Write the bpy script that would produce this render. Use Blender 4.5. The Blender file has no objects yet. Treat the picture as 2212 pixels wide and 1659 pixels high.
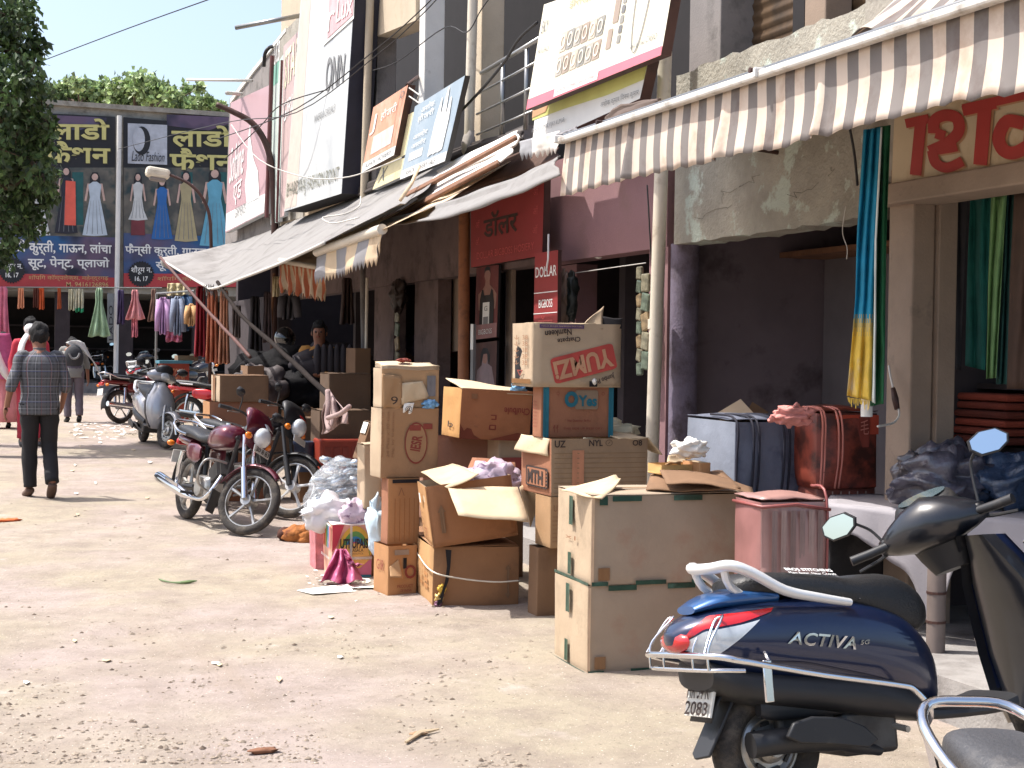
import bpy, bmesh, math, random
from mathutils import Vector, Matrix, noise
R = random.Random(7)
V = Vector
sc = bpy.context.scene
col = sc.collection
# ---------------------------------------------------------------- camera
F0, CX, CY = 3200.0, 1106.0, 829.5           # focal length and centre for a 2212 x 1659 grid
CAM = V((0, 0, 1.6))
dY = V((-1216, 81.5, -F0)).normalized()
rho = 0.014
up = V((rho, 1, (81.5 - 1216 * rho) / F0)).normalized()
xr = dY.cross(up).normalized()
RWC = Matrix((xr, dY, up)).transposed()       # world -> camera
RCW = RWC.transposed()
cam = bpy.data.cameras.new('camera'); cam.sensor_width = 36; cam.lens = 36 * F0 / 2212
cam.clip_start = 0.05; cam.clip_end = 2000
co = bpy.data.objects.new('camera', cam); col.objects.link(co)
co.matrix_world = Matrix.Translation(CAM) @ RCW.to_4x4()
sc.camera = co
# ---------------------------------------------------------------- light
EL, AZ = math.radians(62), math.atan2(0.45, -0.89)      # sun high over the street side, slightly ahead of the camera
sdir = V((math.cos(EL) * math.cos(AZ), math.cos(EL) * math.sin(AZ), math.sin(EL)))
w = bpy.data.worlds.new('World'); sc.world = w; w.use_nodes = True
nt = w.node_tree; nt.nodes.clear()
sky = nt.nodes.new('ShaderNodeTexSky'); sky.sky_type = 'NISHITA'; sky.sun_disc = False
sky.sun_elevation = EL; sky.sun_rotation = math.atan2(sdir.x, sdir.y)
sky.air_density = 1.0; sky.dust_density = 4.0; sky.ozone_density = 1.0
bg = nt.nodes.new('ShaderNodeBackground'); bg.inputs[1].default_value = 0.15
wo = nt.nodes.new('ShaderNodeOutputWorld')
nt.links.new(sky.outputs[0], bg.inputs[0]); nt.links.new(bg.outputs[0], wo.inputs[0])
sl = bpy.data.lights.new('sun', 'SUN'); sl.energy = 3.5; sl.angle = math.radians(0.53); sl.color = (1, .965, .92)
so = bpy.data.objects.new('sun', sl); col.objects.link(so)
so.rotation_euler = sdir.to_track_quat('Z', 'Y').to_euler()
sc.view_settings.view_transform = 'Standard'; sc.view_settings.look = 'None'
sc.view_settings.exposure = 0.95; sc.view_settings.gamma = 1
sc.view_settings.use_curve_mapping = False
sc.cycles.max_bounces = 7; sc.cycles.transparent_max_bounces = 12
try: sc.cycles.use_denoising = True
except Exception: pass
# ---------------------------------------------------------------- picture point -> place
def ray(x, y): return RCW @ V((x - CX, CY - y, -F0))
def pF(x, y, F): return CAM + ray(x, y) * (F / F0)
def pX(x, y, X): r = ray(x, y); return CAM + r * (X / r.x)
def pY(x, y, Y): r = ray(x, y); return CAM + r * (Y / r.y)
def pZ(x, y, Z=0.0): r = ray(x, y); return CAM + r * ((Z - CAM.z) / r.z)
def gz(Y): return 0.018 * max(0.0, Y - 11.0)
def pG(x, y):
    z = 0.0
    for _ in range(12):
        p = pZ(x, y, z); z = gz(p.y)
    return p
def pxF(x, F, z):                                  # point in picture column x, depth F, height z
    a, b = pF(x, 700, F), pF(x, 900, F)
    return a + (b - a) * ((z - a.z) / (b.z - a.z))
def proj(p):
    q = RWC @ (p - CAM); return (CX + F0 * q.x / -q.z, CY - F0 * q.y / -q.z, -q.z)
# ---------------------------------------------------------------- materials
MATS = {}
def ramp_mix(nt, fac, a, b):
    n = nt.nodes.new('ShaderNodeMix'); n.data_type = 'RGBA'
    nt.links.new(fac, n.inputs[0])
    for i, c in ((6, a), (7, b)):
        if hasattr(c, 'links'): nt.links.new(c, n.inputs[i])
        else: n.inputs[i].default_value = (*c[:3], 1)
    return n.outputs[2]
def noise_out(nt, scale, detail=5, rough=.6, lo=.35, hi=.65, coords=None, stretch=None):
    tc = nt.nodes.new('ShaderNodeTexCoord'); src = tc.outputs[coords or 'Object']
    if stretch:
        mp = nt.nodes.new('ShaderNodeMapping'); mp.inputs['Scale'].default_value = stretch
        nt.links.new(src, mp.inputs[0]); src = mp.outputs[0]
    n = nt.nodes.new('ShaderNodeTexNoise'); n.inputs['Scale'].default_value = scale
    n.inputs['Detail'].default_value = detail; n.inputs['Roughness'].default_value = rough
    nt.links.new(src, n.inputs['Vector'])
    r = nt.nodes.new('ShaderNodeMapRange'); r.inputs[1].default_value = lo; r.inputs[2].default_value = hi
    nt.links.new(n.outputs[0], r.inputs[0])
    return r.outputs[0]
def mat(name, c, rough=.65, metal=0, var=.14, vs=5, bump=0.0, bs=60, coat=0, dirt=None, dscale=3, dlo=.5, dhi=.7,
        alpha=1, trans=0, spec=None, stretch=None, trl=0):
    if name in MATS: return MATS[name]
    m = bpy.data.materials.new(name); m.use_nodes = True; nt = m.node_tree
    b = nt.nodes['Principled BSDF']
    b.inputs['Roughness'].default_value = rough; b.inputs['Metallic'].default_value = metal
    if spec is not None: b.inputs['Specular IOR Level'].default_value = spec
    if coat: b.inputs['Coat Weight'].default_value = coat; b.inputs['Coat Roughness'].default_value = .06
    if alpha < 1: b.inputs['Alpha'].default_value = alpha
    if trans: b.inputs['Transmission Weight'].default_value = trans
    lo = tuple(max(0, x * (1 - var)) for x in c[:3]); hi = tuple(min(1, x * (1 + var)) for x in c[:3])
    out = ramp_mix(nt, noise_out(nt, vs, stretch=stretch), lo, hi)
    if dirt: out = ramp_mix(nt, noise_out(nt, dscale, 8, .65, dlo, dhi, stretch=stretch), out, dirt)
    nt.links.new(out, b.inputs['Base Color'])
    if bump:
        bn = nt.nodes.new('ShaderNodeBump'); bn.inputs['Strength'].default_value = bump
        bn.inputs['Distance'].default_value = .02
        nt.links.new(noise_out(nt, bs, 4, .6, 0, 1, stretch=stretch), bn.inputs['Height']); nt.links.new(bn.outputs[0], b.inputs['Normal'])
    if trl:                                            # cloth and plastic sheet that lets light through
        tr = nt.nodes.new('ShaderNodeBsdfTranslucent'); nt.links.new(out, tr.inputs[0])
        mx = nt.nodes.new('ShaderNodeMixShader'); mx.inputs[0].default_value = trl
        o = nt.nodes['Material Output']
        nt.links.new(b.outputs[0], mx.inputs[1]); nt.links.new(tr.outputs[0], mx.inputs[2]); nt.links.new(mx.outputs[0], o.inputs[0])
    MATS[name] = m; return m
def s(r, g, b):                                        # sRGB bytes -> linear
    return tuple(((x / 255) / 12.92 if x <= 10 else ((x / 255 + .055) / 1.055) ** 2.4) for x in (r, g, b))
# ---------------------------------------------------------------- mesh building
class MB:
    def __init__(self): self.v = []; self.f = []; self.mi = []; self.uv = []
    def add(self, vs, fs, mi=0, uvs=None):
        o = len(self.v); self.v += [V(p) for p in vs]
        for i, f in enumerate(fs):
            self.f.append([o + k for k in f]); self.mi.append(mi)
            self.uv.append([uvs[k] for k in f] if uvs else [(0, 0)] * len(f))
        return self
    def box(self, c, sz, rot=None, mi=0):
        hx, hy, hz = sz[0] / 2, sz[1] / 2, sz[2] / 2
        vs = [V((x, y, z)) for z in (-hz, hz) for y in (-hy, hy) for x in (-hx, hx)]
        if rot is not None: vs = [rot @ p for p in vs]
        vs = [p + V(c) for p in vs]
        return self.add(vs, [(0, 2, 3, 1), (4, 5, 7, 6), (0, 1, 5, 4), (2, 6, 7, 3), (0, 4, 6, 2), (1, 3, 7, 5)], mi)
    def box2(self, a, b, mi=0):
        a, b = V(a), V(b); return self.box((a + b) / 2, [abs(x) for x in (b - a)], None, mi)
    def plate(self, cs, t, mi=0, n=None):              # quad / polygon given thickness t along its normal
        cs = [V(p) for p in cs]
        if n is None: n = (cs[1] - cs[0]).cross(cs[2] - cs[1]).normalized()
        k = len(cs); back = [p - n * t for p in cs]
        return self.add(cs + back, [list(range(k)), list(range(2 * k - 1, k - 1, -1))] +
                        [(i, k + i, k + (i + 1) % k, (i + 1) % k) for i in range(k)], mi)
    def tube(self, path, r, n=8, mi=0, sx=1.0):
        path = [V(p) for p in path]; k = len(path)
        rs = r if isinstance(r, (list, tuple)) else [r] * k
        t0 = (path[1] - path[0]).normalized()
        a = V((0, 0, 1)) if abs(t0.z) < .9 else V((1, 0, 0))
        nrm = (a - t0 * a.dot(t0)).normalized(); vs = []
        for i, p in enumerate(path):
            t = (path[min(i + 1, k - 1)] - path[max(i - 1, 0)]).normalized()
            nrm = (nrm - t * nrm.dot(t)).normalized(); bn = t.cross(nrm)
            for j in range(n):
                an = 2 * math.pi * j / n
                vs.append(p + (nrm * math.cos(an) * sx + bn * math.sin(an)) * rs[i])
        fs = [(i * n + j, i * n + (j + 1) % n, (i + 1) * n + (j + 1) % n, (i + 1) * n + j) for i in range(k - 1) for j in range(n)]
        fs += [list(range(n - 1, -1, -1)), list(range((k - 1) * n, k * n))]
        return self.add(vs, fs, mi)
    def loft(self, rings, mi=0, caps=True, uv=True):
        n = len(rings[0]); k = len(rings); vs = [p for r in rings for p in r]
        for i in range(k - 1):
            for j in range(n):
                o = len(self.v)
                q = [(i, j), (i, (j + 1)), ((i + 1), (j + 1)), ((i + 1), j)]
                pass
        o = len(self.v); self.v += [V(p) for p in vs]
        for i in range(k - 1):
            for j in range(n):
                j2 = (j + 1) % n
                self.f.append([o + i * n + j, o + i * n + j2, o + (i + 1) * n + j2, o + (i + 1) * n + j]); self.mi.append(mi)
                self.uv.append([(j / n, i / (k - 1)), ((j + 1) / n, i / (k - 1)), ((j + 1) / n, (i + 1) / (k - 1)), (j / n, (i + 1) / (k - 1))])
        if caps:
            self.f.append([o + j for j in range(n - 1, -1, -1)]); self.mi.append(mi); self.uv.append([(0, 0)] * n)
            self.f.append([o + (k - 1) * n + j for j in range(n)]); self.mi.append(mi); self.uv.append([(0, 0)] * n)
        return self
    def grid(self, fn, nu, nv, mi=0):                  # fn(u,v)->point ; mi may be fn(i,j)
        o = len(self.v)
        for j in range(nv + 1):
            for i in range(nu + 1): self.v.append(V(fn(i / nu, j / nv)))
        for j in range(nv):
            for i in range(nu):
                a = o + j * (nu + 1) + i
                self.f.append([a, a + 1, a + nu + 2, a + nu + 1]); self.mi.append(mi(i, j) if callable(mi) else mi)
                self.uv.append([(i / nu, j / nv), ((i + 1) / nu, j / nv), ((i + 1) / nu, (j + 1) / nv), (i / nu, (j + 1) / nv)])
        return self
    def torus(self, c, ax, Rr, r, n=32, m=8, mi=0, flat=1.0):
        c, ax = V(c), V(ax).normalized()
        a = V((0, 0, 1)) if abs(ax.z) < .9 else V((1, 0, 0)); e1 = (a - ax * a.dot(ax)).normalized(); e2 = ax.cross(e1)
        vs = []
        for i in range(n):
            an = 2 * math.pi * i / n; d = e1 * math.cos(an) + e2 * math.sin(an)
            for j in range(m):
                bn = 2 * math.pi * j / m
                vs.append(c + d * (Rr + r * math.cos(bn)) + ax * r * flat * math.sin(bn))
        return self.add(vs, [(i * m + j, i * m + (j + 1) % m, ((i + 1) % n) * m + (j + 1) % m, ((i + 1) % n) * m + j) for i in range(n) for j in range(m)], mi)
    def ball(self, c, r, n=12, m=8, mi=0, sq=(1, 1, 1), rot=None, jit=0, seed=0):
        c = V(c); rings = []
        for i in range(m + 1):
            th = math.pi * i / m; rings.append([])
            for j in range(n):
                ph = 2 * math.pi * j / n
                d = V((math.sin(th) * math.cos(ph), math.sin(th) * math.sin(ph), -math.cos(th)))
                q = V((d.x * sq[0], d.y * sq[1], d.z * sq[2])) * r
                if jit: q *= 1 + jit * noise.noise(d * 2.2 + V((seed * 3.1, seed, 0))) + .4 * jit * noise.noise(d * 6 + V((seed, 0, 5)))
                if rot is not None: q = rot @ q
                rings[-1].append(c + q)
        return self.loft(rings, mi, caps=False)
ORG = {}
def finish(me, smooth):
    if smooth:
        me.polygons.foreach_set('use_smooth', [True] * len(me.polygons))
def obj(name, mb, m, parent=None, smooth=False, bevel=0, sub=0, solid=0, kind=None, label=None, loc=None, auto=None):
    me = bpy.data.meshes.new(name)
    org = ORG.get(parent.name, V((0, 0, 0))) if parent else (V(loc) if loc is not None else V((0, 0, 0)))
    me.from_pydata([tuple(p - org) for p in mb.v], [], mb.f)
    ms = m if isinstance(m, (list, tuple)) else [m]
    for x in ms: me.materials.append(x)
    if len(ms) > 1: me.polygons.foreach_set('material_index', mb.mi)
    uvl = me.uv_layers.new(name='UVMap')
    flat = [c for f in mb.uv for uv in f for c in uv]
    if len(flat) == len(uvl.data) * 2: uvl.data.foreach_set('uv', flat)
    finish(me, smooth); me.update()
    if auto is not None:
        try: me.set_sharp_from_angle(angle=math.radians(auto))
        except Exception: pass
    o = bpy.data.objects.new(name, me); col.objects.link(o)
    if parent: o.parent = parent; ORG[o.name] = org
    else:
        o.location = org; ORG[o.name] = org
    if bevel:
        b = o.modifiers.new('bevel', 'BEVEL'); b.width = bevel; b.segments = 2; b.limit_method = 'ANGLE'
    if sub:
        b = o.modifiers.new('sub', 'SUBSURF'); b.levels = sub; b.render_levels = sub
    if solid:
        b = o.modifiers.new('solid', 'SOLIDIFY'); b.thickness = solid
    if kind: o['kind'] = kind
    if label: o['label'] = label
    return o
def tag(o, label, cat, group=None):
    o['label'] = label; o['category'] = cat
    if group: o['group'] = group
    return o
def thing(name, label, cat, loc, group=None, rotz=0, local=False):
    o = bpy.data.objects.new(name, None); col.objects.link(o); o.empty_display_size = .1
    o.location = loc; o.rotation_euler = (0, 0, rotz)
    ORG[o.name] = V((0, 0, 0)) if local else V(loc)
    return tag(o, label, cat, group)
def struct(name, mb, m, **k):
    return obj(name, mb, m, kind='structure', **k)
def solo(name, label, cat, mb, m, group=None, **k):
    c = sum(mb.v, V((0, 0, 0))) / len(mb.v); c.z = min(p.z for p in mb.v)
    return tag(obj(name, mb, m, loc=c, **k), label, cat, group)
def copy_tree(o, parent=None):
    c = o.copy(); col.objects.link(c); c.parent = parent
    ORG[c.name] = ORG.get(o.name, V((0, 0, 0)))
    for ch in list(o.children): copy_tree(ch, c)
    return c
# flat print: lettering and printed shapes mapped into a quadrilateral (bl, br, tr, tl)
def qmap(cs):
    a, b, c, d = [V(p) for p in cs]
    n = (b - a).cross(d - a).normalized()
    def fn(u, v, o=0.0): return a * (1 - u) * (1 - v) + b * u * (1 - v) + c * u * v + d * (1 - u) * v + n * o
    return fn
TXT = {}
def text_mesh(sx, shear=0, sp=1.0, bold=0.0):
    k = (sx, shear, sp, bold)
    if k in TXT: return TXT[k]
    cu = bpy.data.curves.new('lettering', 'FONT'); cu.body = sx; cu.shear = shear; cu.space_character = sp
    cu.offset = bold; cu.resolution_u = 3; cu.fill_mode = 'FRONT'
    o = bpy.data.objects.new('lettering', cu); col.objects.link(o)
    bpy.context.view_layer.update()
    me = bpy.data.meshes.new_from_object(o.evaluated_get(bpy.context.evaluated_depsgraph_get()))
    bpy.data.objects.remove(o); bpy.data.curves.remove(cu)
    vs = [v.co.copy() for v in me.vertices]; fs = [list(p.vertices) for p in me.polygons]
    bpy.data.meshes.remove(me)
    if vs:
        x0 = min(v.x for v in vs); x1 = max(v.x for v in vs); y0 = min(v.y for v in vs); y1 = max(v.y for v in vs)
        vs = [((v.x - x0) / max(x1 - x0, 1e-6), (v.y - y0) / max(y1 - y0, 1e-6)) for v in vs]
    TXT[k] = (vs, fs); return TXT[k]
def text(parent, sx, cs, m, off=.004, shear=0, sp=1.0, bold=0.0, flip=False, name='lettering'):
    vs, fs = text_mesh(sx, shear, sp, bold)
    if not vs: return
    q = qmap(cs); mb = MB()
    mb.add([q(1 - u, 1 - v, off) if flip else q(u, v, off) for u, v in vs], fs)
    return obj(name, mb, m, parent)
def sub(q, u0, v0, u1, v1, o=0): return [q(u0, v0, o), q(u1, v0, o), q(u1, v1, o), q(u0, v1, o)]
def smooth_pts(ps, k=4):
    ps = [V(p) for p in ps]; out = []
    for i in range(len(ps) - 1):
        p0, p1, p2, p3 = ps[max(i - 1, 0)], ps[i], ps[i + 1], ps[min(i + 2, len(ps) - 1)]
        for j in range(k):
            t = j / k
            out.append(.5 * ((2 * p1) + (p2 - p0) * t + (2 * p0 - 5 * p1 + 4 * p2 - p3) * t * t + (3 * p1 - p0 - 3 * p2 + p3) * t ** 3))
    out.append(ps[-1]); return out
def nz(p, k=1.0, sd=0.0): return noise.noise(V(p) * k + V((sd, sd * 1.7, 0)))
# ================================================================ materials
m_conc = mat('weathered_concrete', s(152,147,136), .9, var=.16, vs=2.2, bump=.5, bs=26, dirt=s(112,104,92), dscale=3.2, dlo=.5, dhi=.72)
m_peel = mat('peeling_paint_concrete', s(150,146,134), .85, var=.18, vs=3, bump=.7, bs=34, dirt=s(178,188,176), dscale=3.2, dlo=.54, dhi=.6)
m_beige = mat('beige_render', s(182,168,146), .9, var=.08, vs=2, bump=.2, dirt=s(150,134,110), dscale=2.5, dlo=.55, dhi=.8)
m_greyw = mat('grey_render', s(128,122,118), .9, var=.1, vs=2, bump=.2, dirt=s(84,80,76))
m_white = mat('white_paint', s(214,212,206), .6, var=.05, dirt=s(150,146,138), dscale=5, dlo=.6, dhi=.85)
m_cream = mat('cream_pillar_paint', s(140,122,106), .8, var=.08, dirt=s(96,84,74), dscale=4, dlo=.58, dhi=.75, bump=.15)
m_mauve = mat('mauve_wall_paint', s(134,100,102), .85, var=.07, vs=2, dirt=s(110,86,74), dscale=2, dlo=.5, dhi=.8, bump=.15)
m_purple = mat('purple_column_paint', s(118,108,124), .85, var=.1, vs=3, dirt=s(78,68,72), dscale=5, dlo=.46, dhi=.68, bump=.35)
m_brownw = mat('brown_stained_wall', s(110,92,88), .9, var=.1, dirt=s(70,58,54), dscale=3, bump=.2)
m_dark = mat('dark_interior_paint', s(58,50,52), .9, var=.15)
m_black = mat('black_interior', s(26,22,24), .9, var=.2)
m_shut = mat('brown_rolling_shutter', s(92,72,52), .55, .3, var=.15, dirt=s(60,50,40))
m_pvc = mat('cream_plastic_pipe', s(206,196,178), .4, var=.05, dirt=s(150,130,106), dscale=7, dlo=.55, dhi=.8)
m_orpole = mat('ochre_painted_pole', s(150,96,60), .6, var=.1, dirt=s(92,60,40), dscale=5)
m_steel = mat('steel_rail', s(150,150,148), .35, .8, var=.05)
m_wire = mat('black_cable', s(34,32,32), .6, var=.05)
m_wirel = mat('pale_cable', s(190,186,178), .6, var=.05)
m_rust = mat('rusty_brown_steel', s(74,50,44), .6, .3, var=.15, dirt=s(46,34,30))
m_tarp = mat('grey_tarpaulin', s(146,143,140), .75, var=.06, vs=1.5, bump=.3, bs=9, dirt=s(118,114,110), dscale=1.6, trl=.25)
m_creamc = mat('cream_awning_cloth', s(226,204,172), .85, var=.07, vs=2, dirt=s(178,150,118), dscale=3, trl=.25)
m_brown = mat('brown_timber', s(112,76,52), .8, var=.2, vs=9, bump=.3)
m_stc = mat('awning_cream_stripe', s(220,204,188), .85, var=.05, vs=3, dirt=s(196,172,150), dscale=4, trl=.2)
m_stg = mat('awning_taupe_stripe', s(132,125,121), .85, var=.06, vs=3, dirt=s(112,98,92), dscale=4, trl=.2)
m_org = mat('awning_orange_stripe', s(206,124,88), .85, var=.06, trl=.3)
m_lgr = mat('awning_grey_stripe', s(150,148,150), .85, var=.06, trl=.2)
# ================================================================ ground
gm = bpy.data.materials.new('dusty_street_ground'); gm.use_nodes = True; g = gm.node_tree; gb = g.nodes['Principled BSDF']
gb.inputs['Roughness'].default_value = .95; gb.inputs['Specular IOR Level'].default_value = .15
c1 = ramp_mix(g, noise_out(g, .55, 4, .55, .42, .58), s(160,147,139), s(156,146,128))
c1 = ramp_mix(g, noise_out(g, 2.6, 9, .72, .42, .74), c1, s(132,120,110))
c1 = ramp_mix(g, noise_out(g, 1.1, 7, .65, .6, .72), c1, s(172,162,152))
c1 = ramp_mix(g, noise_out(g, 38, 3, .6, .66, .74), c1, s(96,84,72))
c1 = ramp_mix(g, noise_out(g, 14, 6, .7, .58, .8), c1, s(118,106,92))
c1 = ramp_mix(g, noise_out(g, 5.5, 10, .78, .63, .73), c1, s(134,120,104))
c1 = ramp_mix(g, noise_out(g, 1.2, 6, .6, .56, .8, stretch=(1.5, .16, 1)), c1, s(146,132,118))
c1 = ramp_mix(g, noise_out(g, 85, 2, .5, .68, .74), c1, s(214,204,190))
g.links.new(c1, gb.inputs['Base Color'])
vo = g.nodes.new('ShaderNodeTexNoise'); vo.inputs['Scale'].default_value = 7; vo.inputs['Detail'].default_value = 12; vo.inputs['Roughness'].default_value = .75
tcg = g.nodes.new('ShaderNodeTexCoord'); g.links.new(tcg.outputs['Object'], vo.inputs['Vector'])
bn = g.nodes.new('ShaderNodeBump'); bn.inputs['Strength'].default_value = .75; bn.inputs['Distance'].default_value = .035
g.links.new(vo.outputs[0], bn.inputs['Height']); g.links.new(bn.outputs[0], gb.inputs['Normal'])
mb = MB()
def gfn(u, v):
    x = -60 + 130 * u; y = -12 + 260 * v ** 1.5
    return V((x, y, gz(y)))
mb.grid(gfn, 60, 90)
struct('ground', mb, gm, smooth=True)
# finer, gently uneven street surface where the camera looks
mb = MB()
def sfn(u, v):
    x = -4 + 8.06 * u; y = 3.2 + 16.8 * v ** 1.3
    e = min(1, u * 12, (1 - u) * 12, v * 12, (1 - v) * 12)
    return V((x, y, gz(y) + .004 + e * (.012 + .022 * nz((x, y, 0), .8) + .012 * nz((x, y, 3), 2.6))))
mb.grid(sfn, 200, 240)
struct('street', mb, gm, smooth=True)
def street_z(x, y):
    return gz(y) + .016 + .022 * nz((x, y, 0), .8) + .012 * nz((x, y, 3), 2.6)
# ================================================================ facade along X = 4.9
FX = 4.9
def Yat(x, X=FX): return pX(x, 748, X).y
def wallX(mb, xa, xb, z0, z1, X=FX, t=.2, mi=0):      # piece of wall in the facade plane between two picture columns
    ya, yb = Yat(xa, X), Yat(xb, X)
    return mb.box2((X, min(ya, yb), z0), (X + t, max(ya, yb), z1), mi)
mb = MB()
mb.box2((4.12, -2, 0.0), (9.2, 11, .20))
mb.grid(lambda u, v: V((4.12 + 5.1 * u, 11 + 18.5 * v, .2 + gz(11 + 18.5 * v))), 2, 8)
mb.grid(lambda u, v: V((4.12, 11 + 18.5 * v, -.1 + (.3 + gz(11 + 18.5 * v)) * u)), 1, 8)
struct('shop_platform', mb, mat('grey_platform_cement', s(150,146,142), .9, var=.1, vs=2, dirt=s(104,98,94), dscale=2, bump=.3))

# ---- near building
near = thing('shop_building', 'weathered concrete shop building at the right behind the striped awning', 'building', (5.5, 7, 0))
mb = MB(); yn, yf = 4.2, Yat(1452)
def bandfn(y0, y1):
    mb = MB()
    top = [(y0, 3.68)]
    n = 26
    for i in range(n + 1):
        y = y0 + (y1 - y0) * i / n; top.append((y, 3.63 + .035 * nz((y * 3, 1, 0)) + .03 * nz((y * 9, 1, 4))))
    bot = [(y1 - (y1 - y0) * i / n, 2.41 + .02 * nz((i * 1.3, 7, 0))) for i in range(n + 1)]
    poly = top + bot
    k = len(poly); vs = [V((FX, a, b)) for a, b in poly] + [V((FX + .22, a, b)) for a, b in poly]
    mb.add(vs, [list(range(k)), list(range(2 * k - 1, k - 1, -1))] + [(i, (i + 1) % k, k + (i + 1) % k, k + i) for i in range(k)])
    return mb
obj('parapet_band', bandfn(Yat(1856), yf), m_peel, near)
mb = MB(); wallX(mb, 1856, 2700, 2.62, 3.68); obj('beam', mb, m_conc, near)
mb = MB(); wallX(mb, 1478, 1545, 3.3, 6.5, 5.15, .3); obj('upper_pillar', mb, m_greyw, near, bevel=.01)
mb = MB(); wallX(mb, 1725, 1770, 3.3, 6.5, 5.2, .2); obj('upper_pillar', mb, m_cream, near, bevel=.01)
mb = MB(); wallX(mb, 1700, 1725, 3.3, 6.5, 5.24, .2); obj('shutter_post', mb, m_black, near)
def shutter(x0, x1, X):
    ya, yb = Yat(x0, X), Yat(x1, X)
    mb = MB()
    def fn(u, v):
        z = 3.3 + 3 * v
        return V((X + .02 * abs(math.sin(z * 38)), ya + (yb - ya) * u, z))
    mb.grid(fn, 1, 150)
    obj('rolling_shutter', mb, m_shut, near, smooth=True)
shutter(1545, 1700, 5.4); shutter(1775, 2300, 5.4)
# floor slab and back walls
mb = MB(); mb.box2((5.12, 3, 3.05), (9.2, yf - .02, 3.3)); obj('floor_slab', mb, m_conc, near)
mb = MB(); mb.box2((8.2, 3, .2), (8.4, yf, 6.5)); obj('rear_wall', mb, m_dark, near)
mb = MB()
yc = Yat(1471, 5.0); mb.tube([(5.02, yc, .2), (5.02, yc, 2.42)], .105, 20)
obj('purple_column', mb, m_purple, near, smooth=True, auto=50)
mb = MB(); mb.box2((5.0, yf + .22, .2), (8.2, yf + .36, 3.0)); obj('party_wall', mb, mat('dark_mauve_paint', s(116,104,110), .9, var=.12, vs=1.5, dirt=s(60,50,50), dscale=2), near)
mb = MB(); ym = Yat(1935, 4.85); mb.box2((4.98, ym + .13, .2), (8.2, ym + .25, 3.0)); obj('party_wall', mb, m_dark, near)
mb = MB(); mb.box2((6.3, ym + .26, .2), (6.38, yf + .2, 2.36)); obj('shop_back_panel', mb, mat('charcoal_panel', s(112,105,108), .8, var=.15, vs=1.5), near)
mb = MB(); mb.box2((5.9, ym + .26, 2.36), (8.2, yf + .2, 2.40)); obj('loft_shelf', mb, m_brown, near)
mb = MB(); y0, y1 = Yat(1915, 4.72), Yat(1968, 4.72); mb.box2((4.72, y1, .2), (4.86, y0, 2.62)); obj('cream_column', mb, m_cream, near, bevel=.012)
mb = MB(); mb.box2((4.865, y1 - .03, .2), (4.98, y1 + .1, 2.6)); obj('door_jamb', mb, m_cream, near, bevel=.006)
mb = MB(); a = pX(1905, 445, 4.70); mb.box2((4.62, 3.6, a.z - .01), (4.88, y0 + .02, a.z + .1)); obj('lintel', mb, m_cream, near, bevel=.01)

m_crk = mat('dark_crack_line', s(104,98,88), .95)
for sd, (x, y, n) in enumerate(((1500, 470, 9), (1600, 400, 7), (1700, 420, 8), (1790, 380, 6), (1560, 440, 6), (1600, 150, 5))):
    rc = random.Random(sd); pts = []
    for k in range(n): pts.append(pX(x, y, FX - .004)); x += rc.uniform(-8, 22); y += rc.uniform(-14, 8)
    mb = MB(); mb.tube(pts, .0014, 4); obj('crack', mb, m_crk, near)
# ---- middle building
mid = thing('shop_building', 'mauve and beige two storey shop building with pillars above the grey tarpaulins', 'building', (5.5, 13, 0))
yA, yB, yC = Yat(1440), Yat(1165), Yat(790)
mb = MB(); mb.box2((FX, Yat(1437), 2.4), (FX + .2, yB, 3.28)); obj('mauve_beam', mb, m_mauve, mid)
mb = MB(); mb.box2((FX, yB, 2.4), (FX + .18, yC, 3.26)); obj('brown_beam', mb, m_brownw, mid)
mb = MB(); wallX(mb, 1400, 1440, .2, 2.4, FX, .2); obj('mauve_pier', mb, m_mauve, mid)
mb = MB(); wallX(mb, 1196, 1243, .2, 2.4, FX + .25, .2); obj('mauve_pier', mb, m_mauve, mid)
mb = MB(); wallX(mb, 895, 945, .2, 2.4, FX + .06, .15); obj('brown_pier', mb, m_brownw, mid)
mb = MB(); wallX(mb, 808, 850, .2, 2.4, FX + .05, .15); obj('brown_pier', mb, m_brownw, mid)
mb = MB(); mb.box2((5.1, yA - .5, 3.05), (9.2, Yat(560), 3.25)); obj('floor_slab', mb, m_greyw, mid)
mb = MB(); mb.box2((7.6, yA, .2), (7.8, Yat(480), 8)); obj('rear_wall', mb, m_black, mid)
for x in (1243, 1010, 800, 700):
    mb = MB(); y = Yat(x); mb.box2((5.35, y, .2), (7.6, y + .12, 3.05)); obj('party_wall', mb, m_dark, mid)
# upper floor: pillars, lintels
def pillar(xl, xm, xr_, z0, z1, m, X=FX):             # -X face between columns xl..xm, -Y face between xm..xr_
    ya, yb = Yat(xl, X), Yat(xm, X)
    o = pX(xm, 748, X); camo = RWC @ (o - CAM); ce = RWC @ V((1, 0, 0)); k = (xr_ - CX) / F0
    wd = -(k * camo.z + camo.x) / (ce.x + k * ce.z)
    mb = MB(); mb.box2((X, yb, z0), (X + wd, ya, z1)); obj('upper_pillar', mb, m, mid, bevel=.01)
pillar(798, 807, 849, 3.3, 8, m_greyw); pillar(897, 909, 952, 3.3, 8, m_white); pillar(1012, 1031, 1080, 3.3, 8, m_beige)
mb = MB(); mb.plate([pX(806, -10, 4.86), pX(812, 79, 4.86), pX(898, 44, 4.86), pX(898, -10, 4.86)], .3); obj('lintel', mb, m_beige, mid)
mb = MB(); mb.plate([pX(790, 420, 4.88), pX(790, 445, 4.88), pX(1130, 300, 4.88), pX(1130, 270, 4.88)], .25); obj('slab_edge', mb, m_greyw, mid)
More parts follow.
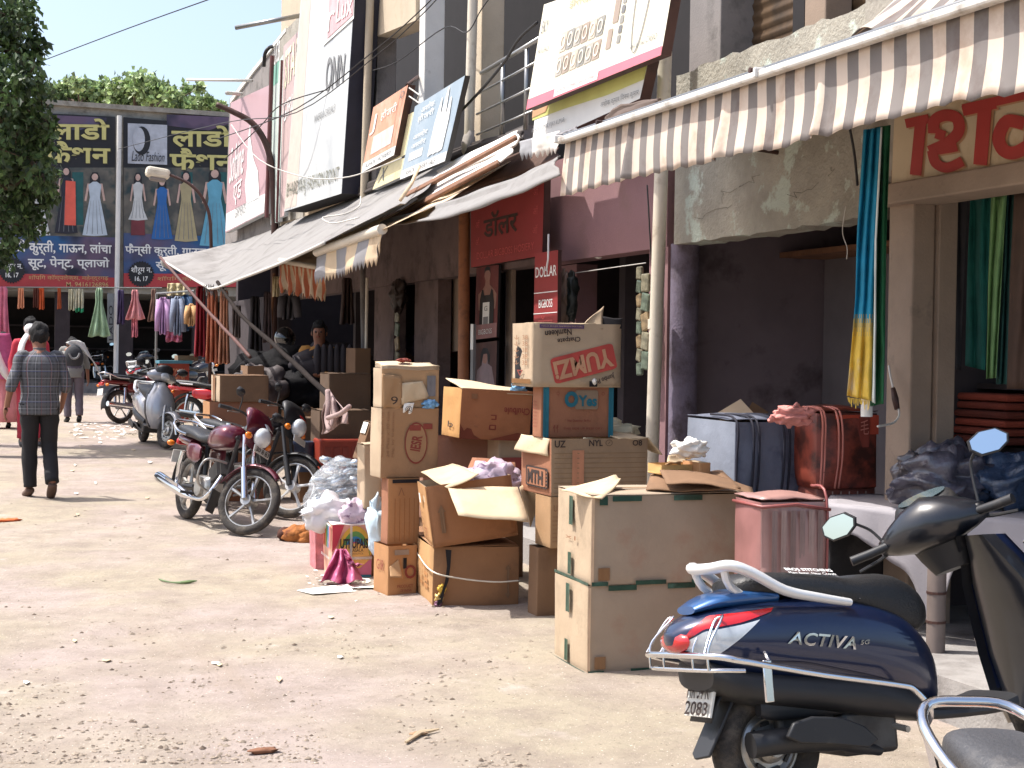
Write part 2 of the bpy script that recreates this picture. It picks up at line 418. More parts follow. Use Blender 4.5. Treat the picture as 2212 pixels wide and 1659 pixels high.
# balcony railing
rail = thing('balcony_railing', 'steel balcony railing with four rails beside the jewellery board', 'railing', pX(1120, 300, 4.85))
for (a, b) in (((1040, 158), (1175, 78)), ((1030, 204), (1170, 128)), ((1030, 247), (1165, 182)), ((1030, 291), (1160, 236))):
    mb = MB(); mb.tube([pX(*a, 4.85), pX(*b, 4.85)], .022 if a[1] == 158 else .012, 8); obj('rail', mb, m_steel, rail, smooth=True)
for x, y0, y1 in ((1087, 130, 300), (1139, 100, 280)):
    mb = MB(); mb.tube([pX(x, y0, 4.86), pX(x - 3, y1, 4.86)], .025, 8); obj('post', mb, m_steel, rail, smooth=True)
# ---- far buildings of the row
far = thing('shop_building', 'beige shop building with tall white innerwear board behind tarpaulin', 'building', (5.5, 20, 0))
mb = MB(); wallX(mb, 600, 790, 3.2, 9.6, FX, .25); obj('wall', mb, m_beige, far)
mb = MB(); wallX(mb, 600, 790, 2.4, 3.2, FX + .01, .2); obj('beam', mb, m_brownw, far)
far2 = thing('shop_building', 'pale grey shop building with faded pink board at far end of the row', 'building', (5.5, 25, 0))
cs = [pX(485, 545, FX), pX(600, 520, FX), pX(652, 0, FX), pX(652, 30, FX), pX(617, 60, FX), pX(547, 147, FX), pX(499, 214, FX)]
mb = MB(); mb.plate([pX(485, 560, FX), pX(605, 530, FX), pX(605, 74, FX), pX(547, 147, FX), pX(496, 214, FX)], .25, n=V((-1, 0, 0)))
obj('wall', mb, m_greyw, far2)
mb = MB(); mb.plate([pX(602, 480, FX-.02), pX(655, 470, FX-.02), pX(656, 25, FX-.02), pX(604, 78, FX-.02)], .3, n=V((-1, 0, 0))); obj('parapet', mb, m_conc, far2)
mb = MB(); mb.plate([pX(497, 214, FX - .03), pX(547, 147, FX - .03), pX(617, 60, FX - .03), pX(617, 68, FX - .03), pX(547, 156, FX - .03), pX(497, 223, FX - .03)], .28, n=V((-1, 0, 0)))
obj('parapet', mb, m_white, far2)
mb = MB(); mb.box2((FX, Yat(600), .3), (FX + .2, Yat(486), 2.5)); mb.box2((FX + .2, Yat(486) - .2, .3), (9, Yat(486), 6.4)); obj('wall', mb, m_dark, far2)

# ================================================================ street end: fashion store
YL = 38.6
store = thing('fashion_store_building', 'two storey fashion store with big dress billboards across the street end', 'building', (2, YL, gz(YL)))
def pL(x, y, o=0.0): return pY(x, y, YL - o)
mb = MB(); a, b = pL(-300, 300), pL(700, 300)
mb.box2((a.x, YL, 3.0), (b.x, YL + .3, 7.62)); mb.box2((a.x, YL + .3, 3.0), (b.x, YL + 9, 3.2)); mb.box2((a.x, YL + .3, 7.3), (b.x, YL + 9, 7.55))
obj('upper_wall', mb, m_conc, store)
mb = MB(); mb.box2((a.x, YL - .1, 7.62), (b.x, YL + .45, 7.74)); obj('parapet_coping', mb, m_conc, store)
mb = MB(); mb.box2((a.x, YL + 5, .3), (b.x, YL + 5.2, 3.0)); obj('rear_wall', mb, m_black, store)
mb = MB(); mb.box2((a.x, YL - .5, .2), (b.x, YL + 5, .72)); obj('plinth', mb, m_greyw, store)
for x in (120, 258, 420):
    p = pL(x, 700); mb = MB(); mb.box2((p.x, YL + .1, .7), (p.x + .35, YL + .45, 3.0)); obj('pillar', mb, m_dark, store)
for k in range(3):
    z = .95 + .62 * k; mb = MB(); mb.box2((a.x, YL + 4.2, z), (b.x, YL + 5, z + .04)); obj('shelf', mb, m_dark, store)
# ================================================================ pipes, poles
def pole(name, label, cat, pts, r, m, group=None, n=10):
    mb = MB(); mb.tube(pts, r, n); return solo(name, label, cat, mb, m, group, smooth=True, auto=60)
a = pX(1441, -20, 4.72); b = pX(1405, 985, 4.72)
dp = thing('drainpipe', 'thick cream downpipe running full height beside the purple column', 'pipe', (b.x, b.y, .2))
mb = MB(); mb.tube([a, V((b.x, b.y, .2))], .049, 14); obj('pipe', mb, m_pvc, dp, smooth=True, auto=60)
for y in (250, 700): 
    q = pX(1431 - (y - 250) * .034, y, 4.72); mb = MB(); mb.tube([q - V((0, 0, .035)), q + V((0, 0, .035))], .054, 14); obj('clamp', mb, m_pvc, dp, smooth=True, auto=60)
a = pX(1022, -20, 4.78); b = pX(1013, 300, 4.78)
dp = thing('drainpipe', 'cream downpipe in front of the beige upper pillar', 'pipe', b)
mb = MB(); mb.tube([a, b], .05, 14); obj('pipe', mb, m_pvc, dp, smooth=True, auto=60)
mb = MB(); mb.ball(b - V((0, 0, .05)), .1, 10, 8, sq=(.7, .8, 1.7), jit=.35); obj('rag', mb, mat('dirty_white_rag', s(176,168,160), .9), dp, smooth=True)
a = pX(800, -20, 4.74); b = pX(786, 440, 4.74)
pole('drainpipe', 'thin beige downpipe left of the grey upper pillar', 'pipe', [a, b], .05, m_beige)
a = pX(1003, 455, 4.7); b = pX(1001, 830, 4.7)
pole('painted_pole', 'round ochre pole standing left of the red hosiery shop door', 'pole', [a, b], .058, m_orpole)
a, b = pX(782, 500, 4.4), pX(787, 800, 4.4)
pole('shop_post', 'grey steel post under the end of the grey striped valance', 'pole', [a, b], .035, m_greyw)
pole('shop_post', 'thin pale pole just right of the grey steel post', 'pole', [pX(793, 600, 4.3), pX(790, 810, 4.3)], .018, m_pvc)
pole('shop_post', 'thin wooden post inside the dark stall under the orange valance', 'pole', [pX(592, 590, 4.3), pX(586, 700, 4.3)], .02, m_brown)
# billboard downpipe of the store
pole('billboard_pole', 'tall white pole standing between the two dress billboards', 'pole', [pL(258, 250, .35), pL(250, 806, .35)], .06, m_white)
# street lamps
def lamp(label, pts, F, r, head=None, taper=.7):
    ps = smooth_pts([pF(x, y, F) for x, y in pts], 5); base = ps[-1].copy()
    ps.append(V((base.x, base.y, gz(base.y))))
    t = thing('street_lamp', label, 'street lamp', (base.x, base.y, gz(base.y)))
    k = len(ps); mb = MB(); mb.tube(ps, [r * (taper + (1 - taper) * i / k) for i in range(k)], 10); obj('pole', mb, m_rust, t, smooth=True)
    if head:
        x0, y0, x1, y1 = head; q = pF((x0 + x1) / 2, (y0 + y1) / 2, F); px = F0 / F
        mb = MB(); w, h = (x1 - x0) / px, (y1 - y0) / px
        mb.box(q, (w, .26, h * .62), Matrix.Rotation(.12, 3, 'Y')); obj('lamp_head', mb, mat('dusty_white_lamp_casing', s(206,198,178), .5, var=.06, dirt=s(170,160,136)), t, bevel=.06)
        mb = MB(); mb.box(q - V((0, 0, h * .34)), (w * .7, .2, h * .3), Matrix.Rotation(.12, 3, 'Y')); obj('diffuser', mb, m_greyw, t, bevel=.04)
    return t
lamp('curved street lamp with dusty white head in front of the right billboard', [(362, 376), (385, 385), (410, 398), (435, 424), (452, 465), (456, 530), (456, 560)], 27, .035, (315, 356, 366, 392))
lamp('curved brown lamp pole without a head in front of the pink board', [(468, 226), (500, 240), (545, 266), (575, 312), (588, 370), (592, 440), (594, 480)], 23.2, .06)
# overhead rods with tube lights
def rod(label, a, b, X, r, m): 
    mb = MB(); mb.tube([pX(*a, X - .9), pX(*b, X)], r, 8); solo('sign_light_arm', label, 'light', mb, m, 'light arms reaching out over the signboards', smooth=True)
rod('longest grey light arm high above the innerwear board', (508, 60), (651, 33), 4.8, .035, m_steel)
rod('thin dark light arm with white tip above the pink board', (404, 172), (545, 174), 4.8, .025, m_wirel)
rod('short white light arm lowest beside the pink board', (490, 201), (522, 203), 4.8, .03, m_wirel)
# wires
def wire(label, pts, r=.006, m=m_wire, g='overhead wires'):
    mb = MB(); mb.tube(smooth_pts(pts, 5), r, 5); solo('overhead_wire', label, 'wire', mb, m, g, smooth=True)
wire('thin wire crossing the open sky at top left', [pF(90, 132, 30), pF(280, 60, 26), pF(470, -8, 22)], .01)
wire('pair of wires sagging across the innerwear board, upper one', [pX(470, 300, 3.6), pX(640, 235, 3.8), pX(810, 108, 4.3), pX(900, 30, 4.5), pX(950, -20, 4.6)], .007)
wire('pair of wires sagging across the innerwear board, lower one', [pX(255, 322, 3.4), pX(480, 266, 3.6), pX(640, 243, 3.8), pX(815, 118, 4.3), pX(905, 38, 4.5), pX(960, -20, 4.6)], .006)
wire('pale cable drooping from lamp pole to the balcony rails', [pX(500, 270, 3.6), pX(560, 345, 3.8), pX(660, 383, 4.2), pX(740, 384, 4.4), pX(800, 368, 4.5), pX(870, 340, 4.5)], .008, m_wirel)
wire('black cable rising past the blue board to the balcony', [pX(870, 340, 4.5), pX(950, 282, 4.55), pX(1020, 215, 4.6), pX(1085, 140, 4.6), pX(1120, 85, 4.6), pX(1160, 48, 4.6)], .014)
wire('loose cable loop hanging beside the cream downpipe', [pX(806, 152, 4.7), pX(860, 132, 4.7), pX(960, 60, 4.7), pX(1008, 70, 4.7), pX(1040, 20, 4.7), pX(1070, -20, 4.7)], .006)
wire('wire hanging in a loop on the grey tarpaulin', [pX(779, 425, 4.3), pX(776, 445, 4.2), pX(745, 462, 4.0), pX(697, 470, 3.8), pX(720, 482, 3.8), pX(775, 470, 3.8)], .008, m_wirel)
wire('thin line over the street lamp wires', [pF(484, 345, 22), pF(560, 275, 21), pF(610, 225, 20), pF(720, 190, 19)], .008)
wire('dangling wire below the peeling concrete band', [pX(1832, 260, 4.5), pX(1845, 330, 4.6), pX(1852, 400, 4.7)], .008)
wire('thin cord hanging from the band with a knot', [pX(1827, 445, 4.75), pX(1820, 500, 4.75), pX(1830, 535, 4.75), pX(1829, 560, 4.75)], .003, m_wirel)
wire('dark cord hanging in front of the mauve wall beside the white downpipe', [pX(1398, 400, 4.7), pX(1402, 470, 4.7), pX(1408, 580, 4.75)], .006)
# ================================================================ striped awning
aw = thing('striped_awning', 'cream and taupe striped awning with scalloped valance across the top right', 'awning', pX(1700, 150, 3.7))
AX = 3.7
ra = pX(1204, 292, AX - .06); rb = pX(2079, -5, AX - .06); rd = rb - ra
rb2 = ra + rd * 1.75
def barx(a, b, w, h):
    d = (b - a).normalized(); mb = MB(); u = V((0, 0, 1)); n = V((-1, 0, 0))
    mb.add([a + n * w * i + u * h * j for j in (0, 1) for i in (0, 1)] + [b + n * w * i + u * h * j for j in (0, 1) for i in (0, 1)],
           [(0, 1, 3, 2), (4, 6, 7, 5), (0, 4, 5, 1), (2, 3, 7, 6), (0, 2, 6, 4), (1, 5, 7, 3)]); return mb
obj('front_rail', barx(ra + V((.05, 0, -.055)), rb2 + V((.05, 0, -.055)), .055, .042), mat('white_awning_rail', s(206,202,194), .45, .1, var=.04, dirt=s(150,140,128), dscale=6), aw, bevel=.012)
mb = MB(); mb.tube([ra + V((.05, 0, .0)), rb2 + V((.05, 0, .0))], .014, 8); obj('roller', mb, m_steel, aw, smooth=True)
for t in (.0, .62, 1.3):
    q = ra.lerp(rb, t); mb = MB(); mb.box(q + V((.01, 0, -.027)), (.065, .025, .052)); obj('rail_bracket', mb, m_white, aw, bevel=.008)
bot = [(1206, 424), (1216, 418), (1228, 423), (1327, 394), (1430, 370), (1527, 352), (1600, 333), (1664, 322), (1688, 323), (1720, 308), (1847, 276), (1930, 256), (2007, 236), (2100, 214), (2212, 200), (2400, 150), (2800, 50)]
bw = [pX(x, y, AX) for x, y in bot]; bz = [(p.y, p.z) for p in bw]
def binterp(y):
    for i in range(len(bz) - 1):
        (ya, za), (yb, zb) = bz[i], bz[i + 1]
        if yb <= y <= ya: return za + (zb - za) * (ya - y) / (ya - yb)
    return bz[0][1] if y > bz[0][0] else bz[-1][1]
yS, yE = ra.y, max(rb2.y, bw[-1].y); NS = 11; per = .0855
ns = int((yS - yE) / per); nu = ns * 5
def valf(u, v):
    y = yS + (yE - yS) * u; zt = ra.z + (rb.z - ra.z) * (yS - y) / (yS - rb.y) - .035
    ph = (yS - y) / per
    zb = binterp(y) - .012 * (1 - abs(math.sin(ph * math.pi / 2))) + .008 * nz((y, 0, 0), 9)
    fold = .006 * math.sin(ph * .9 + 2 * nz((y, 2, 0), 2)) + .035 * nz((y * 1.1, v * 1.2, 0), 1) + .003 * math.sin(ph * 3.1)
    crease = sum(.05 * math.exp(-((y - c) / .03) ** 2) for c in (yS - .99, yS - 3.0, yS - 2.1))
    return V((AX + .0 + v * (fold - crease) - .015 * v, y, zt + (zb - zt) * v))
mb = MB(); mb.grid(valf, nu, 10, mi=lambda i, j: (i // 5) % 2)
obj('valance', mb, [m_stc, m_stg], aw, smooth=True, solid=.003)
# returning end flap of the valance at its left end
mb = MB()
mb.grid(lambda u, v: V((AX + .28 * u + .03 * math.sin(u * 9), yS + .01 + .05 * v * math.sin(u * 6), ra.z - .07 + .12 * u + (binterp(yS) - ra.z + .1) * v * (1 - .15 * u))), 14, 6, mi=lambda i, j: (i // 5) % 2)
obj('side_flap', mb, [m_stc, m_stg], aw, smooth=True, solid=.003)
# roof cloth from rail to wall; slack and bunched toward the near end
yb_ = Yat(1740, AX)
def rooff(u, v):
    y = yS + (yE - yS) * u; zt = ra.z + (rb.z - ra.z) * (yS - y) / (yS - rb.y)
    far_ = max(0, min(1, (yb_ - y) / .25)); zw = 3.2 + far_ * .55
    return V((AX + (FX - AX) * v, y, zt + (zw - zt) * v - .05 * math.sin(v * math.pi) * (1 - far_) + far_ * (.09 * math.sin(v * 3.1) + .07 * nz((y * 3, v * 3, 0), 1.3))))
mb = MB(); mb.grid(rooff, nu, 8, mi=lambda i, j: (i // 5) % 2); obj('roof_cloth', mb, [m_stc, m_stg], aw, smooth=True, solid=.003)
mb = MB(); mb.tube([pX(1850, 8, 4.88), pX(1862, 30, 4.7)], .05, 8)
for t in (.15, .6, 1.1):
    q = ra.lerp(rb, t); m2 = MB(); m2.tube([q, V((FX, q.y, 2.9))], .014, 6); obj('arm', m2, m_rust, aw)
# ================================================================ big grey tarpaulin
def sheet(name, label, cat, outer, inner, m, nu=40, nv=14, sag=.12, wr=.05, group=None, parent=None, hem=None):
    def samp(L, u):
        k = u * (len(L) - 1); i = min(int(k), len(L) - 2); return L[i].lerp(L[i + 1], k - i)
    outer = smooth_pts(outer, 6); inner = smooth_pts(inner, 6)
    def fn(u, v):
        a, b = samp(outer, u), samp(inner, u); p = a.lerp(b, v)
        e = math.sin(v * math.pi)
        return p + V((0, 0, -sag * e + wr * e * nz(p, 1.3) + .4 * wr * e * nz(p, 4)))
    mb = MB(); mb.grid(fn, nu, nv)
    if parent: return obj(name, mb, m, parent, smooth=True, solid=.004)
    return solo(name, label, cat, mb, m, group, smooth=True, solid=.004)
tp = thing('tarpaulin', 'large grey tarpaulin stretched from wall to bamboo pole over the far stall', 'tarpaulin', pX(600, 520, 4))
sheet('tarpaulin_sheet', '', '', [pX(347, 562, 3.25), pX(400, 592, 3.25), pX(436, 613, 3.25), pX(462, 622, 3.22), pX(520, 600, 3.2), pX(600, 569, 3.2), pX(690, 528, 3.2), pX(760, 492, 3.2), pX(830, 458, 3.3)],
      [pX(348, 556, 3.35), pX(430, 542, 4.0), pX(500, 524, 4.8), pX(560, 507, 4.8), pX(620, 482, 4.85), pX(757, 430, 4.85), pX(850, 392, 4.85), pX(930, 357, 4.85), pX(985, 335, 4.85)], m_tarp, 60, 16, .1, .09, parent=tp)
mb = MB(); mb.tube(smooth_pts([pX(352, 563, 3.2), pX(436, 614, 3.2), pX(462, 623, 3.18), pX(520, 602, 3.17), pX(600, 571, 3.17), pX(700, 525, 3.17)], 5), .018, 6)
obj('rope_hem', mb, m_wirel, tp, smooth=True)
mb = MB()
for i in range(26):
    x = 452 + R.uniform(-14, 34); q = pX(x, 618 + R.uniform(-4, 8), 3.18); mb.tube([q, q + V((R.uniform(-.03, .03), R.uniform(-.15, .15), -R.uniform(.06, .2)))], .005, 3)
obj('frayed_edge', mb, m_wire, tp)
# bamboo poles
def bamboo(label, pts, X, r, m):
    ps = [pX(x, y, xx) for (x, y), xx in zip(pts, X)]; ps = smooth_pts(ps, 6); mb = MB(); n = len(ps)
    mb.tube([p + V((0, .012 * nz(p, 2), .012 * nz(p, 3))) for p in ps], [r * (1 + .12 * (i % 5 == 0)) for i in range(n)], 8)
    return solo('bamboo_pole', label, 'pole', mb, m, 'poles propping the tarpaulin', smooth=True)
bamboo('reddish bamboo pole slanting down from the far tip of the tarpaulin', [(346, 556), (420, 640), (480, 705), (540, 770)], [3.2, 3.1, 3.05, 3.0], .02, mat('red_brown_bamboo', s(80,46,38), .7, var=.2, vs=8))
bamboo('long dark bamboo pole slanting down to the knotted grey cloth', [(470, 610), (520, 680), (600, 752), (700, 845), (728, 874)], [3.2, 3.1, 2.95, 2.75, 2.66], .022, mat('dark_bamboo', s(38,32,29), .9, spec=.1, var=.25, vs=8))
# cloth knotted at the pole foot
kc = thing('knotted_cloth', 'mauve grey cloth knotted round the foot of the long bamboo pole', 'cloth', pX(715, 925, 2.85))
m_kc = mat('mauve_grey_cloth', s(150,128,124), .9, var=.1, bump=.3)
def kfn(u, v):
    xl = 707 + (693 - 707) * v ** .6 + 3 * math.sin(v * 9); xr2 = 712 + (752 - 712) * min(1, v * 1.5)
    y = 845 + 92 * v * (1 - .22 * u * 1.2) + 4 * math.sin(u * 7)
    return pX(xl + (xr2 - xl) * u, y, 2.62 - .05 * math.sin(u * 11 + v * 4) * min(1, v * 3))
mb = MB(); mb.grid(kfn, 26, 18); obj('hanging_cloth', mb, m_kc, kc, smooth=True, solid=.005)
mb = MB(); mb.tube(smooth_pts([pX(708, 843, 2.56), pX(709, 880, 2.55), pX(706, 905, 2.54), pX(712, 930, 2.53)], 5), [.02] * 15 + [.008], 7)
mb.tube(smooth_pts([pX(755, 878, 2.56), pX(735, 893, 2.54), pX(708, 903, 2.53)], 5), .018, 7); obj('knot', mb, m_kc, kc, smooth=True)
# ================================================================ cream awning A (orange striped valance)
awA = thing('awning', 'cream awning with orange striped saw tooth valance over the stall', 'awning', pX(650, 580, 3.5))
A0, A1 = pX(604, 563, 3.35), pX(704, 581, 3.7)
sheet('roof_cloth', '', '', [A0, A0.lerp(A1, .5), A1], [pX(800, 462, 4.8), pX(830, 450, 4.8), pX(860, 440, 4.8)], m_creamc, 20, 10, .02, .03, parent=awA)
mb = MB(); mb.tube([A0, A1], .03, 8); obj('front_rail', mb, m_pvc, awA, smooth=True)
def toothed(name, a, b, bl, br, n, mats, parent, teeth, depth, wav=.03, nsub=4, amp=None, per_=2):
    a, b, bl, br = V(a), V(b), V(bl), V(br); nn = (b - a).cross(V((0, 0, 1))).normalized()
    def fn(u, v):
        p = a.lerp(b, u).lerp(bl.lerp(br, u), v)
        t = (u * teeth) % 1.0; z = -depth * (1 - abs(2 * t - 1)) * (v > .99) 
        return p + V((0, 0, z)) + nn * wav * v * math.sin(u * n * 1.7 + v) + nn * wav * v * nz((u * 5, v * 2, 0), 1)
    N = max(n * nsub, teeth * 4); mb = MB(); mb.grid(fn, N, 8, mi=lambda i, j: int(i / N * n) % per_ if len(mats) > 1 else 0)
    return obj(name, mb, mats, parent, smooth=True, solid=.003)
toothed('valance', A0 - V((0, 0, .02)), A1 - V((0, 0, .02)), pX(611, 622, 3.35), pX(703, 640, 3.7), 22, [m_org, m_creamc], awA, 17, .07, .04)
mb = MB(); mb.grid(lambda u, v: pX(604 + 8 * u + 4 * math.sin(v * 9), 580 + 52 * v, 3.4 + .1 * u), 4, 8); obj('side_flap', mb, m_creamc, awA, smooth=True, solid=.003)
# ---- cream awning B (grey striped valance)
awB = thing('awning', 'cream awning with broad grey and cream striped saw tooth valance', 'awning', pX(760, 530, 3.4))
B0, B1 = pX(685, 545, 3.3), pX(826, 495, 3.3)
sheet('roof_cloth', '', '', [B0, B0.lerp(B1, .5), B1, pX(860, 480, 3.4)], [pX(905, 428, 4.8), pX(985, 395, 4.8), pX(1060, 365, 4.8), pX(1128, 332, 4.8)], m_creamc, 24, 10, .03, .04, parent=awB)
mb = MB(); mb.tube([B0, B1], .045, 10); obj('front_rail', mb, m_pvc, awB, smooth=True, auto=60)
toothed('valance', B0 - V((0, 0, .03)), B1 - V((0, 0, .03)), pX(684, 602, 3.3), pX(812, 558, 3.3), 6, [m_lgr, m_creamc], awB, 20, .06, .02, 12)
mb = MB(); mb.grid(lambda u, v: pX(812 + 12 * (1 - v) * 1.0 + 4 * u + 3 * math.sin(v * 8), 496 + 66 * v - 30 * v * u, 3.3 + .2 * u), 6, 8); obj('side_flap', mb, m_lgr, awB, smooth=True, solid=.003)
# ---- white sheets, planks and the long grey strip
m_whs = mat('sunlit_white_sheet', s(232,228,220), .7, var=.04, dirt=s(190,180,168), dscale=2)
def strip(name, label, cat, top, botm, m, X0=4.3, X1=4.3, group=None, t=.01, wr=.01):
    top = smooth_pts([pX(x, y, X0) for x, y in top], 5); bo = smooth_pts([pX(x, y, X1) for x, y in botm], 5)
    def samp(L, u): k = u * (len(L) - 1); i = min(int(k), len(L) - 2); return L[i].lerp(L[i + 1], k - i)
    mb = MB(); mb.grid(lambda u, v: samp(top, u).lerp(samp(bo, u), v) + V((-wr * math.sin(v * 7 + u * 5) - .5 * wr * math.sin(v * 17), 0, wr * nz((u * 7, v * 2, 0)))), 40, 8)
    return solo(name, label, cat, mb, m, group, smooth=True, solid=t)
strip('plastic_sheet', 'narrow bright white sheet on the stall roof beside the balcony foot', 'sheet', [(800, 445), (900, 395), (1000, 340), (1100, 291), (1118, 283)], [(800, 462), (905, 413), (1000, 366), (1100, 322), (1122, 296)], m_whs, 4.6, 4.35)
strip('plastic_sheet', 'white folded sheet under a brown batten on the stall roof', 'sheet', [(900, 420), (990, 372), (1060, 340), (1112, 312)], [(905, 440), (985, 401), (1060, 362), (1106, 330)], m_whs, 4.4, 4.15)
strip('cloth_strip', 'long sagging grey tarpaulin strip ending under the striped awning', 'tarpaulin', [(826, 482), (900, 458), (1000, 428), (1100, 390), (1160, 362), (1206, 338)], [(832, 487), (900, 483), (985, 465), (1060, 440), (1130, 410), (1206, 378)], m_tarp, 3.85, 3.6, wr=.02)
strip('wooden_batten', 'brown wooden batten along the upper edge of the white sheets', 'batten', [(850, 436), (960, 380), (1118, 296)], [(850, 443), (960, 387), (1118, 302)], m_brown, 4.3, 4.25, 'battens on the stall roof', .03, 0)
strip('wooden_batten', 'dark wooden batten under the cream awning cloth', 'batten', [(840, 478), (960, 412), (1080, 350)], [(842, 486), (960, 421), (1080, 358)], m_brown, 4.1, 4.05, 'battens on the stall roof', .03, 0)
strip('roof_boarding', 'dark brown boarding under the stall roof sheets', 'boards', [(860, 470), (990, 400), (1120, 330), (1206, 320)], [(835, 492), (980, 425), (1100, 385), (1206, 342)], mat('dark_brown_boarding', s(84,62,52), .9, var=.2), 4.7, 4.5, wr=.01)
mb = MB(); mb.tube([pX(905, 360, 4.3), pX(890, 395, 4.2), pX(865, 432, 4.0)], .018, 7); solo('tie_pole', 'short pale pole tying the stall roof to the downpipe', 'pole', mb, m_creamc, smooth=True)
vt = thing('valance', 'small grey and white saw tooth valance left of the striped awning', 'valance', pX(1160, 310, 4.2))
toothed('valance_cloth', pX(1122, 306, 4.2), pX(1210, 282, 4.2), pX(1128, 334, 4.2), pX(1204, 316, 4.2), 3, [mat('darker_grey_sheet', s(140,140,142), .8), m_whs, m_whs], vt, 8, .06, .015, 12, per_=3)
strip('rag', 'brown and grey rags lying along the awning rail below the shop banner', 'rag', [(1206, 292), (1240, 280), (1243, 272)], [(1208, 300), (1236, 291), (1246, 286)], mat('grey_rag', s(120,118,120), .9), 3.75, 3.7, 'rags on the awning rail')
strip('rag', 'dark brown rags lying along the awning rail nearest the white downpipe', 'rag', [(1312, 256), (1345, 228), (1425, 216)], [(1316, 268), (1350, 252), (1425, 222)], mat('brown_rag', s(86,72,64), .9), 3.8, 3.75, 'rags on the awning rail')
strip('wooden_batten', 'dark timber running along the foot of the two small shop boards', 'batten', [(775, 408), (870, 368), (1000, 318), (1130, 288)], [(778, 424), (872, 388), (1000, 338), (1130, 302)], mat('black_timber', s(50,42,38), .9), 4.8, 4.75, 'battens on the stall roof', .03)
# ================================================================ hanging dupattas at the cream column
du = thing('hanging_scarves', 'blue to yellow and green scarves hanging in front of the cream column', 'scarves', pX(1880, 870, 4.3))
def drape(name, L, Rr, X, mats, splits, par=None, nf=5, amp=.02, n=36, sd=0):
    # L / Rr: lists of (x,y) down the left and right edges
    def samp(P, v): k = v * (len(P) - 1); i = min(int(k), len(P) - 2); f = k - i; return (P[i][0] * (1 - f) + P[i + 1][0] * f, P[i][1] * (1 - f) + P[i + 1][1] * f)
    def fn(u, v):
        a, b = samp(L, v), samp(Rr, v)
        return pX(a[0] + (b[0] - a[0]) * u, a[1] + (b[1] - a[1]) * u, X - amp * (1 + math.sin(u * nf * 2 * math.pi + 2 * math.sin(v * 2 + sd))) - .01 * nz((u * 4, v * 6, sd)))
    mb = MB(); N = n; 
    def mi(i, j):
        t = (j + .5) / N + .02 * math.sin(i * 2.3)
        for k, sv in enumerate(splits):
            if t < sv: return k
        return len(splits)
    mb.grid(fn, 30, N, mi=mi)
    if par is None: return mb
    return obj(name, mb, mats, par, smooth=True, solid=.002)
m_blue = mat('bright_blue_scarf', s(20,140,176), .7, var=.15, vs=8, dirt=s(150,200,200), dscale=7, dlo=.68, dhi=.7, trl=.3)
m_yel = mat('yellow_scarf', s(222,190,78), .8, var=.12, vs=9, dirt=s(216,200,170), dscale=5, trl=.3)
m_yel2 = mat('olive_fade_scarf', s(196,176,110), .8, var=.12, trl=.3)
m_grn = mat('green_scarf', s(34,104,66), .75, var=.2, vs=6, dirt=s(176,200,180), dscale=6, dlo=.7, dhi=.72, trl=.3)
drape('blue_yellow_scarf', [(1866, 280), (1852, 500), (1848, 640), (1838, 760), (1829, 855)], [(1902, 275), (1892, 480), (1886, 640), (1884, 760), (1882, 866)], 4.3, [m_blue, m_yel2, m_yel], [.6, .66], du, 2.3, .014, 50)
drape('green_scarf', [(1890, 275), (1888, 480), (1884, 640), (1884, 760), (1880, 878)], [(1924, 270), (1916, 480), (1912, 640), (1911, 760), (1908, 872)], 4.36, [m_grn], [], du, 1.6, .014, 40, 2)
drape('white_edge', [(1903, 275), (1890, 520), (1888, 700), (1884, 868)], [(1906, 275), (1894, 520), (1892, 700), (1890, 872)], 4.26, [mat('white_scarf_edge', s(198,206,198), .8)], [], du, 1, .01, 30, 3)
mb = MB()
for i in range(16):
    q = pX(1832 + 3.1 * i, 858 + .5 * i, 4.27); mb.tube([q, q + V((0, R.uniform(-.01, .01), -R.uniform(.02, .05)))], .003, 3)
obj('tassels', mb, m_yel, du)
pole('clothes_pole', 'white pole stub showing below the hanging scarves', 'pole', [pX(1878, 600, 4.4), pX(1872, 900, 4.4)], .03, m_white)
# fabrics hanging in the right shop
fb = lambda nm, c: mat(nm, c, .8, var=.15, vs=7)
for nm, lab, L_, R_, c, X in (
    ('hanging_fabric', 'black fabric length hanging leftmost inside the right shop', [(2030, 420), (2024, 560), (2012, 790)], [(2092, 420), (2084, 600), (2076, 800)], s(36,34,38), 5.25),
    ('hanging_fabric', 'dark teal fabric length hanging beside the black one', [(2096, 420), (2090, 600), (2086, 790)], [(2142, 420), (2134, 600), (2128, 800)], s(16,92,82), 5.15),
    ('hanging_fabric', 'pale green fabric length hanging in the right shop', [(2142, 420), (2136, 600), (2130, 818)], [(2174, 420), (2164, 600), (2152, 816)], s(104,140,88), 5.05),
    ('hanging_fabric', 'deep green fabric length hanging right of the pale green one', [(2172, 420), (2162, 600), (2152, 830)], [(2196, 420), (2186, 600), (2176, 830)], s(24,70,66), 5.1),
    ('hanging_fabric', 'brown crocheted fabric hanging at the right edge', [(2192, 415), (2182, 600), (2176, 840)], [(2260, 415), (2250, 600), (2240, 840)], s(70,50,38), 5.0),
    ('hanging_fabric', 'thin grey curtain hanging beside the door jamb', [(2004, 430), (2002, 560), (1998, 780)], [(2022, 430), (2016, 560), (2010, 780)], s(90,80,80), 5.4)):
    mb = drape('x', L_, R_, X, None, [], None, 1.7, .015, 24, len(lab))
    solo(nm, lab, 'fabric', mb, fb(lab[:20].replace(' ', '_'), c), 'fabric lengths hanging in the right shop', smooth=True, solid=.003)
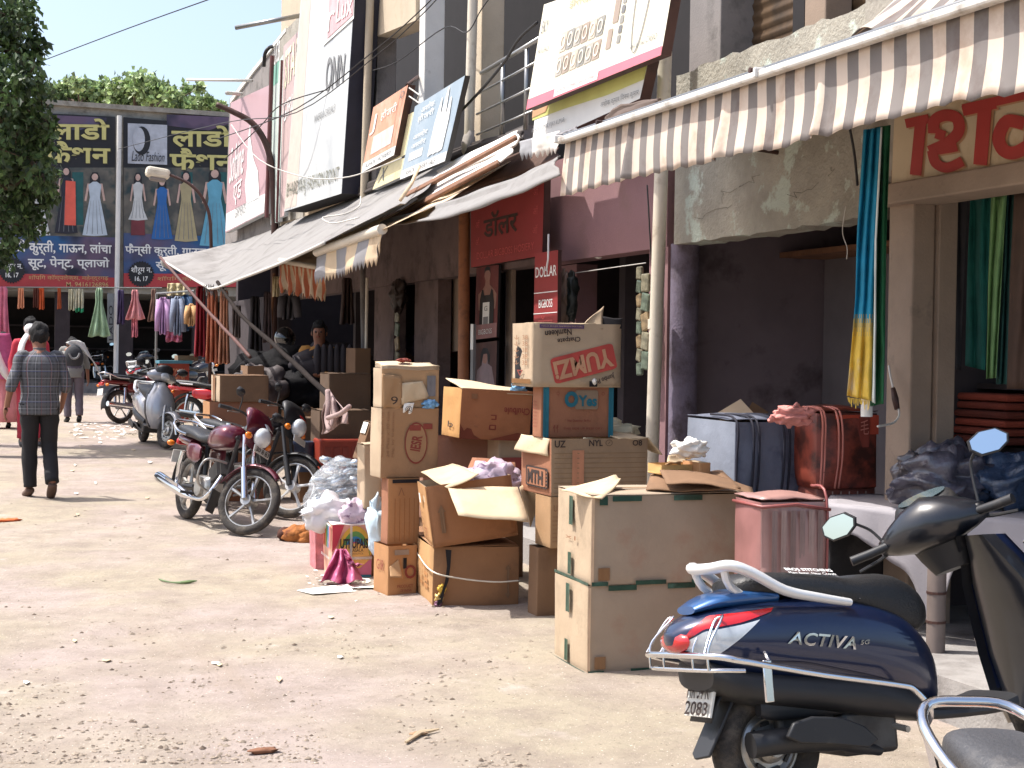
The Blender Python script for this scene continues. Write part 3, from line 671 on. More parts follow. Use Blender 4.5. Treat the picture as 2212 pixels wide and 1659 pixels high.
# ================================================================ signboards
def board(name, label, X, bl, br, tr, tl, face, back=None, t=.06, cat='signboard', frame=None, group=None):
    cs = [pX(*bl, X), pX(*br, X), pX(*tr, X), pX(*tl, X)]
    t_ = thing(name, label, cat, cs[0], group)
    mb = MB(); mb.plate(cs, t); obj('panel', mb, back or face, t_)
    q = qmap(cs)
    mb = MB(); mb.add([q(0, 0, .003), q(1, 0, .003), q(1, 1, .003), q(0, 1, .003)], [(0, 1, 2, 3)]); obj('printed_face', mb, face, t_)
    if frame:
        for (u0, v0, u1, v1) in ((0, 0, 1, .012), (0, .988, 1, 1), (0, 0, .012, 1), (.988, 0, 1, 1)):
            mb = MB(); mb.plate(sub(q, u0, v0, u1, v1, .012), .02); obj('frame_strip', mb, frame, t_)
    return t_, q
def pr(name, t, pts, m): mb = MB(); mb.add(pts, [list(range(len(pts)))]); return obj(name, mb, m, t)
def area(t, q, u0, v0, u1, v1, m, o=.006, name='printed_area'): return pr(name, t, sub(q, u0, v0, u1, v1, o), m)
def XQ(X, *pts): return [pX(x, y, X) for x, y in pts]
k_blk = mat('black_print', s(30,30,34), .6, var=.08); k_gry = mat('grey_print', s(120,120,120), .6, var=.08)
k_wht = mat('white_print', s(226,226,222), .6, var=.03); k_red = mat('red_print', s(158,48,42), .6, var=.08)
k_board = mat('faded_white_board', s(196,198,196), .45, var=.04, vs=1, dirt=s(172,176,178), dscale=1.2)
# shiv sign
t_, q = board('shop_sign', 'cream painted shop sign with big red Hindi letters above the right shop', 4.66, (1926, 428), (2560, 328), (2560, 90), (1934, 222), mat('cream_painted_sign', s(190,172,142), .6, var=.06, vs=2, dirt=s(160,134,100)), m_beige, .08)
X = 4.655
def stroke(t, X, pts, w, m, name='painted_letter'):      # broad brush stroke drawn on the board plane
    ps = [V((x, y, 0)) for x, y in pts]; ps = smooth_pts(ps, 5) if len(pts) > 2 else ps; L, Rr = [], []
    for i, p in enumerate(ps):
        d = (ps[min(i + 1, len(ps) - 1)] - ps[max(i - 1, 0)]).normalized(); n = V((-d.y, d.x, 0)) * w / 2
        L.append(p + n); Rr.append(p - n)
    mb = MB(); k = len(ps); mb.add([pX(p.x, p.y, X) for p in L + Rr], [(i, i + 1, k + i + 1, k + i) for i in range(k - 1)]); obj(name, mb, m, t)
def cc(x, y): return (x / 2.5 + 1327.2, y / 2.5)
m_sh = mat('letter_shade_paint', s(170,128,92), .6)
for (dx, X_, m_) in ((5, X, m_sh), (0, X - .004, k_red)):
    S = lambda pts, w, k=0: stroke(t_, X_ - .0006 * k, [(cc(x, y)[0] + dx, cc(x, y)[1] + dx * .6) for x, y in pts], w, m_)
    S([(1572, 668), (1698, 640)], 20, 1); S([(1655, 650), (1626, 945)], 25)
    S([(1725, 720), (1730, 650), (1790, 622), (1850, 640), (1858, 710), (1800, 770), (1700, 818)], 25, 2); S([(1700, 815), (1800, 800), (1850, 790)], 22, 3); S([(1715, 812), (1735, 880), (1800, 905), (1880, 870)], 22, 4); S([(1735, 720), (1785, 735)], 22, 5)
    S([(1880, 600), (2060, 560)], 22, 6); S([(2000, 585), (1975, 890)], 30, 7)
    S([(2212, 668), (2120, 655), (2075, 740), (2100, 810), (2160, 825), (2230, 790)], 28, 8); S([(1880, 588), (2400, 470)], 20, 9); S([(2270, 500), (2240, 830)], 30, 10)
m_gl = mat('green_painted_line', s(76,110,72), .6)
pr('green_border', t_, XQ(X - .01, (1932, 421), (2560, 322), (2560, 314), (1930, 412)), m_gl)
# innerwear board
t_, q = board('innerwear_board', 'tall white innerwear board with dark sides and grey lettering', 4.55, (614, 457), (738, 418), (769, -60), (655, -60), k_board, m_black, .32)
X = 4.545
mb = MB(); p1 = [pX(738.7, 418, 4.546), pX(769.5, -60, 4.546)]; mb.plate([p1[0], p1[0] + V((.32, 0, 0)), p1[1] + V((.32, 0, 0)), p1[1]], .02); obj('dark_side', mb, mat('black_sign_side', s(30,30,46), .5), t_)
pr('printed_area', t_, XQ(X, (614, 452), (640, 445), (676, -60), (656, -60)), mat('beige_faded_print', s(196,184,172), .6, var=.06))
text(t_, 'ONN', XQ(X, (702.6, 202), (742, 178), (748, 114), (707, 124)), k_gry, .008, bold=.02)
text(t_, 'INNERS & CASUALS', XQ(X, (679, 265), (724, 240), (725.5, 223), (680.5, 250)), k_gry, .008)
text(t_, 'BHARDWAJ FASHION POINT', XQ(X, (619, 434), (731, 399), (734, 359), (621, 396)), mat('olive_grey_print', s(122,122,108), .6), .008)
pr('printed_area', t_, XQ(X - .01, (697, 100), (764, 40), (768, -60), (704, -60)), k_wht)
pr('printed_area', t_, XQ(X - .016, (706, 84), (762, 32), (766, -60), (714, -60)), mat('faded_pink_print', s(206,164,166), .6))
text(t_, 'r', XQ(X - .02, (707, 70), (722, 60), (724, 20), (709, 28)), k_wht, .004)
text(t_, 'Lux', XQ(X - .02, (726, 50), (760, 28), (764, -20), (730, 0)), k_wht, .004)
# pink board
t_, q = board('faded_pink_board', 'tall faded pink board with white script lettering at the row end', 4.7, (487, 503), (571, 460), (584, 183), (499, 222), mat('faded_pink_board', s(178,146,150), .5, var=.04, vs=1), k_board, .1)
X = 4.695
pr('printed_area', t_, XQ(X, (487.5, 500), (570.5, 458), (572.5, 418), (488.5, 462)), k_wht)
mb = MB(); P = [(533, 440), (560, 426), (557, 370), (548, 345), (541, 300), (541, 260), (536, 300), (534, 360), (529, 400)]
pr('printed_area', t_, XQ(X - .006, *P), k_wht)
text(t_, 'Softline', XQ(X, (496, 398), (526, 374), (529, 292), (500, 322)), k_wht, .01, shear=.2)
text(t_, '\u090f\u0902\u0921', XQ(X, (503, 448), (521, 436), (524, 372), (507, 390)), k_wht, .01)
text(t_, 'GARMENTS', XQ(X, (508, 472), (531, 460), (532, 438), (509, 449)), k_gry, .01)
# narrow boards between
t_, q = board('narrow_board', 'narrow pale green and white vertical board behind the lamp pole', 4.75, (585, 486), (602, 478), (616, 112), (590, 150), mat('pale_green_board', s(190,200,192), .5, var=.1, vs=2, dirt=s(150,186,172), dscale=1.4), k_board, .06)
pr('printed_area', t_, XQ(4.745, (586, 190), (600, 178), (603, 128), (590, 146)), mat('teal_print', s(120,170,150), .6))
text(t_, 'UCB', XQ(4.745, (592, 142), (604, 130), (606, 84), (594, 100)), k_wht, .006)
t_, q = board('narrow_board', 'narrow pinkish board with cream STAR lettering beside the innerwear board', 4.74, (606, 470), (614, 466), (652, 60), (613, 100), mat('pinkish_board', s(184,160,156), .5, var=.08), k_board, .06)
text(t_, 'STAR', XQ(4.735, (614, 196), (645, 150), (649, 74), (616, 112)), mat('cream_print', s(222,214,186), .6), .006, bold=.02)
text(t_, 'GIRLS', XQ(4.735, (612, 268), (640, 226), (642, 192), (613, 224)), k_wht, .006)
mb = MB(); mb.tube([pX(588, 120, 4.68), pX(576, 470, 4.68)], .035, 6); solo('board_post', 'dark red steel post between the pink and green boards', 'post', mb, mat('dark_red_steel', s(96,52,52), .6), 'posts beside the boards')
mb = MB(); mb.tube([pX(609, 130, 4.68), pX(598, 480, 4.68)], .02, 6); solo('board_post', 'thin dark red post left of the STAR board', 'post', mb, mat('dark_red_steel', s(96,52,52), .6), 'posts beside the boards')
mb = MB(); mb.tube(smooth_pts([pX(570, 144, 4.7), pX(572, 118, 4.7), pX(580, 104, 4.75), pX(590, 100, 4.9)], 4), .03, 7); solo('bent_conduit', 'black bent conduit on top of the pink board', 'conduit', mb, m_wire, smooth=True)
# orange, yellow and blue boards
t_, q = board('hosiery_board', 'small faded orange shop board with white panel, tilted outwards', 4.55, (782, 373), (852, 335), (882, 183), (807, 232), mat('faded_orange_board', s(206,150,122), .5, var=.05, vs=2, dirt=s(214,180,160), dscale=2), m_rust, .08, frame=None)
area(t_, q, 0, 0, 1, .14, k_wht); area(t_, q, .2, .22, .82, .5, mat('pale_print', s(224,198,186), .6))
text(t_, 'ASHOK HOSIERY', sub(q, .1, .04, .9, .11), k_gry, .01); text(t_, '\u0939\u094c\u091c\u0930\u0940', sub(q, .34, .68, .8, .84), k_wht, .01)
text(t_, 'O', sub(q, .84, .85, .95, .95), k_gry, .01); text(t_, 'J', sub(q, .06, .55, .2, .85), k_wht, .01)
for k, dx in ((0, 0), (1, 18)):
    mb = MB(); mb.tube([pX(884, 190 + dx, 4.55), pX(906, 205 + dx, 4.6), pX(898, 222 + dx, 4.7)], .008, 5); obj('tie_wire', mb, m_wirel, t_)
mb = MB(); mb.tube([pX(880, 184, 4.6), pX(903, 166, 4.9)], .022, 7); obj('support_rod', mb, m_rust, t_)
t_, q = board('yellow_board', 'cream yellow board half hidden behind the grey blue hosiery board', 4.62, (805, 410), (880, 376), (898, 240), (866, 256), mat('faded_yellow_board', s(228,216,172), .5, var=.04), k_board, .06)
text(t_, 'X', sub(q, .1, .08, .3, .3), k_gry, .008)
t_, q = board('hosiery_board', 'grey blue hosiery board with white silhouettes and green edge', 4.45, (865, 388), (962, 348), (1005, 163), (897, 230), mat('faded_blue_board', s(150,166,178), .5, var=.05, vs=1.5, dirt=s(176,184,190), dscale=1.5), m_wire, .05)
area(t_, q, 0, 0, 1, .12, k_wht)
text(t_, 'ASHOK HOSIERY VALE', sub(q, .12, .03, .78, .1), k_gry, .01)
text(t_, '\u0905\u0936\u094b\u0915', sub(q, .2, .84, .48, .93), k_wht, .01)
text(t_, '\u0939\u094c\u091c\u0930\u0940', sub(q, .16, .72, .5, .82), k_wht, .01)
for v in (.38, .5): text(t_, '\u0906\u0932\u094b\u0930', sub(q, .14, v, .45, v + .08), k_wht, .01)
area(t_, q, .12, .22, .42, .33, k_wht)
for i, (u0, w, h) in enumerate(((.58, .1, .72), (.68, .1, .86), (.78, .1, .66))):
    P = [(u0, .16), (u0 + w, .18), (u0 + w, .16 + h * .6), (u0 + w * .8, .16 + h * .8), (u0 + w * .62, .16 + h), (u0 + w * .4, .16 + h), (u0 + w * .2, .16 + h * .78), (u0, .16 + h * .6)]
    pr('printed_silhouette', t_, [q(a, min(b, .97), .01) for a, b in P], k_wht)
mb = MB(); cs = [pX(963, 347, 4.47), pX(972, 320, 4.6), pX(1012, 170, 4.6), pX(1006, 163, 4.47)]; mb.plate(cs, .01); obj('green_edge', mb, mat('lime_edge', s(170,186,60), .5), t_)
# jewellery board
t_, q = board('watch_board', 'large cream jewellery and watch board with pink band, leaning over the balcony', 4.3, (1138, 237), (1429, 119), (1465, -92), (1176, 10), mat('cream_white_board', s(236,230,208), .45, var=.03, vs=1), m_rust, .07)
area(t_, q, 0, 0, 1, .1, mat('pink_band_print', s(222,120,134), .5, var=.04))
area(t_, q, .24, .015, .58, .095, k_wht, .009); text(t_, 'ASHOK KUMAR VIJAY KUMAR', sub(q, .26, .03, .56, .085), mat('faded_pink_text', s(214,150,150), .6), .012)
m_tile = [mat('tile_print_%d' % i, s(*c), .6, var=.06) for i, c in enumerate(((176,170,160), (150,148,142), (196,186,170), (166,150,136)))]
m_ring = mat('ring_print', s(226,218,200), .6)
for r in range(2):
    for c in range(6):
        u0 = .215 + c * .058; v0 = .22 + r * .235 + c * .004
        cs = [q(u0, v0, .007), q(u0 + .052, v0 + .006, .007), q(u0 + .054, v0 + .2, .007), q(u0 + .002, v0 + .19, .007)]
        pr('printed_tile', t_, cs, m_tile[(c * 3 + r * 2) % 4])
        mb = MB(); n = 16; cu, cv = u0 + .027, v0 + .1; a_ = []
        for i in range(n): an = 2 * math.pi * i / n; a_.append(q(cu + .02 * math.cos(an), cv + .07 * math.sin(an), .011))
        for i in range(n): an = 2 * math.pi * i / n; a_.append(q(cu + .014 * math.cos(an), cv + .05 * math.sin(an), .011))
        mb.add(a_, [(i, (i + 1) % n, n + (i + 1) % n, n + i) for i in range(n)]); obj('printed_ring', mb, m_ring, t_)
for (u0, v0, u1, v1) in ((.6, .3, .635, .5), (.62, .55, .66, .95)): area(t_, q, u0, v0, u1, v1, m_tile[3], .007)
for i in range(6): area(t_, q, .675, .32 + i * .1, .7, .4 + i * .1, k_gry if i % 2 else m_tile[1], .007)
mb = MB(); P = [(.76 + .1 * (1 - math.cos(a)) / 2 - (.0), 1 - .85 * math.sin(a)) for a in [i * math.pi / 20 for i in range(21)]]
for i in range(20):
    a_, b_ = P[i], P[i + 1]; mb.add([q(a_[0], a_[1], .008), q(b_[0], b_[1], .008), q(b_[0] + .006, b_[1] - .012, .008), q(a_[0] + .006, a_[1] - .012, .008)], [(0, 1, 2, 3)])
obj('printed_necklace', mb, k_gry, t_)
text(t_, '\u091d\u0930\u094b\u0916\u093e', sub(q, .24, .86, .42, .97), mat('grey_yellow_print', s(180,172,140), .6), .008)
text(t_, 'CASIO', sub(q, .885, .2, .955, .27), k_gry, .008); text(t_, 'SINCE 1982', sub(q, .78, .2, .88, .24), k_gry, .008)
text(t_, 'SKY', sub(q, .02, .72, .08, .84), k_gry, .008); text(t_, 'MATA SPACE', sub(q, .02, .52, .12, .57), k_gry, .008)
# green sign and banner beneath
t_, q = board('shop_banner', 'yellow green and white shop banner with grey lettering under the jewellery board', 4.45, (1150, 318), (1383, 213), (1402, 130), (1158, 228), k_wht, m_rust, .08)
m_yg = mat('yellow_green_print', s(196,196,116), .6, var=.1, vs=2)
pr('printed_area', t_, [q(-.02, .66, .006), q(.3, .62, .006), q(.7, .5, .006), q(1, .5, .006), q(1, 1, .006), q(-.02, 1, .006)], m_yg)
pr('printed_area', t_, [q(-.02, .72, .01), q(.12, .74, .01), q(.16, 1, .01), q(-.02, 1, .01)], mat('orange_brown_print', s(196,150,110), .6))
text(t_, '\u0905\u0936\u094b\u0915 \u0915\u0941\u092e\u093e\u0930 \u0935\u093f\u0928\u092f \u0915\u0941\u092e\u093e\u0930'.replace('\u0935\u093f', '\u093f\u0935'), XQ(4.44, (1300, 236), (1382, 208), (1383, 190), (1299, 219)), k_gry, .01)
text(t_, 'ASHOK KUMAR VIJAY KUMAR', XQ(4.44, (1150, 291), (1222, 266), (1222, 253), (1151, 278)), k_gry, .01)
mb = MB(); mb.tube([pX(1384, 214, 4.5), pX(1420, 222, 4.9)], .02, 6); obj('support_rod', mb, m_rust, t_)
mb = MB(); mb.plate([pX(1384, 213, 4.46), pX(1392, 208, 4.6), pX(1409, 128, 4.6), pX(1403, 130, 4.46)], .01); obj('green_edge', mb, mat('lime_edge', s(170,186,60), .5), t_)
# red hosiery sign and the long vertical one
m_rb = mat('red_sign_board', s(142,46,46), .6, var=.08, vs=2)
t_, q = board('red_shop_sign', 'red shop sign with dark Hindi lettering over the hosiery shop door', 4.72, (1018, 578), (1172, 552), (1176, 385), (1018, 430), m_rb, m_rust, .06)
text(t_, '\u0921\u0949\u0932\u0930', sub(q, .2, .38, .68, .74), mat('dark_green_print', s(64,42,36), .6), .008, bold=.02)
text(t_, 'DOLLAR BIGBOSS HOSIERY', sub(q, .1, .1, .9, .2), mat('dull_red_print', s(196,84,80), .6), .008)
for u in (.08, .88):
    for v in (.3, .55, .8): text(t_, '\u0911', sub(q, u, v, u + .06, v + .12), mat('dull_red_print', s(196,84,80), .6), .008)
t_, q = board('vertical_sign', 'tall narrow red sign with white DOLLAR lettering beside the hosiery door', 4.66, (1152, 800), (1204, 800), (1206, 540), (1156, 548), m_rb, m_rust, .03)
text(t_, 'DOLLAR', sub(q, .06, .79, .96, .88), k_wht, .006, bold=.01); text(t_, 'BIGBOSS', sub(q, .22, .53, .8, .6), k_wht, .006)
area(t_, q, 0, .655, 1, .663, k_wht); area(t_, q, 0, .48, 1, .487, k_wht)
text(t_, '\u0921\u0949\u0932\u0930', sub(q, .2, .34, .8, .46), mat('dull_red_print', s(196,84,80), .6), .006)
mb = MB(); mb.tube([pX(1185, 506, 4.6), pX(1184, 560, 4.58), pX(1180, 585, 4.58)], .008, 5); solo('cord', 'red and white cord hanging over the tall narrow red sign', 'cord', mb, k_wht)
# poster of a man in a vest, poster of a woman
m_skin = mat('printed_skin', s(150,112,100), .7); m_vest = mat('printed_black_vest', s(30,26,28), .7)
t_, q = board('vest_poster', 'upper poster of a man in a black vest beside the hosiery door', 4.84, (1026, 734), (1074, 728), (1078, 572), (1030, 578), mat('poster_dark_red', s(110,52,50), .7), m_wire, .02, 'poster')
P = [(.12, .62), (.3, .68), (.42, .74), (.44, .8), (.38, .86), (.4, .95), (.5, .985), (.62, .97), (.66, .88), (.62, .8), (.63, .74), (.8, .68), (.95, .6), (.9, .4), (.15, .4)]
pr('printed_figure', t_, [q(u, v, .004) for u, v in P], m_skin)
pr('printed_hair', t_, [q(u, v, .006) for u, v in ((.38, .9), (.4, .97), (.5, 1), (.63, .98), (.66, .9), (.6, .94), (.45, .94))], k_blk)
pr('printed_vest', t_, [q(u, v, .007) for u, v in ((.2, .2), (.22, .55), (.3, .68), (.36, .68), (.4, .6), (.66, .6), (.72, .68), (.78, .66), (.85, .5), (.84, .2))], m_vest)
area(t_, q, .36, .2, .66, .5, k_wht, .009); text(t_, 'G', sub(q, .44, .38, .58, .45), k_gry, .012); area(t_, q, .4, .2, .62, .3, k_gry, .011)
area(t_, q, 0, 0, 1, .2, mat('poster_footer', s(150,110,108), .7), .008); text(t_, 'BIGBOSS', sub(q, .2, .06, .8, .13), k_wht, .011)
t_, q = board('dancer_poster', 'lower poster of a dark haired woman in white beside the hosiery door', 4.84, (1024, 840), (1072, 834), (1074, 736), (1026, 742), mat('poster_brown', s(84,58,54), .7), m_wire, .02, 'poster')
pr('printed_figure', t_, [q(u, v, .004) for u, v in ((.1, 0), (.14, .4), (.35, .5), (.36, .62), (.45, .75), (.6, .72), (.62, .52), (.8, .44), (.95, 0))], mat('printed_pale_top', s(140,122,124), .7))
pr('printed_hair', t_, [q(u, v, .006) for u, v in ((.3, .5), (.3, .75), (.4, .88), (.6, .86), (.72, .7), (.7, .52), (.62, .6), (.6, .74), (.42, .74), (.38, .6))], k_blk)
pr('printed_face_shape', t_, [q(u, v, .005) for u, v in ((.4, .55), (.38, .68), (.45, .76), (.58, .74), (.61, .62), (.55, .52))], m_skin)
t_, q = board('size_sticker', 'narrow white and grey sticker strip on the ochre pole side', 4.66, (1016, 838), (1022, 838), (1024, 700), (1018, 700), k_gry, None, .02, 'sticker')
area(t_, q, 0, .6, 1, 1, k_wht)
# ================================================================ store billboards
def sboard(name, label, x0, x1, ytl, ytr, yb):
    cs = [pL(x0, yb, .12), pL(x1, yb, .12), pL(x1, ytr, .12), pL(x0, ytl, .12)]
    t_ = thing(name, label, 'billboard', cs[0]); mb = MB(); mb.plate(cs, .1); obj('panel', mb, k_blk, t_)
    return t_
def LQ(o, *pts): return [pL(x, y, .12 + o) for x, y in pts]
def blend_mat(name, c1, c2, c3, sc_=.35):
    if name in MATS: return MATS[name]
    m = bpy.data.materials.new(name); m.use_nodes = True; n = m.node_tree; b = n.nodes['Principled BSDF']; b.inputs['Roughness'].default_value = .5
    o1 = ramp_mix(n, noise_out(n, sc_, 3, .5, .4, .6), c1, c2); o1 = ramp_mix(n, noise_out(n, sc_ * 2.2, 2, .5, .5, .7), o1, c3)
    n.links.new(o1, b.inputs['Base Color']); MATS[name] = m; return m
m_smoke = blend_mat('blue_pink_smoke_print', s(28,84,132), s(96,78,100), s(24,30,48), .6)
m_stone = blend_mat('stone_wall_print', s(70,70,66), s(110,104,94), s(40,60,62), 1.6)
m_gold = mat('gold_letter_print', s(196,188,120), .5, var=.05); m_glsh = mat('letter_shadow_print', s(60,56,40), .5)
m_band = mat('red_band_print', s(176,60,62), .5, var=.06); m_teal = mat('teal_door_print', s(30,84,84), .5, var=.15)
def figure(t_, x, y0, y1, w, dress, lower=None, hair=True, flare=1.0, arms=True, o=.03):
    h = y1 - y0; H = lambda f: y0 + h * f
    sk = mat('printed_pale_skin', s(190,160,148), .6)
    pr('printed_face_shape', t_, LQ(o, *[(x + w * .13 * math.cos(a), H(.075) + h * .055 * math.sin(a)) for a in [i * math.pi / 5 for i in range(10)]][::-1]), sk)
    if hair:
        pr('printed_hair', t_, LQ(o - .008, (x - w * .2, H(.3)), (x + w * .22, H(.32)), (x + w * .2, H(.08)), (x + w * .1, H(0)), (x - w * .1, H(0)), (x - w * .2, H(.07))), k_blk)
    if arms:
        pr('printed_arm', t_, LQ(o - .002, (x - w * .42, H(.45)), (x - w * .34, H(.46)), (x - w * .2, H(.18)), (x - w * .3, H(.18))), sk)
        pr('printed_arm', t_, LQ(o - .002, (x + w * .34, H(.46)), (x + w * .42, H(.45)), (x + w * .3, H(.18)), (x + w * .2, H(.18))), sk)
    yb = .75 if lower else 1.0
    P = [(x - w * .5 * flare, H(yb)), (x, H(yb + .015)), (x + w * .5 * flare, H(yb)), (x + w * .3, H(.6)), (x + w * .2, H(.4)), (x + w * .26, H(.2)), (x + w * .08, H(.15)), (x - w * .08, H(.15)), (x - w * .26, H(.2)), (x - w * .2, H(.4)), (x - w * .3, H(.6))]
    pr('printed_dress', t_, LQ(o + .004, *P), dress)
    if lower: pr('printed_trousers', t_, LQ(o + .002, (x - w * .36, H(1)), (x + w * .36, H(1)), (x + w * .34, H(.72)), (x - w * .34, H(.72))), lower)
    dk = mat('fold_line_print', s(110,112,118), .6)
    for k in (-.28, -.1, .08, .24):
        pr('printed_fold', t_, LQ(o + .008, (x + w * k * 1.2 * flare, H(yb - .02)), (x + w * k * 1.2 * flare + 1.2, H(yb - .02)), (x + w * k * .6 + .4, H(.45)), (x + w * k * .6, H(.45))), dk)
pf = lambda n, r, g_, b_: mat(n, s(r, g_, b_), .5, var=.12, vs=3)
L1 = sboard('dress_billboard', 'left dress billboard with gold Hindi lettering half behind the dark tree', -70, 249, 236, 252, 621)
R1 = sboard('dress_billboard', 'right dress billboard with a woman logo and six printed gowns', 267, 560, 253, 278, 621)
for t_, x0, x1 in ((L1, -70, 249), (R1, 267, 560)):
    xa = 80 if t_ == L1 else 360
    pr('printed_area', t_, LQ(.01, (xa, 271), (xa + 90, 282), (xa + 150, 262), (xa + 150, 254), (xa, 247)), m_smoke)
    pr('printed_photo', t_, LQ(.01, (x0, 520), (x1, 520), (x1, 362), (x0, 362)), m_stone)
    for dx in (168, 404, 478): 
        if x0 < dx < x1: pr('printed_door', t_, LQ(.016, (dx - 12, 486), (dx + 12, 486), (dx + 12, 372), (dx - 12, 372)), m_teal)
    pr('printed_area', t_, LQ(.014, (x0, 604), (x1, 604), (x1, 513), ((x0 + x1) / 2 - 30, 508), (x0, 503)), m_smoke)
    pr('printed_band', t_, LQ(.018, (x0, 620), (x1, 620), (x1, 600), ((x0 + x1) / 2, 592), (x0, 590)), m_band)
lado = '\u0932\u093e\u0921\u094b'; fas = '\u092b\u0948\u0936\u0928'
for t_, x0, x1, x0b, x1b, dy in ((L1, 107, 236, 98, 238, 0), (R1, 370, 500, 366, 506, 15)):
    for o, m, d in ((.02, m_glsh, 2), (.03, m_gold, 0)):
        text(t_, lado, LQ(0, (x0 + d, 303 + dy + d), (x1 + d, 303 + dy + d), (x1 + d, 257 + dy + d), (x0 + d, 254 + dy + d)), m, o, bold=.025, shear=0)
        text(t_, fas, LQ(0, (x0b + d, 352 + dy + d), (x1b + d, 354 + dy + d), (x1b + d, 308 + dy + d), (x0b + d, 304 + dy + d)), m, o, bold=.025)
figure(L1, 78, 372, 508, 56, pf('white_gown_print', 196,198,196), flare=1.1)
figure(L1, 143, 360, 503, 50, pf('navy_coat_print', 34,34,46), flare=1.0); pr('printed_dress', L1, LQ(.045, (139, 486), (164, 487), (163, 392), (142, 390)), pf('orange_red_print', 214,92,74))
figure(L1, 205, 372, 508, 54, pf('pale_gown_print', 178,190,200), flare=1.0)
figure(R1, 298, 373, 508, 42, pf('white_gown_print', 196,198,196), lower=pf('maroon_trousers_print', 110,46,52))
figure(R1, 350, 384, 516, 46, pf('blue_gown_print', 38,96,160)); figure(R1, 402, 370, 520, 50, pf('olive_cream_print', 164,152,116))
figure(R1, 464, 363, 530, 66, pf('aqua_gown_print', 96,160,184)); figure(R1, 528, 366, 520, 50, pf('pale_gown_print', 178,190,200))
# logo square
pr('printed_logo', R1, LQ(.02, (276, 353), (361, 356), (361, 270), (276, 266)), mat('pale_grey_print', s(176,180,188), .5))
el = lambda cx, cy, rx, ry, n=20: [(cx + rx * math.cos(2 * math.pi * i / n), cy - ry * math.sin(2 * math.pi * i / n)) for i in range(n)]
pr('printed_logo', R1, LQ(.03, *el(306, 304, 19, 31)), k_blk); pr('printed_logo', R1, LQ(.036, *el(300, 301, 13, 26)), mat('pale_grey_print', s(176,180,188), .5))
text(R1, 'Lado Fashion', LQ(0, (284, 348), (355, 350), (355, 330), (284, 326)), k_blk, .04, shear=.3)
m_wl = k_wht
t1 = '\u092b\u0948\u0928\u094d\u0938\u0940 \u0915\u0941\u0930\u094d\u0924\u0940, \u0917\u093e\u090a\u0928, \u0932\u093e\u0902\u091a\u093e'; t2 = '\u0938\u0942\u091f, \u092a\u0947\u0928\u094d\u091f, \u092a\u094d\u0932\u093e\u091c\u094b'
text(L1, t1, LQ(0, (-4, 550), (241, 555), (241, 523), (-4, 516)), m_wl, .03, bold=.02); text(L1, t2, LQ(0, (60, 584), (236, 584), (236, 556), (60, 552)), m_wl, .03, bold=.02)
text(R1, t1, LQ(0, (270, 553), (500, 560), (500, 533), (270, 526)), m_wl, .03, bold=.02); text(R1, t2, LQ(0, (336, 586), (500, 588), (500, 562), (336, 560)), m_wl, .03, bold=.02)
m_gb = mat('gold_brown_print', s(196,160,110), .5)
text(L1, '\u0936\u0949\u092a\u093f\u0902\u0917 \u0915\u0949\u092e\u094d\u092a\u0932\u0947\u0915\u094d\u0938, \u092e\u0939\u0947\u0928\u094d\u0926\u094d\u0930\u0917\u0922\u093c', LQ(0, (62, 607), (234, 608), (234, 594), (62, 593)), m_gb, .03)
text(L1, 'M. 9416126896', LQ(0, (143, 619), (234, 620), (234, 610), (143, 609)), m_gb, .03, bold=.01)
text(R1, '\u0936\u0949\u092a\u093f\u0902\u0917 \u0915\u0949\u092e\u094d\u092a\u0932\u0947\u0915\u094d\u0938', LQ(0, (340, 609), (480, 610), (480, 597), (340, 596)), m_gb, .03)
for t_, cx, cy in ((L1, 26, 584), (R1, 305, 592)):
    P = [(cx + (29 if i % 2 else 25.5) * math.cos(2 * math.pi * i / 56), cy - (29 if i % 2 else 25.5) * math.sin(2 * math.pi * i / 56)) for i in range(56)]
    pr('printed_star', t_, LQ(.035, *P), k_blk)
    text(t_, '\u0936\u094c\u0930\u0942\u092e \u0928.', LQ(0, (cx - 22, cy + 1), (cx + 22, cy + 1), (cx + 22, cy - 18), (cx - 22, cy - 18)), k_wht, .045, bold=.01)
    text(t_, '16, 17', LQ(0, (cx - 14, cy + 17), (cx + 14, cy + 17), (cx + 14, cy + 5), (cx - 14, cy + 5)), k_wht, .045, bold=.02)
# posters standing in the store front
t_ = thing('standing_banner', 'narrow grey upright banner beside the pale green dress', 'banner', pL(238, 740, .6))
mb = MB(); mb.plate([pL(x, y, .6) for x, y in ((232, 740), (246, 740), (246, 634), (232, 633))], .04); obj('panel', mb, mat('grey_banner', s(120,124,124), .6), t_)
text(t_, 'LADO', [pL(x, y, .62) for x, y in ((244, 735), (244, 660), (235, 660), (235, 735))], k_blk, .01)
# ================================================================ cartons
def card(name, c, d=None, var=.07):
    ds = lambda c: [int((x * .86 + sum(c) / 3 * .14) * .95) for x in c]
    c = ds(c); d = d and ds(d)
    return mat(name, s(*c), .88, var=var, vs=2.5, bump=.12, bs=30, dirt=s(*(d or [int(x * .8) for x in c])), dscale=3.5, dlo=.52, dhi=.8)
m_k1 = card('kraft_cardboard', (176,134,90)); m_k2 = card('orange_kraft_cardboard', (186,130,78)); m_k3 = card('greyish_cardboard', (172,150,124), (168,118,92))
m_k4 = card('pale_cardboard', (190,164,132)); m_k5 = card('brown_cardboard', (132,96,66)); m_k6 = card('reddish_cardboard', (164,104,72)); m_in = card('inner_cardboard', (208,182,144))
m_tape = mat('brown_packing_tape', s(128,92,58), .3, var=.05); m_gtape = mat('dark_green_tape', s(24,62,48), .3, var=.2, vs=12, dirt=s(60,100,86), dscale=10)
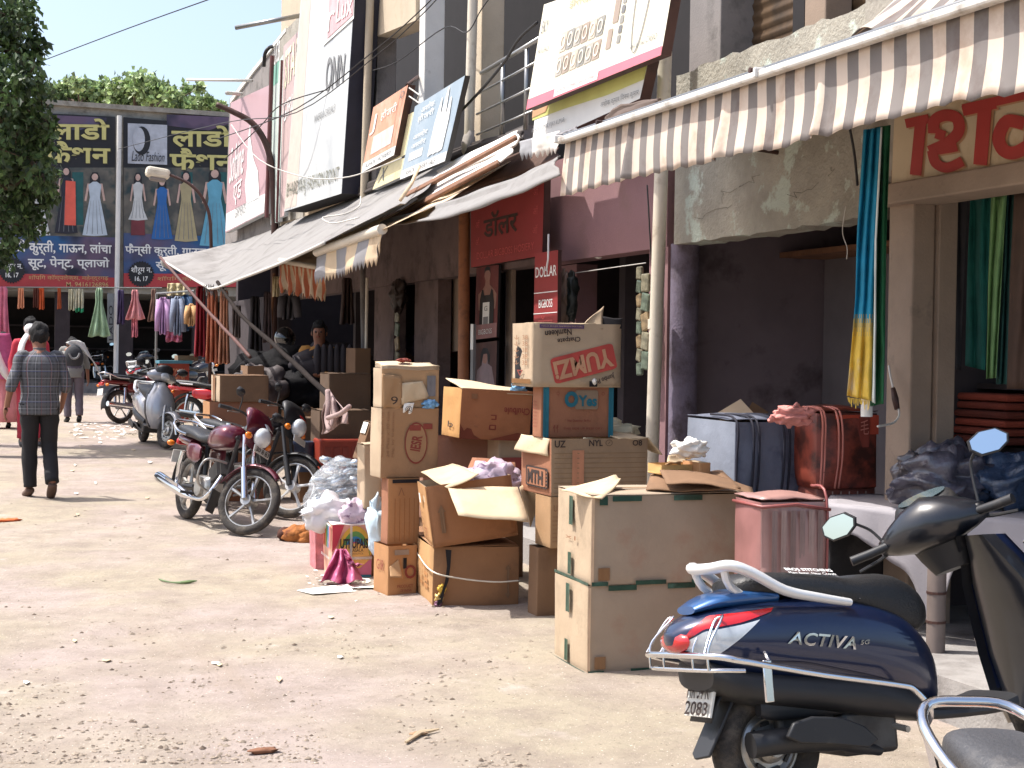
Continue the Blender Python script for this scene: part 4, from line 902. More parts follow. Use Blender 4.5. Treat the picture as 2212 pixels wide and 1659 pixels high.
m_ink = mat('black_ink', s(52,40,36), .8); m_rink = mat('red_brown_ink', s(128,56,44), .8); m_dink = mat('faded_brown_ink', s(136,96,66), .8); m_strap = mat('white_strap', s(214,206,190), .4)
UPZ = V((0, 0, 1))
class Carton:
    def __init__(self, label, nx, F, z0, lx, rx, ty=None, H=None, yaw=0, tilt=0, lean=0, m=m_k1, open_=False, D=None, name='cardboard_box', group=None, dent=.008, ground=False, seed=1, cat='box', puff=0, top=True, mL=None, min_=None):
        O = pxF(nx, F, z0)
        if ground: O.z = street_z(O.x, O.y) - .012
        rz = Matrix.Rotation(math.radians(yaw), 3, 'Z')
        ex, ey, ez = rz @ V((1, 0, 0)), rz @ V((0, 1, 0)), V((0, 0, 1))
        r2 = Matrix.Rotation(math.radians(tilt), 3, ey); ex, ez = r2 @ ex, r2 @ ez
        r3 = Matrix.Rotation(math.radians(lean), 3, ex); ey, ez = r3 @ ey, r3 @ ez
        cO = RWC @ (O - CAM)
        def solve(e, k): c = RWC @ e; return -(k * cO.z + cO.x) / (c.x + k * c.z)
        W = solve(ex, (rx - CX) / F0)
        if D is None: D = abs(solve(ey, (lx - CX) / F0))
        if H is None: c = RWC @ ez; k = (CY - ty) / F0; H = -(k * cO.z + cO.y) / (c.y + k * c.z)
        self.O, self.ex, self.ey, self.ez, self.W, self.D, self.H, self.m = O, ex, ey, ez, W, D, H, m
        c0 = O + ex * W / 2 + ey * D / 2
        self.t = t = thing(name, label, cat, V((c0.x, c0.y, O.z)), group)
        rr = random.Random(seed); self.rr = rr
        P = lambda u, v, w_: O + ex * W * u + ey * D * v + ez * H * w_
        self.P = P
        def dn(p, nrm, a, b):       # dents, strongest inside the face
            e = min(1, 6 * min(a, 1 - a), 6 * min(b, 1 - b))
            return p + nrm * (puff * 16 * a * (1 - a) * b * (1 - b)) ** 1.0 + nrm * (dent * e * (nz(p, 4.0, seed) + .5 * nz(p, 11.0, seed)))+ V((nz(p, 2.2, seed + 5), nz(p, 2.2, seed + 9), 0)) * dent * .7
        mb = MB(); n = 9
        mb.grid(lambda a, b: dn(P(a, 0, b), -ey, a, b), n, n, 0)
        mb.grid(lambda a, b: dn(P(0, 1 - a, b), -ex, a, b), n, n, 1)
        mb.grid(lambda a, b: dn(P(1, a, b), ex, a, b), n, n, 0)
        mb.grid(lambda a, b: dn(P(1 - a, 1, b), ey, a, b), n, n, 0)
        mb.grid(lambda a, b: dn(P(a, 1 - b, 0), -ez, a, b), n, n, 0)
        if open_:
            i = .006
            mb.grid(lambda a, b: P(1 - a, 0, b) + ey * i, 2, 2, 2); mb.grid(lambda a, b: P(0, a, b) + ex * i, 2, 2, 2)
            mb.grid(lambda a, b: P(1, 1 - a, b) - ex * i, 2, 2, 2); mb.grid(lambda a, b: P(a, 1, b) - ey * i, 2, 2, 2)
            mb.grid(lambda a, b: P(a, b, .03), 2, 2, 2)
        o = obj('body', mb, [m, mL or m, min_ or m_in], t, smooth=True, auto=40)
        o.modifiers.new('weld', 'WELD').merge_threshold = .0006
        if not open_:
            b = o.modifiers.new('bevel', 'BEVEL'); b.width = .006; b.segments = 2; b.limit_method = 'ANGLE'; b.angle_limit = math.radians(50)
        if not open_ and top:
            for k, (v0, v1) in enumerate(((0, .497), (.503, 1))):
                mb = MB(); lift = rr.uniform(0, .012); sg = 1 if k else -1
                mb.grid(lambda a, b: P(a, v0 + (v1 - v0) * b, 1) + ez * (.003 + lift * (1 - b if k else b) + .6 * dent * nz((a * 2, b * 2, seed + k))), 8, 4)
                obj('flap', mb, m, t, smooth=True, solid=-.004)
            self.strip('T', 0, .46, 1, .54, m_tape, .017)
    def face(self, f):
        P, W, D, H = self.P, self.W, self.D, self.H
        if f == 'R': return (lambda u, v: P(u, 0, v)), -self.ey
        if f == 'L': return (lambda u, v: P(0, 1 - u, v)), -self.ex
        if f == 'T': return (lambda u, v: P(u, v, 1)), self.ez
    def strip(self, f, u0, v0, u1, v1, m, off=.008, name='tape'):
        fn, n = self.face(f); mb = MB()
        mb.grid(lambda a, b: fn(u0 + (u1 - u0) * a, v0 + (v1 - v0) * b) + n * (off + .001 * math.sin(a * 9)), 6, 2)
        return obj(name, mb, m, self.t, smooth=True)
    def quad(self, f, u0, v0, u1, v1, rot=0, off=.009):
        fn, n = self.face(f); cu, cv = (u0 + u1) / 2, (v0 + v1) / 2; out = []
        wu = self.W if f != 'L' else self.D; wv = self.H if f != 'T' else self.D
        for u, v in ((u0, v0), (u1, v0), (u1, v1), (u0, v1)):
            du, dv = (u - cu) * wu, (v - cv) * wv; c_, s_ = math.cos(math.radians(rot)), math.sin(math.radians(rot))
            out.append(fn(cu + (du * c_ - dv * s_) / wu, cv + (du * s_ + dv * c_) / wv) + n * off)
        return out
    def txt(self, f, sx, u0, v0, u1, v1, m, rot=0, off=.009, bold=0, flip=False, sp=1): text(self.t, sx, self.quad(f, u0, v0, u1, v1, rot, off), m, .001, bold=bold, flip=flip, sp=sp); return self
    def poly(self, f, pts, m, off=.008, name='printed_mark'):
        fn, n = self.face(f); pr(name, self.t, [fn(u, v) + n * off for u, v in pts], m); return self
    def rrect(self, f, u0, v0, u1, v1, m, rot=0, off=.008, name='printed_mark'):
        q = qmap(self.quad(f, u0, v0, u1, v1, rot, off)); pts = []
        for cx, cy, a0 in ((.93, .12, -90), (.93, .88, 0), (.07, .88, 90), (.07, .12, 180)):
            for k in range(4): a = math.radians(a0 + 30 * k); pts.append(q(cx + .07 * math.cos(a), cy + .12 * math.sin(a)))
        pr(name, self.t, pts, m); return self
    def flap(self, pts, m=None, label=None, n=8, curl=.015, name='flap'):   # four world points: hinge a, hinge b, outer b, outer a
        a, b, c, d = pts; mb = MB(); nn = (b - a).cross(d - a).normalized()
        mb.grid(lambda u, v: a.lerp(b, u).lerp(d.lerp(c, u), v) + nn * (curl * v * v + .004 * math.sin(u * 8 + v * 5)), n, n)
        return obj(name, mb, m or m_in, self.t, smooth=True, solid=.006, label=label)
    def vents(self, f, lines, m, n=4):       # rows of small print
        for (u0, v0, u1, v1, tx) in lines: self.txt(f, tx, u0, v0, u1, v1, m)
        return self
# ---- big taped pair in front of the scooter
A1 = Carton('lower large carton with green tape, standing on the street by the blue scooter', 1268, 7.37, 0, 1196, 1600, ty=1266, m=m_k3, ground=True, top=False, yaw=-2, seed=3, dent=.012, mL=m_k4)
A2 = Carton('upper large carton with green tape, stacked beside the blue scooter', 1276, 7.36, A1.O.z + A1.H, 1203, 1619, ty=1072, m=m_k3, top=True, yaw=-3, seed=4, dent=.012, mL=m_k4)
for c in (A1, A2):
    c.strip('R', .12, .94, .3, 1.0, m_gtape, .014); c.strip('R', .5, .94, .68, 1.0, m_gtape, .014); c.strip('R', .93, .93, 1.0, 1.0, m_gtape, .014)
    c.strip('R', 0, 0, .1, .045, m_gtape, .014); c.strip('R', .27, 0, .46, .05, m_gtape, .014); c.strip('R', .62, 0, .8, .04, m_gtape, .014)
    c.strip('L', .42, .62, .53, .95, m_gtape, .014); c.strip('L', .4, .05, .5, .3, m_gtape, .014); c.strip('L', 0, -.0, 1, .035, m_gtape, .014)
    c.strip('R', -.004, .02, .012, .98, mat('worn_pale_edge', s(206,176,144), .9), .012, 'worn_edge')
    c.strip('R', .04, 0.06, .11, .2, m_tape, .012)
A2.strip('R', .04, .9, .09, 1.0, m_gtape, .016)
A2.txt('L', 'x1', .3, .45, .6, .5, m_dink)
A2.flap([pF(1213, 1058, 7.5), pF(1300, 1078, 7.3), pF(1340, 1046, 7.6), pF(1325, 1036, 7.8)], m_in, curl=.03)
# dark torn cardboard and little yellow box on top
t_ = thing('cardboard_sheet', 'dark torn cardboard sheet lying on the upper large carton', 'cardboard', pxF(1500, 7.6, A2.O.z + A2.H))
zt = A2.O.z + A2.H + .02
a, b, c_, d = pxF(1395, 7.55, zt), pxF(1600, 7.4, zt), pxF(1560, 7.8, zt + .02), pxF(1405, 7.9, zt + .05)
mb = MB(); mb.grid(lambda u, v: a.lerp(b, u).lerp(d.lerp(c_, u), v) + V((0, 0, .035 * abs(math.sin(u * 5)) * v + .03 * u * u + .01 * nz((u * 4, v * 4, 0)))), 16, 6); obj('sheet', mb, m_k5, t_, smooth=True, solid=.006)
a, b, c_, d = pxF(1440, 7.45, zt + .04), pxF(1630, 7.3, zt - .005), pxF(1625, 7.6, zt + .01), pxF(1425, 7.7, zt + .09)
mb = MB(); mb.grid(lambda u, v: a.lerp(b, u).lerp(d.lerp(c_, u), v) + V((0, 0, .03 * math.sin(u * 3) + .01 * nz((u * 4, v * 4, 2)))), 16, 6); obj('torn_flap', mb, m_k5, t_, smooth=True, solid=.006)
Y1 = Carton('small bright yellow carton with torn top full of paper, on the large taped carton', 1512, 7.7, zt + .06, 1500, 1534, ty=1000, m=m_k2, open_=True, D=.2, seed=6)
Y1b = Carton('small ochre carton with open wings left of the torn one, on the large taped carton', 1428, 7.72, zt + .06, 1426, 1512, ty=1004, m=card('yellow_cardboard', (216,168,96)), D=.16, seed=8, top=False)
Y1b.txt('R', 'THIS SIDE UP', .2, .5, .7, .58, m_dink); Y1b.txt('R', '\u2299 HANDLE WITH CARE', .15, .28, .85, .36, m_dink)
Y1b.flap([Y1b.P(.1, 0, 1), Y1b.P(.5, 0, 1), Y1b.P(.45, -.1, 1.4), Y1b.P(.2, -.1, 1.35)], m_k1); Y1b.flap([Y1b.P(.5, 1, 1), Y1b.P(1, 1, 1), Y1b.P(1.1, 1.2, 1.3), Y1b.P(.6, 1.2, 1.5)], m_in)
def crumple(name, label, cat, c, r, m, sq=(1, 1, 1), jit=.5, seed=1, n=36, k=24, group=None, parent=None):
    mb = MB(); mb.ball(c, r, n, k, sq=sq, jit=jit, seed=seed)
    fq = 2.2 / r
    mb.v = [p + V((nz(p, fq, seed), nz(p, fq, seed + 3), nz(p, fq, seed + 7))) * r * .2 for p in mb.v]
    n_, k_ = n, k
    if parent: return obj(name, mb, m, parent, smooth=True)
    return solo(name, label, cat, mb, m, group, smooth=True)
m_paper = mat('white_paper', s(232,228,218), .7, var=.04); m_clear = mat('clear_plastic', s(206,214,220), .25, var=.1, vs=9, alpha=.55, spec=.8)
crumple('crumpled_paper', 'crumpled white paper stuffed in the small torn yellow carton', 'paper', pxF(1490, 7.75, zt + .2), .06, m_paper, (1.6, 1, .8), seed=4)
# ---- tower of snack cartons
S0 = Carton('dark shaded carton at the foot of the snack carton tower', 1160, 9.0, 0, 1140, 1345, H=.43, m=m_k5, ground=True, seed=11, top=False)
S1 = Carton('kraft carton second from the bottom of the snack carton tower', 1188, 8.95, S0.O.z + S0.H, 1155, 1372, ty=1074, m=m_k1, seed=12, top=False)
S2 = Carton('wide carton with film strip print, third in the snack tower', 1189, 8.95, S1.O.z + S1.H, 1126, 1398, ty=948, m=card('striped_kraft_cardboard', (160,130,98), (184,150,110)), mL=m_k6, seed=13, top=False)
S3 = Carton('carton with teal bands and OYes print, fourth in the snack tower', 1168, 9.05, S2.O.z + S2.H, 1149, 1323, ty=836, m=m_k6, seed=14, top=False)
S4 = Carton('topmost upside down carton with red YUMZi print', 1151, 9.0, S3.O.z + S3.H, 1113, 1341, ty=697, m=m_k4, seed=15, top=False, min_=m_black, open_=True, D=.36)
S1.txt('R', 'U', .03, .72, .07, .85, m_dink)
for k in range(7): S1.txt('R', 'mmmmm', .02, .12 + .08 * k, .09, .15 + .08 * k, m_dink)
S2.txt('R', 'UZ', .03, .85, .14, .97, m_ink, bold=.02); S2.txt('R', 'NYL', .38, .87, .52, .98, m_ink, bold=.02); S2.txt('R', '\u2298', .55, .87, .62, .98, m_ink); S2.txt('R', 'O8', .83, .87, .93, .97, m_ink, bold=.02)
for k in range(9): S2.strip('R', .03, .06 + .085 * k, .97, .075 + .085 * k, mat('stripe_print', s(134,108,80), .85), .009, 'printed_line')
S2.strip('R', .21, .1, .33, .8, mat('faint_red_print', s(176,122,92), .85), .010, 'printed_panel')
S2.rrect('L', .2, .12, .95, .48, m_ink, off=.009); S2.rrect('L', .25, .15, .88, .45, m_k6, off=.011); S2.txt('L', 'MTH', .28, .18, .8, .42, m_ink, off=.013, bold=.04)
for k in range(5): S2.strip('L', .9, .15 + .062 * k, .93, .18 + .062 * k, m_k6, .012, 'printed_perforation')
S2.flap([S2.P(0, 1, 1), S2.P(0, .05, 1), S2.P(-.03, .05, .72), S2.P(-.09, 1, .74)], m_in)
S2.flap([S2.P(1, 0, 1), S2.P(1, .8, 1), S2.P(1.16, .8, .86), S2.P(1.16, 0, .72)], m_in)
S2.flap([S2.P(.68, 0, 1), S2.P(1, 0, 1), S2.P(1, .6, 1.04), S2.P(.68, .6, 1.04)], m_in)
m_tl = mat('dark_teal_box_print', s(30,100,116), .8)
S3.strip('R', .02, 0, .1, 1, m_tl, .009, 'printed_band'); S3.strip('R', .93, 0, 1.0, 1, m_tl, .009, 'printed_band')
S3.rrect('R', .46, .56, .78, .94, mat('greyish_print', s(140,118,96), .85), off=.009)
S3.txt('R', 'O', .31, .6, .5, .92, m_tl, bold=.06, off=.011); S3.txt('R', 'Yes', .5, .62, .76, .84, m_tl, bold=.035, off=.012)
for (u, v) in ((.2, .84), (.83, .84)): S3.txt('R', '\u25cb', u, v, u + .04, v + .07, m_rink)
S3.txt('R', 'Net Quantity: 36 Pcs', .36, .3, .68, .36, m_rink); S3.txt('R', '\u2191\u2191', .16, .1, .24, .26, m_rink, bold=.02); S3.txt('R', 'THIS SIDE UP KEEP DRY', .3, .16, .85, .2, m_rink)
for k in range(8): S3.txt('L', 'mmm', .2, .2 + .07 * k, .7, .23 + .07 * k, m_rink)
m_yr = mat('yumzi_red_print', s(176,70,62), .85); m_ylt = mat('yumzi_letter_print', s(186,140,108), .85)
S4.rrect('R', .2, .17, .93, .58, m_yr, rot=14, off=.009)
S4.txt('R', 'YUMZi', .22, .22, .9, .52, m_ylt, rot=194, off=.011, bold=.035)
S4.txt('R', 'Namkeen', .12, .8, .42, .9, m_ink, rot=186, bold=.02); S4.txt('R', 'Chatpate', .26, .7, .52, .8, m_ink, rot=186, bold=.02)
S4.txt('R', 'Jumbo P', .72, .1, .92, .2, m_ink, rot=198, bold=.02); S4.strip('R', .06, .92, .56, .98, mat('purple_bar_print', s(84,62,96), .8), .009, 'printed_band'); S4.txt('R', 'HALDI BHUJIA NAMKEEN MIXTURE', .08, .935, .54, .965, m_k4, off=.012)
S4.strip('R', .63, .01, .72, .1, m_black, .009, 'torn_hole'); crumple('paper_scrap', '', '', S4.P(.69, -.02, .09), .018, m_paper, seed=3, n=8, k=6, parent=S4.t)
for k in range(5):
    for j in range(2): S4.txt('L', '38' if j else '\u2193', .15 + .4 * j, .34 + .1 * k, .4 + .4 * j, .41 + .1 * k, m_dink)
S4.txt('L', '\u25bd', .3, .16, .6, .26, m_rink, bold=.03); S4.strip('L', .05, .05, .95, .12, m_tape, .009)
S4.flap([S4.P(0, 0, 1), S4.P(.7, 0, 1), S4.P(.68, .9, 1.02), S4.P(0, .9, .99)], m_in, curl=.0)
S4.flap([S4.P(.52, 0, .93), S4.P(.78, 0, .92), S4.P(.86, .3, 1.26), S4.P(.62, .1, 1.02)], m_k4, curl=.02)
S4.flap([S4.P(.76, .1, .9), S4.P(1, 0, .93), S4.P(1.0, 0, 1.06), S4.P(.76, .3, 1.1)], m_black, curl=.02, name='torn_flap')
# ---- tilted carton left of the tower
T1 = Carton('tilted carton with upside down namkeen lettering and dented pale top', 991, 10.1, 1.02, 962, 1146, ty=838, m=card('red_orange_cardboard', (178,110,66)), mL=card('lit_orange_cardboard', (206,148,80)), tilt=2.5, yaw=-2, seed=21, dent=.016, top=False, D=.42)  # left face in lighter orange, sunlight put into the card colour
T1.flap([T1.P(0, 0, 1), T1.P(1, 0, .93), T1.P(1, .95, 1.02), T1.P(0, .95, 1.16)], m_in, curl=.01)
T1.txt('R', 'Chulbule', .6, .52, .96, .66, m_rink, rot=180, bold=.02)
for k in range(2): T1.rrect('R', .4, .2 + .2 * k, .5, .3 + .2 * k, m_rink, off=.009); T1.rrect('R', .42, .22 + .2 * k, .48, .28 + .2 * k, T1.m, off=.011); T1.txt('R', 'Net Wt. Gms', .2, .23 + .2 * k, .36, .28 + .2 * k, m_dink)
T1.rrect('R', .14, .8, .22, .9, m_dink, off=.009); T1.poly('R', [(0, 0), (.3, 0), (.2, .08), (.16, .2), (.1, .22), (.06, .16), (0, .3)], mat('damp_stain', s(120,60,40), .9), .009, 'stain')
T1.poly('R', [(.4, 0), (1, 0), (1, .12), (.8, .16), (.6, .08)], mat('damp_stain', s(120,60,40), .9), .009, 'stain')
T1.txt('L', 'b', .4, .2, .7, .32, m_ink)
crumple('snack_packet', 'blue and white snack packet sticking up behind the tilted carton', 'packet', pF(1122, 836, 10.3), .055, mat('blue_packet', s(110,160,200), .35, var=.25, vs=20), (1, .7, .8), seed=5)
# ---- left column of four
C1 = Carton('bottom carton of the left column with a torn flap at its side', 838, 9.66, 0, 806, 900, ty=1180, m=m_k2, ground=True, seed=31, top=False, yaw=6)
C2 = Carton('second carton of the left column with vertical ribs and dark slot', 837, 9.72, C1.O.z + C1.H, 822, 906, ty=1034, m=m_k2, mL=m_k6, seed=32, top=False, yaw=4)
C3 = Carton('third carton of the left column with oval red brown emblem', 822, 9.72, C2.O.z + C2.H, 799, 946, ty=882, m=card('tan_cardboard', (170,126,84)), mL=m_k4, seed=33, top=False, yaw=2, dent=.012)
C4 = Carton('top carton of the left column, crushed with layers and torn corner', 824, 9.72, C3.O.z + C3.H, 806, 948, ty=795, m=card('worn_tan_cardboard', (186,146,102)), mL=m_k4, seed=34, top=False, yaw=2, dent=.014)
C1.txt('L', 'GIR', .3, .5, .8, .7, m_rink); C1.txt('R', 'O', .55, .35, .95, .62, m_rink, bold=.02); C1.txt('R', 'PRODUCT', .3, .18, .85, .24, m_rink); C1.txt('R', 'OF INDIA', .4, .1, .8, .15, m_rink)
C1.strip('R', .2, .82, .7, .92, mat('grey_label', s(140,124,110), .7), .009, 'sticker'); C1.flap([C1.P(.35, -.02, .74), C1.P(.02, -.02, .6), C1.P(.0, -.14, .42), C1.P(.42, -.14, .38)], m_k1, curl=.02)
C1.strip('R', .5, .55, .62, .76, m_black, .0095, 'torn_hole')
C2.strip('R', .12, .93, .95, .985, m_black, .009, 'slot'); C2.txt('R', '\u2227', .3, .74, .5, .86, m_dink)
for k in range(5): C2.strip('R', .2 + .15 * k, .05, .215 + .15 * k, .7, mat('rib_line', s(160,106,60), .9), .009, 'printed_line')
th = [2 * math.pi * i / 24 for i in range(24)]
C3.poly('R', [(.6 + .2 * math.cos(a), .5 + .3 * math.sin(a)) for a in th], m_rink, .009); C3.poly('R', [(.6 + .18 * math.cos(a), .5 + .275 * math.sin(a)) for a in th], C3.m, .0105)
C3.txt('R', 'IESR', .47, .42, .73, .58, m_rink, rot=80, off=.012, bold=.03); C3.strip('R', .48, .68, .68, .76, m_rink, .012, 'printed_mark'); C3.strip('R', .72, .7, .88, .78, m_rink, .012, 'printed_mark')
for k in range(3): C3.txt('R', ('Simpal Snacks Food Pvt Ltd', 'Pkd 24 x 30 Pkts', 'www.snackfoods')[k], .02 + .085 * k, .3 + .05 * k, .07 + .085 * k, .9, m_dink) if False else text(C3.t, ('Simpal Snacks Food Pvt. Ltd.', '24 Pkts x 30 Gm', 'Mfg. by Industries')[k], [C3.P(.05 + .09 * k, -.02, .3), C3.P(.05 + .09 * k, -.02, .95), C3.P(.0 + .09 * k, -.02, .95), C3.P(.0 + .09 * k, -.02, .3)], m_dink, .002)
C4.strip('R', .78, .3, .93, .82, mat('grey_barcode_print', s(110,108,110), .8), .009, 'printed_barcode')
for k in range(4):
    C4.flap([C4.P(.0, 0, 1 + .02 * k), C4.P(1, 0, .97 + .03 * k), C4.P(.98, .95, 1.02 + .04 * k), C4.P(.02, .95, 1.05 + .04 * k)], m_in if k == 3 else m_k4, curl=.0)
C4.flap([C4.P(-.0, -.05, .86), C4.P(.34, -.03, .8), C4.P(.34, -.06, -.02), C4.P(.02, -.06, .0)], m_k1, curl=.01); C4.txt('R', '9', .12, .1, .24, .3, m_ink, off=.05)
C4.flap([C4.P(.3, -.02, .62), C4.P(.7, -.02, .68), C4.P(.82, -.12, .28), C4.P(.34, -.12, .1)], m_in, curl=.02); C4.flap([C4.P(.38, -.04, .12), C4.P(.56, -.04, .14), C4.P(.5, -.08, -.15), C4.P(.36, -.08, -.1)], m_paper, curl=.01, name='torn_paper')
C4.txt('R', '@', .38, -.1, .5, .06, m_ink, off=.035)
crumple('snack_packet', 'blue and white snack packet showing in the torn corner of the crushed carton', 'packet', C4.P(.84, -.05, .1), .04, mat('blue_packet', s(110,160,200), .35, var=.25, vs=20), (1.3, .6, .7), seed=7)
crumple('cloth_scrap', 'small brown scrap lying on top of the crushed carton', 'scrap', C4.P(.45, .5, 1.2), .03, m_rink, (1.6, 1, .4), seed=8)
# ---- front pair : strapped carton and tilted open carton
D1 = Carton('bulging carton with white strap and split corner, bottom of the front pair', 934, 9.28, 0, 876, 1118, ty=1183, m=card('front_tan_cardboard', (156,108,70)), mL=card('front_lit_cardboard', (196,146,90)), ground=True, seed=41, dent=.02, yaw=-8, top=True)  # left face coloured lighter than the front to read as lit
mb = MB(); mb.tube(smooth_pts([D1.P(-.02, 1, .93), D1.P(-.03, .5, .74), D1.P(-.02, -.03, .62), D1.P(.3, -.05, .5), D1.P(.7, -.05, .43), D1.P(1.0, -.04, .44)], 5), .005, 5); obj('strap', mb, m_strap, D1.t, smooth=True)
mb = MB(); mb.add([D1.P(u, -.035, v) for u, v in ((.13, .98), (.2, .97), (.19, .7), (.17, .45), (.13, .3), (.1, .1), (.02, .0), (.1, .3), (.13, .45), (.15, .7))], [list(range(10))]); obj('split_seam', mb, m_black, D1.t)
for k, (u, v, c) in enumerate(((.1, .27, (214,176,70)), (.07, .13, (206,176,110)), (.06, .02, (130,90,110)))):
    crumple('snack_packet', ('golden packet peeping from the split carton seam, upper one', 'pale packet peeping from the split carton seam, middle one', 'purple packet peeping from the split carton seam, lowest')[k], 'packet', D1.P(u, -.02, v + .04), .026, mat('packet_foil_%d' % k, s(*c), .3, .3, var=.3, vs=30), (1, .6, 1.1), seed=k + 3)
D1.strip('R', .86, .22, .89, .62, m_k5, .02, 'printed_arrow'); D1.poly('R', [(.84, .62), (.91, .62), (.875, .7)], m_k5, .02); D1.poly('R', [(.84, .22), (.91, .22), (.875, .13)], m_k5, .02)
for j in range(3):
    for k in range(4): D1.strip('L', .42 + .17 * j, .26 + .1 * k, .55 + .17 * j, .33 + .1 * k, mat('faded_panel_print', s(160,112,66), .9), .012, 'printed_mark')
D2 = Carton('tilted open carton with black arrow and folded down flap, stuffed with lilac bags', 936, 9.25, D1.O.z + D1.H + .0, 885, 1120, ty=1052, m=card('open_brown_cardboard', (160,104,62)), mL=card('open_lit_cardboard', (202,146,86)), tilt=-8, yaw=-10, open_=True, seed=42, dent=.012, D=.42)  # left face colour brightened as if sunlit, front kept browner
for x in (.14,): D2.strip('R', .12, .22, .17, .56, m_k5, .012, 'printed_arrow'); D2.poly('R', [(.1, .56), (.19, .56), (.145, .68)], m_k5, .012)
D2.txt('R', '\u2720', .82, .5, .92, .64, m_dink); D2.txt('R', 'MADE IN INDIA', .8, .1, .96, .15, m_dink); D2.strip('L', .25, .68, .42, .84, m_wht if 'm_wht' in globals() else k_wht, .012, 'sticker')
for k in range(4): D2.txt('L', 'mmmm', .1 + .0 * k, .5 - .1 * k, .5, .53 - .1 * k, m_dink)
D2.txt('L', '\u25bd', .4, .12, .65, .28, m_rink)
D2.flap([pF(968, 1056, 9.22), pF(1118, 1052, 9.28), pF(1142, 1125, 9.0), pF(990, 1112, 8.92)], m_in, curl=.01)
D2.flap([pF(909, 1019, 9.6), pF(966, 1055, 9.22), pF(1034, 1030, 9.22), pF(978, 1006, 9.7)], m_in, curl=.02)
D2.flap([pF(1122, 1054, 9.28), pF(1132, 1042, 9.5), pF(1178, 1072, 9.6), pF(1150, 1136, 9.3)], m_in, curl=.02)
D2.flap([pF(1010, 1012, 9.6), pF(1120, 1030, 9.6), pF(1112, 1002, 9.8), pF(1020, 990, 9.8)], m_k6, curl=.01)
m_lil = mat('lilac_plastic_bag', s(206,186,200), .35, var=.16, vs=14, spec=.6, dirt=s(130,96,126), dscale=16, dlo=.58, dhi=.64, trl=.2)
for k, (x, y, r) in enumerate(((1030, 1040, .12), (1068, 1036, .14), (1096, 1050, .1))): crumple('plastic_bag', ('lilac plastic bag nearest the left flap inside the tilted open carton', 'largest white and lilac bag heaped in the tilted open carton', 'lilac plastic bag at the right side of the tilted open carton')[k], 'bag', pF(x, y, 9.5), r * 1.15, m_lil, (1, .8, .7), .5, k + 11, 28, 18)
# ---- back large flat box and small fills
B3 = Carton('large open carton with plain mauve face behind the tilted open carton', 912, 10.3, .45, 905, 1075, ty=946, m=card('plain_mauve_cardboard', (172,128,106)), seed=51, top=False, D=.3, dent=.006)
B4 = Carton('carton with crimson side panel between the plain one and the tower', 1076, 10.25, .45, 1074, 1130, ty=950, m=m_k4, seed=52, top=False, D=.3)
B4.strip('R', .05, 0, 1, .78, mat('crimson_panel_print', s(150,72,66), .85), .009, 'printed_panel'); B4.txt('R', 'MICRO', .1, .42, .85, .6, m_ylt, off=.012, bold=.02)
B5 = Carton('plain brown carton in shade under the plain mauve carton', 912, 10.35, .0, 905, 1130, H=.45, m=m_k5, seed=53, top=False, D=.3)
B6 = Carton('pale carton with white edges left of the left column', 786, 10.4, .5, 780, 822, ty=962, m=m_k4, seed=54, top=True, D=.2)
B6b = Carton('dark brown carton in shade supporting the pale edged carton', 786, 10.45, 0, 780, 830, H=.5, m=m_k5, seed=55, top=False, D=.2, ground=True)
# cream paper heap behind the tower
crumple('paper_heap', 'heap of cream paper and tape on top of the wide film strip carton', 'paper', S2.P(.83, .7, 1.06), .13, mat('cream_paper', s(222,214,186), .8), (1.4, .7, .5), seed=9)
# leaning cardboard behind bales
for k, (pts, lab, F) in enumerate(((((1495, 925), (1500, 955), (1640, 905), (1600, 862)), 'tall cardboard sheet leaning behind the grey quilted bale', 8.9), (((1590, 930), (1620, 935), (1660, 890), (1625, 868)), 'small cardboard piece behind the leaning sheet', 9.1))):
    q = [pF(x, y, F + .25 * (y < 900)) for x, y in pts]; mb = MB(); mb.plate(q, .008); solo('cardboard_sheet', lab, 'cardboard', mb, m_k4 if k == 0 else m_k5, 'leaning cardboard sheets')
mb = MB(); mb.plate([pF(x, y, 8.8) for x, y in ((1500, 935), (1500, 965), (1560, 1000), (1565, 950))], .01); solo('cardboard_flap', 'sunlit cardboard flap beside the purple column foot', 'cardboard', mb, m_in)
# ---- bales
def bale(label, nx, F, z0, lx, rx, ty, m, mL=None, seed=1, bands=(), mb_=None, name='wrapped_bale', yaw=-3, D=.4, cords=0, tilt=0, ground=False):
    c = Carton(label, nx, F, z0, lx, rx, ty=ty, m=m, mL=mL, seed=seed, dent=.022, name=name, cat='bale', yaw=yaw, D=D, top=False, tilt=tilt, ground=ground, puff=.03)
    m2 = MB(); m2.grid(lambda a, b: c.P(a, b, 1) + V((0, 0, .012 + .4 * a * (1 - a) * b * (1 - b) + .012 * nz((a * 3, b * 3, seed)))), 8, 6); obj('top_fold', m2, m, c.t, smooth=True, solid=-.005)
    for u in bands:
        mm = MB(); mm.tube(smooth_pts([c.P(u, -.02, .0), c.P(u + .01, -.02, .5) - c.ey * .035 * 4 * u * (1 - u), c.P(u, -.015, 1.02), c.P(u, .5, 1.07)], 5), .007, 5); obj('cord', mm, mb_, c.t, smooth=True)
    return c
m_blq = mat('blue_grey_quilt', s(96,100,114), .9, var=.1, bump=.3, bs=18, dirt=s(54,56,74), dscale=3); m_blt = mat('pale_blue_plastic', s(120,126,138), .6, var=.08, bump=.3, bs=10); m_nvy = mat('navy_cord', s(24,24,38), .8)
BA = bale('grey blue quilted bale with navy piping on the snack stall', 1586, 8.3, .78, 1532, 1745, 912, m_blq, m_blt, 61, (.0, .2, .27, .6, .68), m_nvy, D=.62, yaw=-2)
